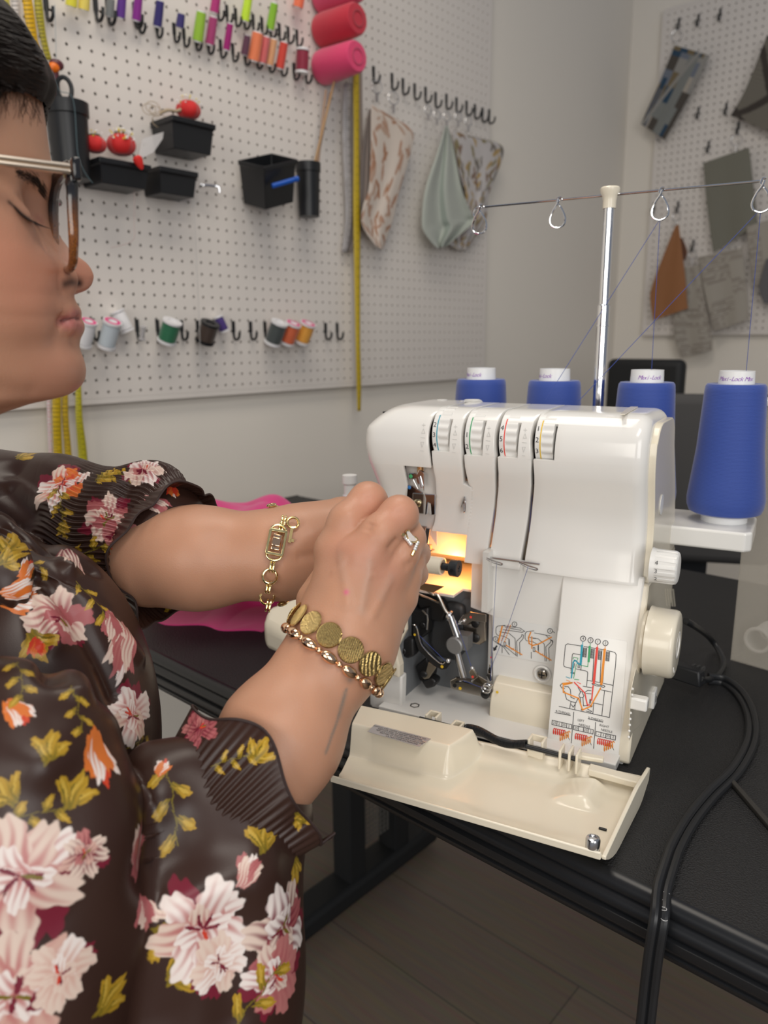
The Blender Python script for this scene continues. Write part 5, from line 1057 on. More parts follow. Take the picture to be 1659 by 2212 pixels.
fabric('upholstery sample with blue, brown and grey geometric blocks', [((1458, 98), (1534, 120)), ((1424, 180), (1490, 205)), ((1384, 268), (1436, 302))], blocks, pl=RB, off=.05, wave=.004)
def trellis(u, v):
    a = (u*1.2+v*1.0+.1) % 1; b2 = (u*1.3-v*1.5+.3) % 1
    if a < .17 or b2 < .15: return (.045, .036, .03)
    return (.17, .155, .125) if (v*60) % 2 < 1 else (.14, .125, .105)
fabric('large taupe sample with dark brown lattice lines at the upper right', [((1657, 76), (1790, 110)), ((1612, 190), (1745, 235)), ((1578, 250), (1700, 298))], trellis, pl=RB, off=.06, wave=.004)
fabric('plain grey-green rectangular fabric sample', [((1519, 352), (1618, 318)), ((1528, 450), (1628, 405)), ((1541, 546), (1637, 484))], lambda u, v: (.185, .18, .145) if (int(u*90)+int(v*140)) % 3 else (.17, .165, .13), pl=RB, off=.05, wave=.003)
fabric('rust brown leather-like triangle sample', [((1460, 486), (1466, 486)), ((1434, 550), (1473, 540)), ((1408, 620), (1481, 605)), ((1405, 650), (1484, 650)), ((1411, 692), (1487, 666))], lambda u, v: (.30, .125, .045), pl=RB, off=.06, wave=.003, rough=.7)
fabric('small dark rust fold showing behind the rust sample', [((1468, 512), (1474, 515)), ((1472, 530), (1484, 543)), ((1474, 560), (1480, 562))], lambda u, v: (.17, .065, .03), pl=RB, off=.045)
def script(seed):
    rd = random.Random(seed); W_ = [[rd.random() for _ in range(14)] for _ in range(40)]
    def f(u, v):
        j = int(v*34); k = int(u*11+(j % 3)*.4)
        blk = W_[int(v*5)][int(u*3)]
        if blk > .42 and (v*34) % 1 > .45 and W_[j % 40][k % 14] > .30: return (.24, .21, .18)
        return (.36, .33, .285)
    return f
fabric('narrow beige newsprint sample hanging lowest, below the pegboard edge', [((1478, 578), (1510, 572)), ((1476, 640), (1520, 630)), ((1455, 690), (1530, 690)), ((1460, 740), (1537, 730)), ((1472, 772), (1538, 756))], script(3), pl=RB, off=.045)
fabric('wide beige newsprint sample right of the narrow one', [((1507, 556), (1604, 535)), ((1524, 640), (1612, 612)), ((1543, 716), (1618, 690))], script(6), pl=RB, off=.052)
fabric('light speckled sample at the right edge of the picture', [((1612, 490), (1700, 462)), ((1622, 570), (1700, 560)), ((1630, 615), (1700, 625))], script(9), pl=RB, off=.055)
fabric('dark grey sample hanging low at the right edge', [((1655, 560), (1720, 540)), ((1640, 620), (1720, 610)), ((1650, 655), (1720, 665))], lambda u, v: (.12, .115, .12), pl=RB, off=.065)
for k, (x, y, lb) in enumerate(((1462, 77, 'clip ring above the geometric block sample'), (1591, 303, 'clip ring holding the grey-green sample'), (1461, 468, 'clip ring holding the rust triangle sample'), (1496, 552, 'wide clip holding the narrow newsprint sample'))): ring_clip(x, y, 11 if k < 2 else 8, lb, pl=RB, ax='Y')
m = MB(); m.tube(smooth_path([RB(1418, 300, .04), RB(1421, 304, .045), RB(1424, 300, .04)], 4), .003, 6); tag(m.build('clip_end', M['steel']), 'shiny clip end under the geometric block sample', 'clip')
# loose thread ends hanging over the left pegboard
for (P_, c_, lb) in (([(118, 10), (121, 120), (118, 150), (108, 160)], (.35, .40, .42), 'thin grey thread tail hanging from the top left spools'), ([(112, 150), (128, 195), (158, 215), (168, 330), (182, 370), (200, 395)], (.10, .16, .18), 'grey-green thread trailing over the large black cup'), ([(290, 345), (290, 480), (286, 520), (240, 535)], (.55, .42, .40), 'pale pink thread hanging below the tomato pincushion'), ([(416, 400), (424, 550), (436, 840)], (.50, .49, .48), 'thin white thread hanging below the small bin')):
    m = MB(); m.tube(smooth_path([B(x, y, .10 if 'cup' in lb else .05) for x, y in P_], 6), .0006, 5); tag(m.build('loose_thread', mat('loose_thread', c_, .7)), lb, 'thread')
# ================================================================== BEHIND AND BESIDE THE MACHINE
def chair(label, X, Y, top, w_, rz, grey):
    t = thing('office_chair', label, 'chair', (X, Y, 0), rz); Rz = Matrix.Rotation(rz, 3, 'Z'); o = Vector((X, Y, 0))
    m = MB(); m.box(o+Rz @ Vector((0, .22, top-.20)), (w_, .05, .40), Rz); m.build('backrest', grey, t, smooth=40, bevel=.022, seg=4)
    m = MB(); m.box(o+Rz @ Vector((0, 0, .47)), (.46, .44, .07), Rz); m.build('seat', M['blackm'], t, smooth=40, bevel=.03, seg=4)
    m = MB(); m.cyl(o+NZ*.10, o+NZ*.44, .025); m.box(o+Rz @ Vector((0, .235, .62)), (.06, .02, .34), Rz); m.build('column', M['black'], t)
    for k in range(5):
        a = 2*PI*k/5+rz; e = o+Vector((math.cos(a)*.28, math.sin(a)*.28, .07)); m = MB(); m.tube([o+NZ*.11, e], [.022, .014], 8); l = m.build('leg', M['black'], t); m = MB(); c_ = e-NZ*.042; m.cylb(c_-Vector((math.sin(a), -math.cos(a), 0))*.012, c_+Vector((math.sin(a), -math.cos(a), 0))*.012, .027); m.build('caster', M['black'], l)
    for s_ in (-1, 1):
        m = MB(); m.tube(smooth_path([o+Rz @ Vector((s_*.22, .05, .47)), o+Rz @ Vector((s_*.27, .05, .55)), o+Rz @ Vector((s_*.27, .0, .68)), o+Rz @ Vector((s_*.27, -.12, .69))], 5), .016, 8); m.build('armrest', M['black'], t)
chair('black office chair behind the machine between the middle thread cones', -1.06, 2.25, 1.045, .26, 0, M['blackm'])
chair('dark grey office chair behind the right thread cones', -.52, 1.62, .985, .34, .5, mat('charcoal_fabric', (.075, .073, .072), .85))
# frosted storage box
t = thing('plastic_box', 'frosted plastic storage box standing at the right of the table', 'box', mp(1600, 1440, z=0))
f0 = mp(1578, 1424, z=.001); dirx = (mp(1659, 1447, z=.001)-f0); dirx.z = 0; dirx.normalize(); diry = NZ.cross(dirx)
H_ = .30; frost = mat('frosted_plastic', (.55, .51, .44), .35, alpha=.36); m = MB()
c00, c10, c11, c01 = f0, f0+dirx*.22, f0+dirx*.22+diry*.30, f0+diry*.30
for a, b2 in ((c00, c10), (c10, c11), (c11, c01), (c01, c00)): m.add([a, b2, b2+NZ*H_, a+NZ*H_], [(0, 1, 2, 3)])
m.add([c00, c10, c11, c01], [(0, 1, 2, 3)]); m.build('box_body', frost, t, smooth=0, solid=.0015)
m = MB(); m.tube([p+NZ*H_ for p in (c00, c10, c11, c01)], .004, 8, closed=True); m.build('box_rim', mat('frosted_rim', (.75, .73, .70), .3), t)
ins_ = f0+dirx*.045+diry*.03
m = MB(); m.ball(f0+dirx*.10+diry*.14+NZ*.145, (.065, .07, .05), 24, 14); tag(m.build('red_cloth', mat('dusty_red_cloth', (.32, .10, .08), .9)), 'blurred reddish bundle inside the frosted storage box', 'cloth')
m = MB(); m.box(f0+dirx*.115+diry*.17+NZ*.045, (.17, .2, .08), frame_from((0, 0, 1), dirx)); tag(m.build('blue_cloth', mat('navy_cloth', (.02, .03, .08), .9), smooth=40, bevel=.02, seg=3), 'dark navy bundle at the bottom of the frosted storage box', 'cloth')
c_ = mp(1636, 1383, x=.0)+Vector((0, 0, 0)); ring_c = plane_pt(1636, 1383, f0+diry*.012, diry); m = MB(); m.tube([ring_c+(dirx*math.cos(a)+NZ*math.sin(a))*.0135 for a in [2*PI*q/28 for q in range(28)]], .0022, 8, closed=True); m.lathe([(.0125, 0), (.0125, .04), (.010, .04)], ring_c, diry, 24, cap=False); tag(m.build('white_roll', mat('white_tube', (.72, .70, .66), .5)), 'round white tube end pressed against the frosted storage box', 'tube')
# white cone at the machine left
o = plane_pt(757, 1120, (0, .98, 0), (0, 1, 0)); o = mp(757, 1128, z=0.0); rr_ = pxm(o, 14)
t = thing('white_thread_cone', 'small blurred cone of white thread behind the left end of the machine', 'thread cone', at(757, 1130, .95)-NZ*.0)
P0_ = at(757, 1130, .95); base = Vector((P0_.x, P0_.y, TZ)); topz = at(757, 1022, .95).z; m = MB(); r_ = pxm(base, 15); m.lathe([(r_, 0), (r_, .01), (r_*.8, topz-TZ-.012), (r_*1.02, topz-TZ-.010), (r_, topz-TZ), (.0001, topz-TZ)], base, NZ, 28); m.build('cone_core', M['core'], t); m = MB(); m.lathe([(r_*.9, .012), (r_*1.15, .013), (r_*.98, topz-TZ-.025), (r_*.8, topz-TZ-.024)], base, NZ, 28); m.build('wound_thread', thread_m((.66, .62, .66)), t)
# power cord
def tz(px, py, h=.004): return plane_pt(px, py, (0, 0, TZ+h), (0, 0, 1))
cord = thing('power_cord', 'black twin power cord running from the plug over the table edge', 'cord', tz(1500, 1480, 0))
pA = smooth_path([mp(1460, 1338, x=.012), mp(1490, 1346, x=.03), tz(1535, 1380, .02), tz(1562, 1425, .006), tz(1553, 1455, .005), tz(1530, 1468, .008), mp(1512, 1466, z=.02)], 8)
pB = smooth_path([tz(1530, 1466, .006), tz(1565, 1472), tz(1600, 1500), tz(1622, 1545), tz(1622, 1600), tz(1590, 1662), tz(1535, 1718), tz(1490, 1775), tz(1455, 1840), tz(1438, 1893)], 8)
e_ = pB[-1]; hang = [plane_pt(1428, 1940, (0, TF-.004, 0), (0, 1, 0)), plane_pt(1424, 1985, (0, TF-.020, 0), (0, 1, 0)), plane_pt(1412, 2060, (0, TF-.024, 0), (0, 1, 0)), plane_pt(1402, 2140, (0, TF-.024, 0), (0, 1, 0)), plane_pt(1392, 2230, (0, TF-.026, 0), (0, 1, 0)), plane_pt(1370, 2400, (0, TF-.03, 0), (0, 1, 0))]
hang[0].z = TZ+.002
pB2 = smooth_path([pB[-9], e_]+hang, 8)
full = pB[:-9]+pB2
for s_ in (-1, 1):
    P_ = []
    for i, p in enumerate(full):
        a = full[max(0, i-1)]; b2 = full[min(len(full)-1, i+1)]; d = (b2-a).normalized(); v = (CAM-p).normalized(); sd = d.cross(v).normalized(); P_.append(p+sd*.0030*s_)
    m = MB(); m.tube(P_, .0034, 10); m.build('cable_strand', M['black'], cord)
m = MB(); m.tube(pA, .0034, 10); m.build('cable_strand', M['black'], cord)
pc = mp(1485, 1455, z=.02); m = MB(); v1 = (mp(1520, 1468, z=.02)-mp(1448, 1445, z=.02)).normalized(); m.box(pc, (.036, .016, .017), frame_from((0, 0, 1), v1), taper=.85); m.build('plug', M['black'], cord, smooth=30, bevel=.002)
m = MB()
for k in range(3): m.box(mp(1497+k*10, 1440+k*3, z=.026), (.0022, .0100, .004), frame_from((0, 0, 1), v1))
m.build('plug_ribs', mat('plug_grey', (.05, .05, .05), .5), cord, smooth=0)
m = MB(); txt = '(UL) E199812 SPT-2 VW-1 105C 300V'; acc = 0; seq = full[::-1]; k = 0; start = min(range(len(seq)), key=lambda i: abs(to_px(seq[i])[1]-2000)); dist = 0; i = start
while k < len(txt) and i < len(seq)-1:
    step = (seq[i+1]-seq[i]).length; dist += step
    if dist >= .0056:
        dist = 0; d = (seq[i+1]-seq[i]).normalized(); v = (CAM-seq[i]).normalized(); sd = v.cross(d).normalized()
        if txt[k] != ' ': text_into(m, txt[k], .0046, seq[i]+sd*(-.0028)+v*.0036, d, sd, .0002)
        k += 1
    i += 1
if m.v: m.build('printed_text', mat('white_ink', (.42, .42, .42), .6), cord, smooth=0)
m = MB(); m.prism([tz(1572, 1690, .001), tz(1580, 1686, .001), tz(1690, 1812, .001), tz(1680, 1818, .001)], NZ*.004); tag(m.build('black_rod', mat('black_rod', (.03, .028, .025), .35), smooth=0, bevel=.001), 'thin flat black bar lying on the table at the lower right', 'bar')
# pink fabric heap on the table
rows = [((286, 1338), (560, 1366), None), ((300, 1290), (660, 1310), None), ((330, 1210), (668, 1240), .93), ((380, 1130), (678, 1160), 1.02), ((415, 1088), (678, 1108), 1.08), ((425, 1076), (672, 1090), 1.12), ((450, 1100), (650, 1120), 1.18)]
def prow(r_, u):
    x, y = lerp(r_[0][0], r_[1][0], u), lerp(r_[0][1], r_[1][1], u)
    return tz(x, y, .001) if r_[2] is None else at(x, y, r_[2])
NU, NV = 150, 110; G = []; pins_ = [np.array([tuple(prow(r_, u)) for r_ in rows]) for u in np.linspace(0, 1, NU+1)]
for j in range(NV+1):
    q = j/NV*(len(rows)-1); i = min(int(q), len(rows)-2); f = q-i; row = []
    for k in range(NU+1):
        P = pins_[k]; p0, p1, p2, p3 = P[max(i-1, 0)], P[i], P[i+1], P[min(i+2, len(rows)-1)]; p = .5*((2*p1)+(p2-p0)*f+(2*p0-5*p1+4*p2-p3)*f*f+(3*p1-p0-3*p2+p3)*f**3)
        u, v = k/NU, j/NV; e = math.sin(PI*min(1, max(0, u)))**.5*min(1, v*5)*(1-.8*max(0, (v-.55)/.45))
        w_ = (.010*math.sin(9*u+5*v+2*math.sin(4*v+3*u))+.008*math.sin(17*u-11*v+1.5*math.sin(7*u))+.006*abs(math.sin(13*v+6*u)))*e
        P_ = Vector(p)+NZ*w_+Vector((.004*math.sin(12*v), .006*math.sin(15*u+3*v), 0)); P_.z = max(P_.z, TZ+.0008); row.append(P_)
    G.append(row)
m = MB(); m.grid(G); tag(m.build('pink_fabric', mat('hot_pink_cotton', (.62, .035, .20), .8, bump=.1, bscale=700, sheen=.3), smooth=180, solid=.0012), 'crumpled hot pink fabric heaped on the table behind the left forearm', 'fabric')
# ================================================================== PERSON
HA = math.radians(76); hf = Vector((math.cos(HA), math.sin(HA), 0)); hs = Vector((math.sin(HA), -math.cos(HA), 0))   # facing, her right side
N0 = at(200, 592, .455)                                  # tip of the nose
person = thing('person', 'person in a dark brown floral satin blouse and glasses threading the overlock machine', 'person', (N0.x-.12, N0.y-.18, 0))
def hl(px, py, s=0): return plane_pt(px, py, N0+hs*s, hs)
def hF(P): d = P-N0; return d.dot(hf), d.z
PRF = [(-260, -52), (-170, -28), (-90, 5), (-25, 46), (14, 84), (44, 122), (68, 166), (86, 215), (96, 278), (101, 318), (105, 345), (113, 378), (114, 400), (112, 424), (108, 446), (113, 480), (131, 515), (150, 540), (168, 556), (184, 566), (196, 581), (202, 597), (198, 614), (187, 627), (170, 633), (152, 637), (151, 645), (159, 657), (168, 668), (172, 677), (170, 686), (176, 697), (179, 708), (176, 719), (169, 731), (166, 748), (171, 762), (178, 779), (182, 799), (180, 819), (169, 835), (156, 845), (136, 853), (112, 857), (88, 861), (68, 867), (34, 879), (0, 890), (-30, 905), (-50, 930), (-60, 980), (-66, 1040)]
BSE = [(-260, -52), (-170, -28), (-90, 5), (-25, 46), (14, 84), (44, 122), (68, 166), (86, 215), (96, 278), (101, 318), (105, 345), (112, 378), (111, 400), (106, 424), (102, 446), (102, 480), (106, 515), (112, 540), (118, 556), (124, 566), (131, 581), (137, 597), (142, 614), (146, 627), (148, 633), (150, 637)]+PRF[26:]
def to_fu(L): a = np.array([hF(hl(*p)) for p in L]); return a[np.argsort(a[:, 1])]
fu0, fub = to_fu(PRF), to_fu(BSE)
def smooth_np(y, k): 
    w = np.ones(k)/k; yy = np.concatenate([np.full(k, y[0]), y, np.full(k, y[-1])]); return np.convolve(yy, w, 'same')[k:-k]
NR, NCc = 430, 560
Umin, Umax = fu0[0, 1], fu0[-1, 1]; Uv = np.linspace(Umin, Umax, NR)
F0 = smooth_np(np.interp(Uv, fu0[:, 1], fu0[:, 0]), 5); Fb = smooth_np(np.interp(Uv, fub[:, 1], fub[:, 0]), 7)
zU = lambda py: hF(hl(150, py))[1]
def prof_u(pairs): a = sorted([(zU(y), v) for y, v in pairs]); return np.interp(Uv, [q[0] for q in a], [q[1] for q in a])
Bw = smooth_np(prof_u([(-52, .004), (-40, .018), (-20, .032), (10, .045), (60, .057), (130, .065), (200, .069), (350, .0715), (450, .0725), (560, .0725), (640, .070), (720, .065), (800, .058), (850, .055), (900, .055), (1040, .060)]), 25)
Fc = smooth_np(prof_u([(-60, -.125), (350, -.125), (700, -.120), (850, -.118), (920, -.125), (1040, -.135)]), 25)
pw = smooth_np(prof_u([(-60, 1), (500, 1.0), (700, .92), (800, .84), (900, 1)]), 15)
wn = prof_u([(380, .009), (450, .0085), (520, .0095), (570, .0115), (600, .0135), (630, .014), (660, .014)])
th_ = np.linspace(-PI, PI, NCc, endpoint=False); TH, UU = np.meshgrid(th_, Uv); i_ = np.arange(NR)[:, None]
ct, st_ = np.cos(TH), np.sin(TH); A_ = (Fb-Fc)[:, None]
yy = Bw[:, None]*np.sign(st_)*np.abs(st_)**(1/pw[:, None]) if False else Bw[:, None]*st_
fr = np.where(ct > 0, A_*np.abs(ct)**pw[:, None], -.085*np.abs(ct)*np.minimum(1, Bw[:, None]/.066))
Ff = Fc[:, None]+fr
front = ct > 0
amp = (F0-Fb)[:, None]; Ff = Ff+np.where(front, amp*np.exp(-(np.abs(yy)/wn[:, None])**2.3), 0)
HV = (np.array(N0)+Ff[..., None]*np.array(hf)+yy[..., None]*np.array(hs)+UU[..., None]*np.array([0, 0, 1])).reshape(-1, 3)
ii = np.arange(NR*NCc).reshape(NR, NCc); nx_ = np.roll(ii, -1, 1); HF = np.stack([ii[1:], nx_[1:], nx_[:-1], ii[:-1]], -1).reshape(-1, 4)
def bvh(V, F): return BVHTree.FromPolygons([tuple(v) for v in V], [tuple(f) for f in F.tolist()])
def cast(t, px, py):
    r = ray(px, py); h = t.ray_cast(CAM, r); return h[0]
def pdist(V, pts):
    "distance from every vertex to a polyline, and the parameter along it"
    best = np.full(len(V), 9.); par = np.zeros(len(V)); P = np.array([tuple(p) for p in pts]); n = max(1, len(P)-1)
    lo, hi = P.min(0)-.085, P.max(0)+.085; m = np.all((V > lo) & (V < hi), 1); Q = V[m]
    if not len(Q): return best, par
    bb = np.full(len(Q), 9.); pp_ = np.zeros(len(Q))
    for i in range(n):
        a = P[i]; b_ = P[min(i+1, len(P)-1)]; d = b_-a; L = d@d; t = np.clip(((Q-a)@d)/L, 0, 1) if L > 0 else np.zeros(len(Q))
        ds = np.linalg.norm(Q-(a+t[:, None]*d), axis=1); k = ds < bb; bb[k] = ds[k]; pp_[k] = (i+t[k])/n
    best[m] = bb; par[m] = pp_; return best, par
def mirror_pt(p): d = Vector(p)-N0; return N0+hf*d.dot(hf)-hs*d.dot(hs)+NZ*d.z
def casts(t, pts): return [q for q in (cast(t, *p) for p in pts) if q is not None]
def sculpt(V, F, tree, jobs, both=True):
    for pts, w, dep in jobs:
        P = casts(tree, pts)
        if not P: continue
        N = vnormals(V, F)
        for PP in ([P, [mirror_pt(p) for p in P]] if both else [P]):
            d, par = pdist(V, PP); V = V-N*(dep*np.exp(-(d/w)**2)*(np.clip(np.minimum(par, 1-par)*6+.35, 0, 1) if len(PP) > 1 and w < .006 else 1))[:, None]
    return V
ht = bvh(HV, HF)
jobs = [([(88, 452)], .016, .0075), ([(60, 440)], .018, .0045), ([(52, 462)], .0135, -.0050), ([(66, 470)], .010, -.0025),
        ([(40, 560), (70, 600)], .030, -.0040), ([(30, 640)], .03, -.003), ([(139, 603)], .0085, -.0058), ([(130, 598)], .006, -.0022), ([(120, 584), (115, 604), (121, 624), (132, 634)], .0026, .0040), ([(160, 628), (146, 630)], .0022, .0012),
        ([(140, 614), (153, 610), (169, 612)], .0030, .0060), ([(120, 640), (116, 668), (122, 700)], .010, .0022), ([(128, 692), (134, 694)], .0045, .0028), ([(132, 694), (150, 689), (170, 688)], .0018, .0030), ([(131, 697)], .0035, .0016),
        ([(160, 706), (145, 704)], .005, -.0016), ([(155, 676), (142, 684)], .004, -.0010), ([(150, 735), (120, 735)], .009, .0020), ([(40, 392), (80, 372), (106, 392)], .009, -.0020),
        ([(140, 790)], .018, -.0030), ([(60, 850), (0, 842)], .006, .0012), ([(18, 436), (30, 446), (44, 460), (58, 471), (74, 480)], .0018, .0016), ([(34, 420), (56, 436), (80, 444), (96, 440)], .0022, .0014), ([(60, 500), (80, 520), (96, 540)], .005, .0012), ([(44, 508), (60, 530), (72, 548)], .004, .0008),
        ([(30, 300), (88, 300)], .010, -.0004)]
HV = sculpt(HV, HF, ht, jobs)
# ------------------------------------------------ arms and hands
def A3(px, py, d): return np.array(tuple(at(px, py, d)))
def chain(pts): return [(A3(*a[:3]), A3(*b_[:3]), a[3], b_[3]) for a, b_ in zip(pts, pts[1:])]
def union(P, parts, k):
    D = None
    for a, b_, ra, rb in parts:
        d = s_cone(P, a, b_, ra, rb); D = d if D is None else smin(D, d, k)
    return D
fing = [chain([(726, 1185, .505, .0135), (752, 1128, .505, .0128), (795, 1082, .515, .0122), (835, 1120, .545, .0100), (872, 1165, .560, .0078)]),
        chain([(785, 1200, .492, .0135), (822, 1155, .490, .0128), (862, 1112, .498, .0120), (880, 1150, .530, .0095), (890, 1192, .552, .0078)]),
        chain([(838, 1235, .500, .0130), (865, 1195, .500, .0118), (882, 1164, .510, .0110), (900, 1196, .538, .0088), (896, 1225, .556, .0072)]),
        chain([(858, 1285, .512, .0125), (874, 1245, .515, .0105), (884, 1216, .525, .0098), (898, 1240, .548, .0080), (888, 1258, .560, .0068)]),
        chain([(690, 1300, .520, .016), (730, 1225, .555, .0135), (800, 1190, .575, .0105), (858, 1200, .580, .0085)])]
palm = [(A3(735, 1392, .492), A3(730, 1200, .507), .0240, .0150), (A3(745, 1385, .488), A3(785, 1210, .494), .0235, .0165), (A3(765, 1385, .492), A3(836, 1240, .504), .0225, .0155), (A3(775, 1395, .498), A3(852, 1290, .516), .0205, .0150), (A3(720, 1330, .51), A3(800, 1280, .53), .022, .020)]
fore = [(A3(735, 1398, .492), A3(695, 1450, .486), .0265, .0275), (A3(750, 1400, .498), A3(708, 1458, .49), .0222, .0235), (A3(700, 1440, .488), A3(605, 1590, .468), .0275, .0360), (A3(610, 1590, .468), A3(545, 1700, .456), .0370, .0345)]
def rhand(P):
    D = union(P, palm, .014); D = smin(D, union(P, fore, .012), .016); F_ = None
    for ch in fing:
        f = union(P, ch, .005); F_ = f if F_ is None else smin(F_, f, .0022)
    return smin(D, F_, .0065)
def bounds(parts, pad=.05): a = np.array([p for q in parts for p in q[:2]]); return a.min(0)-pad, a.max(0)+pad
allr = palm+fore+[q for ch in fing for q in ch]; lo_b, hi_b = bounds(allr)
def refine(V, F, fn, n=1, it=2):
    for _ in range(n):
        E = np.concatenate([F[:, [i, (i+1) % 4]] for i in range(4)]); E.sort(1); key = E[:, 0].astype(np.int64)*len(V)+E[:, 1]; uq, inv = np.unique(key, return_inverse=True)
        mid = (V[uq//len(V)]+V[uq % len(V)])/2; fc = V[F].mean(1); nV = len(V); nE = len(uq); nF = len(F); V = np.concatenate([V, mid, fc]); e = [nV+inv[i*nF:(i+1)*nF] for i in range(4)]; c_ = nV+nE+np.arange(nF)
        F = np.concatenate([np.stack([F[:, i], e[i], c_, e[i-1]], 1) for i in range(4)])
    for _ in range(it):
        for q in range(0, len(V), 200000):
            P = V[q:q+200000].astype(np.float32); d = fn(P); h = 4e-4; g = np.stack([fn(P+np.eye(3, dtype=np.float32)[i]*h)-fn(P-np.eye(3, dtype=np.float32)[i]*h) for i in range(3)], 1); g /= np.maximum(np.linalg.norm(g, axis=1), 1e-9)[:, None]; V[q:q+200000] = P-g*np.clip(d, -.004, .004)[:, None]
    return V, F
RV, RF = surface_nets(rhand, lo_b, hi_b, .0028); RV, RF = refine(RV, RF, rhand, 1)
rt = bvh(RV, RF)
RV = sculpt(RV, RF, rt, [([(803, 1128), (792, 1150)], .0035, .0018), ([(862, 1164), (850, 1176), (838, 1190)], .0035, .0020), ([(752, 1108)], .006, -.0004), ([(735, 1180)], .012, -.0018), ([(792, 1198)], .012, -.0020), ([(845, 1238)], .011, -.0016),
    ([(668, 1395), (720, 1340), (800, 1362), (826, 1385)], .0035, .0006), ([(640, 1330), (730, 1318), (800, 1340)], .0030, .0006), ([(800, 1215), (790, 1260), (780, 1320)], .0035, -.0011), ([(845, 1245), (825, 1290), (800, 1340)], .0030, -.0010), ([(737, 1200), (745, 1260), (752, 1320)], .0030, -.0009),
    ([(792, 1250), (800, 1240), (815, 1243)], .0022, -.0009), ([(750, 1200), (735, 1225), (715, 1240)], .002, -.0008), ([(788, 1072), (800, 1080)], .0016, .0004), ([(856, 1105), (870, 1108)], .0016, .0004), ([(848, 1170), (870, 1200)], .003, .0008), ([(870, 1225), (890, 1215)], .003, .0010)], both=False)
lfa = [(A3(330, 1205, .615), A3(430, 1205, .605), .0400, .0385), (A3(430, 1205, .605), A3(600, 1198, .60), .0385, .0330), (A3(600, 1198, .60), A3(665, 1180, .605), .0325, .0280), (A3(665, 1170, .605), A3(740, 1140, .615), .0290, .0250), (A3(660, 1215, .61), A3(740, 1200, .625), .024, .022)]
lfi = [chain([(740, 1118, .62, .0120), (800, 1105, .63, .0110), (845, 1135, .635, .0095), (868, 1165, .63, .0080)]), chain([(745, 1145, .625, .012), (805, 1140, .64, .011), (850, 1165, .64, .0095), (872, 1185, .632, .008)]), chain([(745, 1175, .63, .0115), (800, 1175, .645, .010), (838, 1195, .645, .009), (862, 1205, .64, .0075)]), chain([(740, 1200, .63, .011), (785, 1208, .645, .009), (820, 1222, .645, .008), (840, 1228, .64, .007)]), chain([(700, 1150, .60, .015), (760, 1130, .60, .0125), (820, 1150, .61, .0105), (862, 1180, .615, .0085)])]
def lhand(P):
    D = union(P, lfa, .016); F_ = None
    for ch in lfi:
        f = union(P, ch, .005); F_ = f if F_ is None else smin(F_, f, .003)
    return smin(D, F_, .008)
lo_b, hi_b = bounds(lfa+[q for ch in lfi for q in ch]); LV, LF = surface_nets(lhand, lo_b, hi_b, .0032); LV, LF = refine(LV, LF, lhand, 1)
LV = sculpt(LV, LF, bvh(LV, LF), [([(470, 1170), (560, 1200), (680, 1200)], .010, .0010), ([(640, 1205), (690, 1198)], .004, .0014), ([(655, 1170), (700, 1140)], .006, -.0008)], both=False)
# ------------------------------------------------ skin
def blot(V, C, pts, w, col, a, tree):
    P = casts(tree, pts)
    if not P: return C
    d, _ = pdist(V, P); k = (a*np.exp(-(d/w)**2))[:, None]; return C*(1-k)+np.array(col)*k
SK = np.array((.50, .262, .165))
def skin_cols(V, seed):
    n = np.sin(V[:, 0]*190+2*np.sin(V[:, 1]*160))*np.sin(V[:, 2]*170+seed)*.5+.5
    return SK*(1+.05*(n[:, None]-.5))
HC = skin_cols(HV, 1); ht = bvh(HV, HF)
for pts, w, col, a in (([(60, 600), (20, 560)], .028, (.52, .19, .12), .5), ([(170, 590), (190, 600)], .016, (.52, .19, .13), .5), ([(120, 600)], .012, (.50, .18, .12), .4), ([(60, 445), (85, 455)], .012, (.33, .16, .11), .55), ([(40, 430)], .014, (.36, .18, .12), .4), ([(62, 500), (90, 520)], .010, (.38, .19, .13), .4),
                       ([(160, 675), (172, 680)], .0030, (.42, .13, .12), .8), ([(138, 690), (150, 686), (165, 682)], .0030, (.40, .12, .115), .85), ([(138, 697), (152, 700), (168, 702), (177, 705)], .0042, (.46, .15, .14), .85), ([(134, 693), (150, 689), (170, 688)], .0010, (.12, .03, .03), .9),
                       ([(141, 614), (154, 610), (171, 612)], .0027, (.025, .008, .006), 1.0), ([(150, 790), (120, 820)], .02, (.50, .20, .14), .3), ([(20, 350), (70, 300)], .025, (.56, .31, .20), .4), ([(0, 860), (60, 862)], .012, (.34, .16, .10), .3), ([(150, 640), (120, 650)], .008, (.46, .22, .14), .4),  # first blot paints the dark of the nostril hollow into the skin
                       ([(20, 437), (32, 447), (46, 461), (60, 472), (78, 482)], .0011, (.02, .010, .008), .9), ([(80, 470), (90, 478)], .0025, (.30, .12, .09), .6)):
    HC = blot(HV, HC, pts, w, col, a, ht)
RC = skin_cols(RV, 2); rt = bvh(RV, RF)
for pts, w, col, a in (([(795, 1085)], .014, (.56, .25, .17), .5), ([(862, 1112)], .013, (.56, .25, .17), .5), ([(740, 1180), (790, 1200), (840, 1240)], .016, (.55, .24, .17), .4), ([(748, 1279)], .0016, (.62, .10, .22), .9), ([(800, 1215), (792, 1262), (782, 1318)], .003, (.42, .27, .20), .45), ([(845, 1245), (825, 1290)], .003, (.42, .27, .20), .4), ([(737, 1200), (742, 1250)], .003, (.43, .27, .20), .4),
                       ([(765, 1452), (757, 1466)], .0024, (.16, .15, .13), .7), ([(748, 1490), (740, 1520), (728, 1560), (716, 1590), (704, 1625)], .0012, (.17, .17, .15), .75), ([(745, 1505), (735, 1545)], .0022, (.2, .19, .16), .35)): RC = blot(RV, RC, pts, w, col, a, rt)
LC = skin_cols(LV, 3)
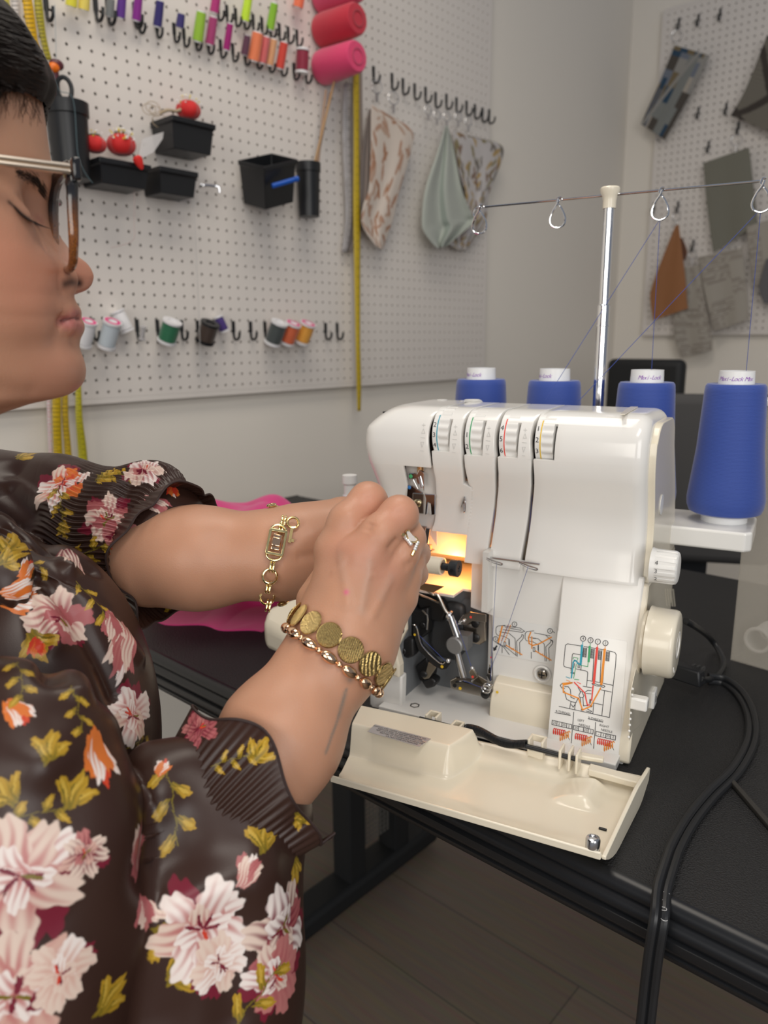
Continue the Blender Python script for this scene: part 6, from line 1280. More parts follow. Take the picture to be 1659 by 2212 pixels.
M['skin'] = vmat('skin', .42, bump=.10, bscale=900, sss=.18, spec=.45)
V_ = np.concatenate([HV, RV, LV]); Fq = np.concatenate([HF, RF+len(HV), LF+len(HV)+len(RV)])
cap_b = None
body = np_mesh('body', V_, Fq, M['skin'], person, cols=np.concatenate([HC, RC, LC]))
# ------------------------------------------------ hair, brow, lashes
hv = HV.reshape(NR, NCc, 3); hn = vnormals(HV, HF).reshape(NR, NCc, 3)
hl_near = [(-90, 420), (-40, 300), (0, 205), (20, 204), (45, 206), (66, 214), (84, 225), (98, 240), (120, 260)]
pxs = np.array([to_px(v) for v in hv[::2, ::2].reshape(-1, 3)]).reshape(NR//2, NCc//2, 2)
sub = hv[::2, ::2]; subn = hn[::2, ::2]; Uu = UU[::2, ::2]; Th = TH[::2, ::2]
lim = np.interp(pxs[..., 0], [p[0] for p in hl_near], [p[1] for p in hl_near])
zlim_near = lim-pxs[..., 1]                               # >0 : above the hairline
zf = hF(hl(100, 318))[1]; zlow = hF(hl(100, 560))[1]
zl_far = np.interp(np.abs(Th), [0, .25, .75, 1.2, 1.6, 3.2], [zU(215), zU(318), zU(350), zU(430), zU(760), zU(800)])
keep = np.where(Th > .12, np.where(np.abs(Th) < 1.25, (zlim_near > 0) & (pxs[..., 0] < 150), (Uu > zU(300)-(np.abs(Th)-1.25)*.12)), Uu > zl_far)
tk = np.where(Th < 0, .0105, .0085)*(1+.06*np.sin(Th*26+Uu*90))
# taper thickness at the hairline
from_edge = np.zeros_like(tk); kk = keep.copy()
for q in range(14):
    from_edge += kk; s_ = kk.copy(); s_[1:] &= kk[:-1]; s_[:-1] &= kk[1:]; s_ &= np.roll(kk, 1, 1) & np.roll(kk, -1, 1); kk = s_
tk = tk*np.clip(from_edge/9, 0, 1)**.6+.0004; HVh = sub+subn*tk[..., None]
nr2, nc2 = keep.shape; i2 = np.arange(nr2*nc2).reshape(nr2, nc2); n2 = np.roll(i2, -1, 1); k4 = keep[:-1] & keep[1:] & np.roll(keep, -1, 1)[:-1] & np.roll(keep, -1, 1)[1:]
Fh = np.stack([i2[:-1], n2[:-1], n2[1:], i2[1:]], -1)[k4]
M['hair'] = mat('dark_hair', (.007, .0045, .004), .5, col2=(.016, .010, .008), nscale=60, spec=.2)
vsH = HVh.reshape(-1, 3); used = np.unique(Fh); mp_ = -np.ones(len(vsH), int); mp_[used] = np.arange(len(used))
hair = np_mesh('hair', vsH[used], mp_[Fh], M['hair'], person)
m = MB(); rd = random.Random(11); tr = bvh(vsH[used], mp_[Fh])
for k in range(420):
    x0, y0 = rd.uniform(-40, 100), rd.uniform(20, 250); q = cast(tr, x0, y0)
    if q is None: continue
    P = [q]; ok = True
    dx, dy = -16-6*rd.random(), -14+10*rd.random()
    for s_ in range(1, 7):
        q2 = cast(tr, x0+dx*s_, y0+dy*s_*(1-.05*s_))
        if q2 is None: break
        P.append(q2)
    if len(P) < 3: continue
    P = [p+(CAM-p).normalized()*(.0008+.0012*rd.random()) for p in P]; m.tube(smooth_path(P, 3), .00035+.0003*rd.random(), 4)
for k in range(60):                                       # baby hairs over the forehead
    x0 = rd.uniform(-5, 88); y0 = interp_xy(x0, [(-10, 204), (45, 206), (84, 226)])-6; pts = []; L_ = rd.uniform(15, 60); w_ = rd.uniform(-14, 18)
    for s_ in range(5):
        q = cast(ht, x0+w_*(s_/4)**1.5+2*math.sin(s_*1.7+k), y0+L_*s_/4)
        if q: pts.append(q+(CAM-q).normalized()*.0006)
    if len(pts) > 3: m.tube(smooth_path(pts, 3), .00007, 3)
m.build('hair_strands', M['hair'], person)
m = MB()
for k in range(360):                                      # eyebrow
    u = rd.random(); bx, by = [(p) for p in ((lerp(lerp(34, 84, u), 112, u*u*.35), lerp(372, 398, u**1.3)+(12 if u > .8 else 0)),)][0]
    bx += rd.uniform(-2, 2); by += rd.gauss(0, 7*(.6+u*.5)); pts = []
    for s_ in range(4):
        q = cast(ht, bx+s_*(1.0+2.0*u), by+s_*(2.2*u-.5)+3*u*s_)
        if q: pts.append(q+(CAM-q).normalized()*(.0003+.0002*s_))
    if len(pts) == 4: m.tube(pts, [.00012, .00011, .00008, .00004], 4)
m.build('eyebrow', M['hair'], person)
m = MB()
for k in range(46):
    u = k/45; bx, by = lerp(30, 80, u), interp_xy(lerp(30, 80, u), [(20, 438), (32, 447), (46, 461), (60, 472), (80, 482)]); q = cast(ht, bx, by)
    if q is None: continue
    d_ = (at(bx+12+10*u, by+16-6*u, .44)-at(bx, by, .44)).normalized(); o_ = (CAM-q).normalized(); L_ = .0045+.0035*u
    m.tube(smooth_path([q+o_*.0003, q+o_*.0010+d_*L_*.5, q+o_*.0012+d_*L_+hf*.0012*u], 3), [.00020, .00019, .00017, .00014, .0001, .00007, .00004], 4)
m.build('eyelash', M['hair'], person)
# ------------------------------------------------ blouse
CRn = np.array(CR)
def ellc(px, py, d, rx, ry, rz):
    s_ = d/FPX; return (A3(px, py, d), (rx*s_, ry*s_, rz))
ELL = {'A': ellc(10, 1985, .385, 325, 560, .055), 'A2': ellc(-90, 1640, .40, 270, 215, .055), 'B': ellc(390, 2095, .435, 270, 500, .060), 'C': ellc(50, 1610, .530, 290, 455, .085), 'C2': ellc(-120, 1300, .55, 230, 220, .09)}
SLV = [(A3(-60, 1100, .67), A3(120, 1110, .66), .056, .0490), (A3(120, 1110, .66), A3(290, 1165, .64), .0490, .0545), (A3(290, 1165, .64), A3(352, 1180, .63), .0560, .0470), (A3(330, 1075, .635), A3(345, 1090, .63), .030, .026)]
CUF = [(A3(470, 1870, .447), A3(522, 1768, .454), .050, .0425)]
def blouse(P):
    e = {k: s_ell(P, c, r, CRn) for k, (c, r) in ELL.items()}
    D = smin(e['A'], e['A2'], .018); D = smin(D, e['B'], .0045); D = smin(D, union(P, CUF, .01), .012)
    T = smin(e['C'], e['C2'], .02); D = smin(D, T, .003); S_ = union(P, SLV, .014); return smin(D, S_, .003)
lo_b = np.array([tuple(at(-260, 1000, .45)), tuple(at(-260, 2500, .36)), tuple(at(700, 1700, .5)), tuple(at(-160, 1000, .75)), tuple(at(400, 1100, .72)), tuple(at(650, 2500, .42))]); hi_b = lo_b.max(0)+.05; lo_b = lo_b.min(0)-.05
BV, BF = surface_nets(blouse, lo_b, hi_b, .0048)
q_ = np.array(CR.transposed())@(BV-np.array(CAM)).T; qx = IW/2+FPX*q_[0]/-q_[2]; qy = IH/2-FPX*q_[1]/-q_[2]; okv = (qx > -160) & (qy < 2330); BF = BF[okv[BF].all(1)]; us = np.unique(BF); rm = -np.ones(len(BV), int); rm[us] = np.arange(len(us)); BV = BV[us]; BF = rm[BF]
BV, BF = refine(BV, BF, blouse, 3, 1)
BPX = np.array(CR.transposed())@(BV-np.array(CAM)).T; bpx = IW/2+FPX*BPX[0]/-BPX[2]; bpy_ = IH/2-FPX*BPX[1]/-BPX[2]
bt = bvh(BV, BF)
def fold(pts, w, d): return (pts, w, d*1.5)
BV = sculpt(BV, BF, bt, [fold([(352, 1880)], .02, .002), fold([(375, 1820)], .022, .004), fold([(310, 1620), (350, 1730)], .010, -.002), fold([(450, 1860)], .030, .002), fold([(375, 1960), (440, 1930), (540, 1900)], .014, -.004),
    fold([(70, 1235), (180, 1290), (300, 1420)], .006, -.0030), fold([(70, 1250), (160, 1330), (250, 1500)], .007, .0040), fold([(75, 1245), (140, 1260), (240, 1330)], .005, .0030), fold([(70, 1260), (120, 1380), (170, 1500)], .008, -.0040), fold([(60, 1270), (90, 1380), (110, 1460)], .006, .004), fold([(20, 1150), (120, 1200), (200, 1230)], .006, .003),
    fold([(10, 1060), (60, 1110), (110, 1180)], .010, .005), fold([(0, 1130), (90, 1180), (150, 1230)], .006, -.004), fold([(30, 1010), (80, 1040)], .014, .006), fold([(290, 1025), (260, 1090), (240, 1150)], .008, .003), fold([(60, 1620), (200, 1680), (290, 1800)], .02, -.002), fold([(200, 1600), (150, 1700)], .02, .003),
    fold([(100, 1650), (200, 1560), (280, 1600)], .012, -.003), fold([(520, 1700), (560, 1800), (600, 1950)], .012, -.002), fold([(470, 2000), (500, 2100), (500, 2200)], .015, .003), fold([(150, 2000), (260, 2080), (330, 2200)], .02, .003), fold([(430, 1700)], .02, .002)], both=False)
# shirring on the far sleeve
Nn = vnormals(BV, BF); ax0, ax1 = SLV[1][1], SLV[2][1]; axd = (ax1-ax0)/np.linalg.norm(ax1-ax0); rel = BV-ax0; tt = rel@axd; rad_ = rel-tt[:, None]*axd; u1 = np.cross(axd, [0, 0, 1]); u1 /= np.linalg.norm(u1); u2 = np.cross(axd, u1); ang = np.arctan2(rad_@u2, rad_@u1); dd = np.linalg.norm(rad_, axis=1)
msk = np.clip((tt+.058)/.02, 0, 1)*np.clip((.035-tt)/.01, 0, 1)*(dd < .068)*(s_cone(BV.astype(np.float32), SLV[1][0], SLV[2][1], .06, .06) < .01); BV = BV+Nn*(msk*.0011*np.sin(ang*74+4*np.sin(tt*90)+ang*3))[:, None]
base_c = np.array((.036, .0165, .012)); BC = np.tile(base_c, (len(BV), 1))
PAL = {'cream': (.66, .52, .44), 'white': (.74, .66, .62), 'blush': (.58, .36, .30), 'dusty': (.36, .10, .105), 'rose': (.44, .16, .15), 'wine': (.16, .012, .028), 'red': (.55, .045, .02), 'orange': (.62, .16, .03), 'gold': (.42, .25, .022), 'gold2': (.50, .33, .05), 'olive': (.16, .12, .012), 'tan': (.42, .29, .20)}
PAL = {k: np.array(v) for k, v in PAL.items()}
def petal(C, a, b, cx, cy, rx, ry, rot, c1, c2=None, streak=0, seed=0.):
    ca, sa = math.cos(rot), math.sin(rot); x = (a-cx)*ca+(b-cy)*sa; y = -(a-cx)*sa+(b-cy)*ca; phi = np.arctan2(y/ry, x/rx)
    wob = 1+.10*np.sin(phi*5+seed)+.07*np.sin(phi*9+seed*2.1); r_ = np.sqrt((x/rx)**2+(y/ry)**2)/wob; k = np.clip((1-r_)*14, 0, 1)[:, None]
    col = PAL[c1]
    if c2:
        t = np.clip(.5-.5*x/rx+.30*np.sin(y/ry*(7+3*streak)+seed*3+x/rx*2)*streak-.12, 0, 1)[:, None]; t = t*t*(3-2*t); col = PAL[c1]*(1-t)+PAL[c2]*t
    return C*(1-k)+col*k
def peony(rd, big=1, pal=('cream', 'white', 'blush', 'dusty')):
    L = []
    for k in range(3): a = rd.uniform(0, 6.28); L.append((.62*math.cos(a), .62*math.sin(a), .42, .26, a, 'wine', None))
    n = 7
    for k in range(n):
        a = 2*PI*k/n+rd.uniform(-.25, .25); r_ = rd.uniform(.46, .60); L.append((r_*math.cos(a), r_*math.sin(a), rd.uniform(.36, .48), rd.uniform(.24, .36), a, rd.choice(pal[:3]), pal[3], rd.uniform(.6, 1.2)))
    for k in range(4):
        a = 2*PI*k/4+rd.uniform(-.4, .4); L.append((.22*math.cos(a), .22*math.sin(a), rd.uniform(.24, .32), rd.uniform(.16, .24), a, rd.choice(pal[:2]), pal[3], 1.0))
    for k in range(5): a = rd.uniform(0, 6.28); L.append((.16*math.cos(a), .16*math.sin(a), .15, .035, a, rd.choice(['wine', 'red', 'olive', 'wine']), None))
    return L
def spray(rd):
    L = []
    for k in range(5):
        t = -1+k*.45; s_ = 1 if k % 2 else -1; L.append((t, .05*math.sin(k), .28, .025, .1*s_, 'olive', None)); L.append((t+.12, s_*.30, .34, .155, s_*.9, 'gold', 'olive', .9)); L.append((t+.14, s_*.33, .20, .05, s_*.9, 'gold2', None))
    return L
def bigleaf(rd):
    L = []
    for a, s_ in ((-.7, .8), (.1, 1), (.9, .75)): L.append((.35*math.cos(a), .35*math.sin(a), .55*s_, .24*s_, a, 'gold', 'olive', .7)); L.append((.40*math.cos(a), .40*math.sin(a), .40*s_, .05, a, 'gold2', None)); L.append((.30*math.cos(a)-.03, .30*math.sin(a)+.08, .30*s_, .03, a, 'olive', None))
    return L
def tulip(rd, pal):
    L = []
    for a, q in ((-.45, 0), (.45, 1), (0, 2), (-.2, 1), (.25, 0)): L.append((.15+.1*q+.35*math.cos(a)-.25, .5*math.sin(a), .52, .20, a*.8, pal[q % len(pal)], pal[-1], 1.2))
    return L
def motif(px, py, R, kind, rot=0, seed=0, asp=1.0, V=None, C=None, tree=None, pal=None):
    q = cast(tree, px, py)
    if q is None: return C
    rd = random.Random(seed); hit = tree.ray_cast(CAM, ray(px, py)); n = hit[1]
    if n.dot(CAM-q) < 0: n = -n
    r_ = pxm(q, R); x = (CR @ Vector((1, 0, 0))); x = (x-n*x.dot(n)).normalized(); y = n.cross(x)
    d = V-np.array(q); m_ = np.linalg.norm(d, axis=1) < r_*1.7*max(1, asp); dn = d[m_]@np.array(n); mm = np.abs(dn) < r_*1.1; ix = np.where(m_)[0][mm]; d = V[ix]-np.array(q)
    a = d@np.array(x)/r_; b_ = d@np.array(y)/r_; ca, sa = math.cos(rot), math.sin(rot); a, b_ = (a*ca+b_*sa)/asp, -a*sa+b_*ca; a = a+.03*np.sin(b_*9+seed); b_ = b_+.03*np.sin(a*8+seed)
    L = {'peony': lambda: peony(rd, pal=pal or ('cream', 'white', 'blush', 'rose')), 'spray': lambda: spray(rd), 'leaf': lambda: bigleaf(rd), 'tulip': lambda: tulip(rd, pal or ('dusty', 'cream', 'rose', 'dusty'))}[kind]()
    c_ = C[ix]
    for k, l in enumerate(L): c_ = petal(c_, a, b_, *l[:7], streak=(l[7] if len(l) > 7 else 0), seed=seed+k*1.3)
    C[ix] = c_; return C
OR = ('orange', 'white', 'red', 'orange'); DU = ('dusty', 'cream', 'rose', 'dusty')
MO_ = [(100, 1640, 70, 'leaf', 1.4, 1), (150, 1735, 80, 'leaf', 1.1, 2), (25, 1730, 75, 'leaf', 2.2, 3), (75, 1760, 60, 'spray', .2, 4), (40, 1900, 150, 'peony', .3, 5), (185, 1845, 55, 'peony', .8, 6, 1, ('blush', 'rose', 'cream', 'wine')), (30, 2150, 150, 'peony', .9, 7), (130, 2110, 80, 'peony', .2, 57, 1, ('cream', 'white', 'cream', 'blush')), (225, 2185, 85, 'leaf', .3, 8),
       (305, 1870, 95, 'tulip', 1.5, 9, 1.0, DU), (320, 1950, 60, 'tulip', -1.4, 10, 1.0, DU), (345, 2010, 90, 'leaf', -1.0, 11), (370, 2125, 85, 'leaf', .5, 12), (440, 2010, 120, 'peony', .5, 13, 1, ('white', 'cream', 'white', 'rose')), (520, 1900, 60, 'tulip', 1.1, 14, 1.0, ('cream', 'dusty', 'white', 'rose')), (560, 1830, 70, 'leaf', 1.4, 15), (480, 2090, 70, 'peony', 1.5, 16, 1, ('white', 'white', 'cream', 'blush')),
       (610, 2010, 105, 'peony', 1.2, 17, 1, ('cream', 'white', 'dusty', 'wine')), (600, 2110, 85, 'peony', 2.2, 18, 1, ('white', 'cream', 'rose', 'dusty')), (560, 2160, 80, 'spray', .8, 19), (640, 1860, 55, 'leaf', -1.5, 20), (370, 1740, 75, 'spray', -1.3, 21), (570, 1725, 60, 'spray', -.9, 22), (500, 1655, 62, 'tulip', -.6, 23, 1.3, DU), (290, 1605, 50, 'spray', .2, 24),
       (205, 1600, 85, 'tulip', -.8, 25, 1.2, OR), (165, 1540, 50, 'spray', -.9, 26), (25, 1525, 62, 'tulip', -.7, 27, 1.0, OR), (45, 1470, 55, 'spray', -1.1, 28), (345, 1670, 35, 'tulip', 1.3, 29, 1, OR), (15, 1290, 75, 'tulip', 0, 30, 1, OR), (10, 1215, 70, 'leaf', 1.0, 31),
       (285, 1545, 72, 'peony', 0, 32, 1, ('white', 'cream', 'white', 'rose')), (130, 1335, 75, 'peony', .6, 33, 1, DU), (75, 1370, 72, 'leaf', -1.2, 34), (80, 1385, 40, 'tulip', -1.4, 35, 1, ('red', 'orange', 'gold', 'red')), (265, 1370, 75, 'tulip', -1.1, 36, 1.4, ('cream', 'dusty', 'white', 'rose')), (235, 1330, 55, 'tulip', -.9, 37, 1.2, DU), (200, 1300, 45, 'spray', -.5, 38), (150, 1190, 62, 'tulip', -.9, 39, 1.3, ('cream', 'blush', 'cream', 'wine')), (60, 1220, 40, 'spray', 0, 40),
       (130, 1045, 66, 'peony', .3, 41, 1, ('orange', 'white', 'cream', 'red')), (130, 1095, 50, 'spray', -1.2, 42), (215, 1030, 55, 'leaf', .1, 43), (245, 1028, 35, 'spray', .2, 44), (228, 1120, 62, 'peony', .5, 45, 1, DU), (310, 1012, 48, 'peony', 0, 46, 1, ('cream', 'rose', 'white', 'dusty')), (372, 1052, 30, 'tulip', -1.2, 47, 1, ('red', 'orange', 'cream', 'red')), (190, 1195, 48, 'spray', .5, 48), (290, 1180, 55, 'peony', .1, 49, 1.2, ('red', 'white', 'rose', 'dusty')), (330, 1210, 50, 'leaf', -.3, 50), (325, 1080, 42, 'tulip', -.5, 51, 1.2, ('cream', 'dusty', 'rose', 'dusty')), (130, 1145, 35, 'leaf', 0, 52), (300, 1265, 50, 'leaf', -.2, 53), (290, 1300, 45, 'tulip', 0, 54, 1.3, ('red', 'cream', 'rose', 'wine')), (40, 985, 45, 'leaf', .6, 55)]
for mo in MO_:
    BC = motif(*mo[:6], asp=mo[6] if len(mo) > 6 else 1.0, V=BV, C=BC, tree=bt, pal=mo[7] if len(mo) > 7 else None)
M['satin'] = vmat('floral_satin', .33, bump=.04, bscale=1500, sheen=.0, spec=.38)
bl = np_mesh('blouse', BV, BF, M['satin'], person, cols=BC)
# frilled cuffs
def frill(name, c0, r0, c1, r1, waves, amp, seed, motifs, squash=1.0, ph=0.0, arc=(0, 2*PI)):
    c0, c1 = Vector(c0), Vector(c1); ax = (c1-c0).normalized(); fr_ = frame_from(ax, CR @ Vector((1, 0, 0))); X, Y = fr_.col[0], fr_.col[1]; n, mm = 620, 90; V = []
    for j in range(mm+1):
        t = j/mm; c_ = c0.lerp(c1, t)
        for k in range(n):
            a = arc[0]+(arc[1]-arc[0])*k/n; w_ = math.sin(a*waves+ph+.8*math.sin(a*3+seed))*amp*t**1.3+math.sin(a*waves*2.3+seed)*amp*.35*t+.0009*math.sin(a*64+seed)*(1-t)**.5; r_ = lerp(r0, r1, t**.8)+w_; V.append(tuple(c_+ax*(.006*t*math.sin(a*waves*.5+seed*2)+.004*t*math.cos(a*waves+ph))+X*(r_*math.cos(a))+Y*(r_*squash*math.sin(a))))
    V = np.array(V); i_ = np.arange((mm+1)*n).reshape(mm+1, n); nn = np.roll(i_, -1, 1); F = np.stack([i_[:-1], nn[:-1], nn[1:], i_[1:]], -1).reshape(-1, 4); C = np.tile(base_c, (len(V), 1)); tr_ = bvh(V, F)
    for mo in motifs: C = motif(*mo[:6], asp=mo[6] if len(mo) > 6 else 1.0, V=V, C=C, tree=tr_, pal=mo[7] if len(mo) > 7 else None)
    o = np_mesh(name, V, F, M['satin'], bl, cols=C); d = o.modifiers.new('solid', 'SOLIDIFY'); d.thickness = .0006
    m = MB(); rim = [Vector(v) for v in V[mm*n:]]; hem = [Vector(v) for v in V[(mm-5)*n:(mm-4)*n]]; m.tube(rim, .0009, 6, closed=True); m.build('hem', mat('hem_thread', (.03, .015, .013), .6), o)
frill('cuff_ruffle', at(462, 1765, .448), .0440, at(558, 1670, .464), .0560, 5, .0022, 1.0, [(430, 1575, 52, 'peony', .3, 60, 1, ('dusty', 'rose', 'cream', 'wine')), (550, 1640, 58, 'leaf', .9, 61), (505, 1640, 40, 'spray', .3, 62), (630, 1690, 62, 'leaf', .4, 63), (645, 1760, 55, 'leaf', -.9, 64), (640, 1690, 36, 'tulip', -.5, 65, 1, DU), (655, 1775, 40, 'leaf', 1.2, 66)], ph=1.3)
frill('cuff_ruffle', at(340, 1182, .63), .049, at(380, 1196, .62), .0585, 5, .0050, 2.2, [(372, 1090, 50, 'tulip', -.9, 70, 1.2, ('cream', 'dusty', 'rose', 'red')), (350, 1210, 60, 'leaf', .2, 71), (368, 1290, 55, 'leaf', -.8, 72), (350, 1160, 50, 'peony', 0, 73, 1, DU), (395, 1345, 35, 'tulip', .8, 74, 1, DU)], ph=.8)
# neck tie and collar
nth, nph = 160, 260; tq, pq = np.meshgrid(np.linspace(.001, PI-.001, nth), np.linspace(0, 2*PI, nph, endpoint=False), indexing='ij')
kc_ = A3(6, 1232, .478); Rk = np.array(CR)@np.array(Matrix.Rotation(.25, 3, 'Z')); lp = np.stack([.0185*np.sin(tq)*np.cos(pq), .026*np.cos(tq), .013*np.sin(tq)*np.sin(pq)], -1)*(1+.05*np.sin(pq*5+tq*3))[..., None]
KV = (kc_+lp.reshape(-1, 3)@Rk.T); ki = np.arange(nth*nph).reshape(nth, nph); kn_ = np.roll(ki, -1, 1); KF = np.stack([ki[:-1], kn_[:-1], kn_[1:], ki[1:]], -1).reshape(-1, 4); KC = np.tile(base_c, (len(KV), 1)); kt = bvh(KV, KF)
for mo in ((15, 1190, 60, 'leaf', 1.3, 80), (5, 1215, 50, 'leaf', .4, 81), (20, 1280, 55, 'tulip', .2, 82, 1.2, ('white', 'orange', 'cream', 'orange')), (50, 1240, 40, 'tulip', .8, 83, 1.0, OR)): KC = motif(*mo[:6], asp=mo[6] if len(mo) > 6 else 1.0, V=KV, C=KC, tree=kt, pal=mo[7] if len(mo) > 7 else None)
np_mesh('bow_knot', KV, KF, M['satin'], bl, cols=KC)
# ================================================================== WORN THINGS
T_ = .060; gl = thing('eyeglasses', 'eyeglasses with gold temple and black to tortoiseshell rims worn by the person', 'glasses', hl(140, 583, .03))
def tort():
    m_ = mat('tortoiseshell', (.02, .018, .018), .12, coat=.5); nt = m_.node_tree; b_ = nt.nodes['Principled BSDF']; g = nt.nodes.new('ShaderNodeNewGeometry'); sp_ = nt.nodes.new('ShaderNodeSeparateXYZ'); mr = nt.nodes.new('ShaderNodeMapRange'); n = nt.nodes.new('ShaderNodeTexNoise'); n.inputs['Scale'].default_value = 60; mx_ = nt.nodes.new('ShaderNodeMix'); mx_.data_type = 'RGBA'
    zt_, zb_ = hl(150, 430, .05).z, hl(150, 500, .05).z; mr.inputs['From Min'].default_value = zt_; mr.inputs['From Max'].default_value = zb_; ad = nt.nodes.new('ShaderNodeMath'); ad.operation = 'MULTIPLY'; r_ = nt.nodes.new('ShaderNodeMapRange'); r_.inputs['From Min'].default_value = .25; r_.inputs['From Max'].default_value = .6
    L = nt.links.new; L(g.outputs['Position'], sp_.inputs[0]); L(sp_.outputs['Z'], mr.inputs['Value']); L(n.outputs['Fac'], r_.inputs['Value']); L(mr.outputs['Result'], ad.inputs[0]); L(r_.outputs['Result'], ad.inputs[1]); L(ad.outputs[0], mx_.inputs['Factor']); mx_.inputs['A'].default_value = (.012, .012, .014, 1); mx_.inputs['B'].default_value = (.26, .085, .015, 1); L(mx_.outputs['Result'], b_.inputs['Base Color']); return m_
M['tort'] = tort(); M['lens'] = mat('clear_lens', (.95, .96, .96), .03, alpha=.13, spec=.8)
zt_, zb_ = hl(162, 352, .055).z, hl(140, 584, .03).z; zc_ = (zt_+zb_)/2; hh = (zt_-zb_)/2
Ftop, Fbot = hF(hl(163, 362, .058))[0], hF(hl(146, 572, .035))[0]
def lens_pt(sgn, a, k=1.0, dF=0):
    ca, sa = math.cos(a), math.sin(a); e = .62; y = .0345+.0265*k*np.sign(ca)*abs(ca)**e; z = hh*k*np.sign(sa)*abs(sa)**e*(1 if sa > 0 else 1); f = lerp(Fbot, Ftop, (z+hh)/(2*hh))-.0018*((y-.03)/.027)**2; return N0+hf*(f+dF)+hs*(sgn*y)+NZ*(zc_-N0.z+z)
for sgn in (1, -1):
    ring = [lens_pt(sgn, 2*PI*k/48) for k in range(48)]
    m = MB(); m.tube(ring, [lerp(.0022, .0034, .5+.5*math.sin(2*PI*k/48)) for k in range(48)], 10, closed=True, flat=1.0); m.build('rim', M['tort'], gl)
    m = MB(); L1 = [lens_pt(sgn, 2*PI*k/48, .97, .0008) for k in range(48)]; m.prism(L1, hf*-.0018); m.build('lens', M['lens'], gl, smooth=0)
    h_ = lens_pt(sgn, .72, 1.03); m = MB(); hp = N0+hf*(Ftop-.001)+hs*(sgn*.0625)+NZ*(hl(162, 366, .0625).z-N0.z); m.box(hp, (.007, .0042, .011), frame_from((0, 0, 1), hs)); m.build('end_piece', M['tort'], gl, smooth=20, bevel=.0012)
    q0_ = hp-hf*.003; q1_ = N0+hf*(hF(hl(0, 347, .072))[0]-.10)+hs*(sgn*.0755)+NZ*(hl(0, 340, .074).z-N0.z+.0)
    m = MB(); m.tube([q0_.lerp(q1_, t_)+NZ*(.0012) for t_ in np.linspace(0, 1, 12)], .0014, 8); m.tube([q0_.lerp(q1_, t_)-NZ*(.0014) for t_ in np.linspace(0, 1, 12)], .0014, 8); m.build('temple', mat('pale_gold', (.90, .78, .64), .28, 1), gl)
m = MB(); m.tube(smooth_path([lens_pt(1, PI*.86, 1), N0+hf*(Ftop+.003)+NZ*(zc_-N0.z+hh*.55), lens_pt(-1, PI*.86, 1)], 8), .002, 8); m.build('bridge', M['tort'], gl)
# bracelets on the near wrist
def ring_frame(ca, cb): ax = (Vector(cb)-Vector(ca)).normalized(); R_ = frame_from(ax, CR @ Vector((1, 0, 0))); return ax, R_.col[0], R_.col[1]
rt2 = bvh(RV, RF)
def around(c_, ax, X, Y, n, off, tree, a0=0):
    out = []
    for k in range(n):
        a = a0+2*PI*k/n; d = (X*math.cos(a)+Y*math.sin(a)); h = tree.ray_cast(c_+d*.09, -d); out.append(((h[0] if h[0] else c_+d*.03)+d*off, d))
    return out
ca = at(722, 1425, .49); ax, X, Y = ring_frame(at(690, 1470, .486), at(748, 1385, .492))
b1 = thing('coin_bracelet', 'gold bracelet of brushed round discs on the near wrist, closest to the hand', 'bracelet', ca+ax*.006)
M['bgold'] = mtl_lines('brushed_gold', (.62, .45, .17), (.74, .56, .24), 380, rough=.27, bump=.8, axis='X', metal=1); M['rgold'] = mat('rose_gold', (.86, .58, .38), .10, 1)
pts = around(ca+ax*.010, ax, X, Y, 14, .0020, rt2)
for p, d in pts:
    m = MB(); m.lathe([(.0001, -.0007), (.0074, -.0007), (.0081, 0), (.0074, .0007), (.0001, .0011)], p, d, 28, x=ax); m.build('disc', M['bgold'], b1)
b2 = thing('bead_bracelet', 'rose gold oval bead bracelet on the near wrist, just behind the disc bracelet', 'bracelet', ca-ax*.004)
pts = around(ca-ax*.001, ax, X, Y, 15, .0030, rt2, .1); mS = MB()
for i, (p, d) in enumerate(pts):
    nxt = pts[(i+1) % len(pts)][0]; t_ = (nxt-p).normalized(); m = MB(); R_ = frame_from(t_, d); m.ball(p, (.0030, .0034, .0058), 16, 10, R_); m.build('oval_bead', M['rgold'], b2); q = p.lerp(nxt, .5); mS.ball(q, .0021, 10, 8)
mS.build('spacer_bead', M['rgold'], b2)
# chain bracelet on the far wrist
lt2 = bvh(LV, LF); ca = at(598, 1200, .60); ax, X, Y = ring_frame(at(520, 1203, .603), at(640, 1190, .602))
b3 = thing('chain_bracelet', 'chunky gold chain bracelet with rectangular clasp and key charm on the far wrist', 'bracelet', ca)
M['lgold'] = mat('light_gold', (.84, .70, .36), .14, 1)
def on_l(px, py, off=.0025): q = cast(lt2, px, py); q = q or at(px, py, .575); return q+(CAM-q).normalized()*off
def oval(m, p, t_, n_, a, b_, r_, k=20): s_ = n_.cross(t_).normalized(); m.tube([p+t_*(a*math.cos(x))+s_*(b_*math.sin(x)) for x in [2*PI*q/k for q in range(k)]], r_, 8, closed=True)
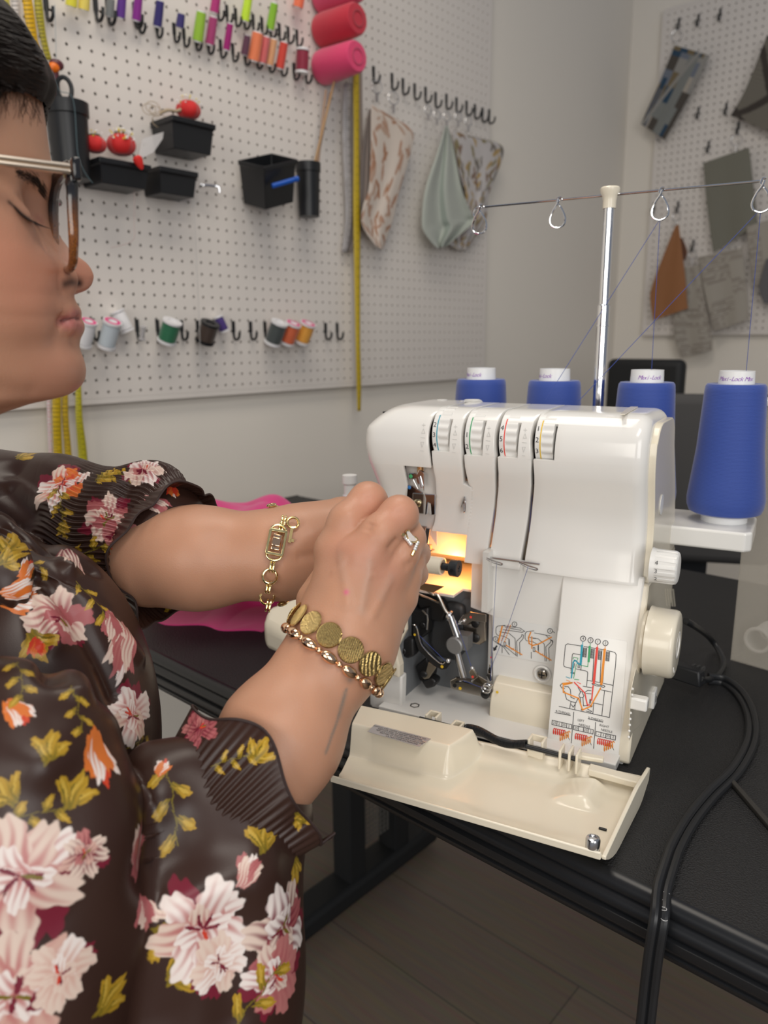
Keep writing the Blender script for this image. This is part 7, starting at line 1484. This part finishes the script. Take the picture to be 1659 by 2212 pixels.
# clasp
P = [(609, 1132), (594, 1196), (586, 1240), (582, 1285)]; c_ = on_l(597, 1172, .004); up_ = (on_l(602, 1148)-on_l(592, 1200)).normalized(); nn_ = (CAM-c_).normalized(); nn_ = (nn_-up_*nn_.dot(up_)).normalized(); sd = up_.cross(nn_)
m = MB(); fr_ = Matrix((sd, up_, nn_)).transposed()
for s_ in (-1, 1): m.box(c_+sd*(.0058*s_), (.0022, .0180, .0035), fr_); m.box(c_+up_*(.0088*s_), (.0130, .0022, .0035), fr_); m.tube([c_+up_*(s_*(.009+.0045*math.sin(x)))+sd*(.0056*math.cos(x)) for x in np.linspace(0, PI, 10)], .0010, 8)
m.build('clasp_frame', M['lgold'], b3, smooth=20, bevel=.0005); m = MB(); m.box(c_+nn_*.0004, (.0072, .0125, .0028), fr_); m.box(c_+nn_*.0022, (.0072, .0070, .0018), fr_); m.build('clasp_bar', M['rgold'], b3, smooth=20, bevel=.0009, seg=3)
links = [(607, 1141, .0042), (612, 1126, .0042), (588, 1222, .0046), (583, 1245, .0052), (580, 1268, .0046), (577, 1290, .0052), (580, 1308, .0044)]
for i, (x, y, r_) in enumerate(links):
    p = on_l(x, y, .003); m = MB()
    if i in (3, 5): oval(m, p, up_, nn_, r_*1.05, r_, .0010)
    else: oval(m, p+sd*.0012, up_, sd, r_, .0018, .0008); oval(m, p-sd*.0012, up_, sd, r_, .0018, .0008)
    m.build('chain_link', M['lgold'], b3)
far = around(ca, ax, X, Y, 22, .002, lt2)
for i, (p, d) in enumerate(far):
    if d.dot((CAM-p).normalized()) < .15: m = MB(); oval(m, p, (far[(i+1) % 22][0]-p).normalized(), d, .0052, .0030, .0010); m.build('chain_link', M['lgold'], b3)
kc = on_l(631, 1140, .004); m = MB(); m.tube([kc+(sd*math.cos(x)*.0042+up_*math.sin(x)*.0040)+up_*.004 for x in [2*PI*q/18 for q in range(18)]], .0010, 8, closed=True); m.box(kc-up_*.0055, (.0022, .012, .0012), fr_); m.box(kc-up_*.0095+sd*.0016, (.0030, .0024, .0012), fr_); m.tube([on_l(614, 1124, .004), kc+up_*.008], .0008, 6); m.build('key_charm', M['gold'], b3, smooth=30)
# butterfly ring
rc = cast(rt2, 882, 1168) or at(882, 1168, .5); rn = (CAM-rc).normalized(); rx_ = (at(900, 1175, dep_of(rc))-rc).normalized(); ry_ = rn.cross(rx_)
rg = thing('butterfly_ring', 'gold butterfly ring with white enamel wing and small crystals on the near hand', 'ring', rc)
m = MB(); fa_, fb_ = Vector(fing[2][0][0]), Vector(fing[2][1][1]); fax = (fb_-fa_).normalized(); fc_ = fa_.lerp(fb_, .62); R_ = frame_from(fax); m.tube([fc_+(R_.col[0]*math.cos(x)+R_.col[1]*math.sin(x))*.0128 for x in [2*PI*q/32 for q in range(32)]], .0009, 8, closed=True); m.build('ring_band', M['gold'], rg)
def rp(px, py, o=.0022): q = cast(rt2, px, py); q = (q if q is not None and (q-rc).length < .02 else at(px, py, dep_of(rc))); return q+rn*o
def rpx(L): return [at(x, y, dep_of(rc)-.003) for x, y in L]
w1 = smooth_path([rp(x, y, .0032) for x, y in [(877, 1150), (883, 1146), (888, 1157), (897, 1160), (902, 1167), (893, 1171), (883, 1166)]], 4, True)
m = MB(); m.prism(w1, rn*-.0010); m.build('enamel_wing', mat('white_enamel', (.82, .74, .68), .15, coat=.5), rg, smooth=0); m = MB(); m.tube(w1, .0005, 6, closed=True); m.build('wing_edge', M['gold'], rg)
m = MB()
for x, y in ((874, 1158), (877, 1163), (881, 1167), (884, 1171), (887, 1175), (900, 1176), (898, 1181), (896, 1186), (902, 1172)): m.ball(rp(x, y, .0026), .0013, 8, 6)
m.build('crystal', mat('crystal', (.9, .9, .9), .03, .6), rg)
m = MB(); m.tube([rp(x, y, .0018) for x, y in [(871, 1155), (876, 1160), (882, 1168), (888, 1177)]], .0011, 8); m.tube([rp(x, y, .0018) for x, y in [(904, 1170), (900, 1180), (895, 1188), (890, 1200)]], .0011, 8); m.build('wing_setting', M['gold'], rg)
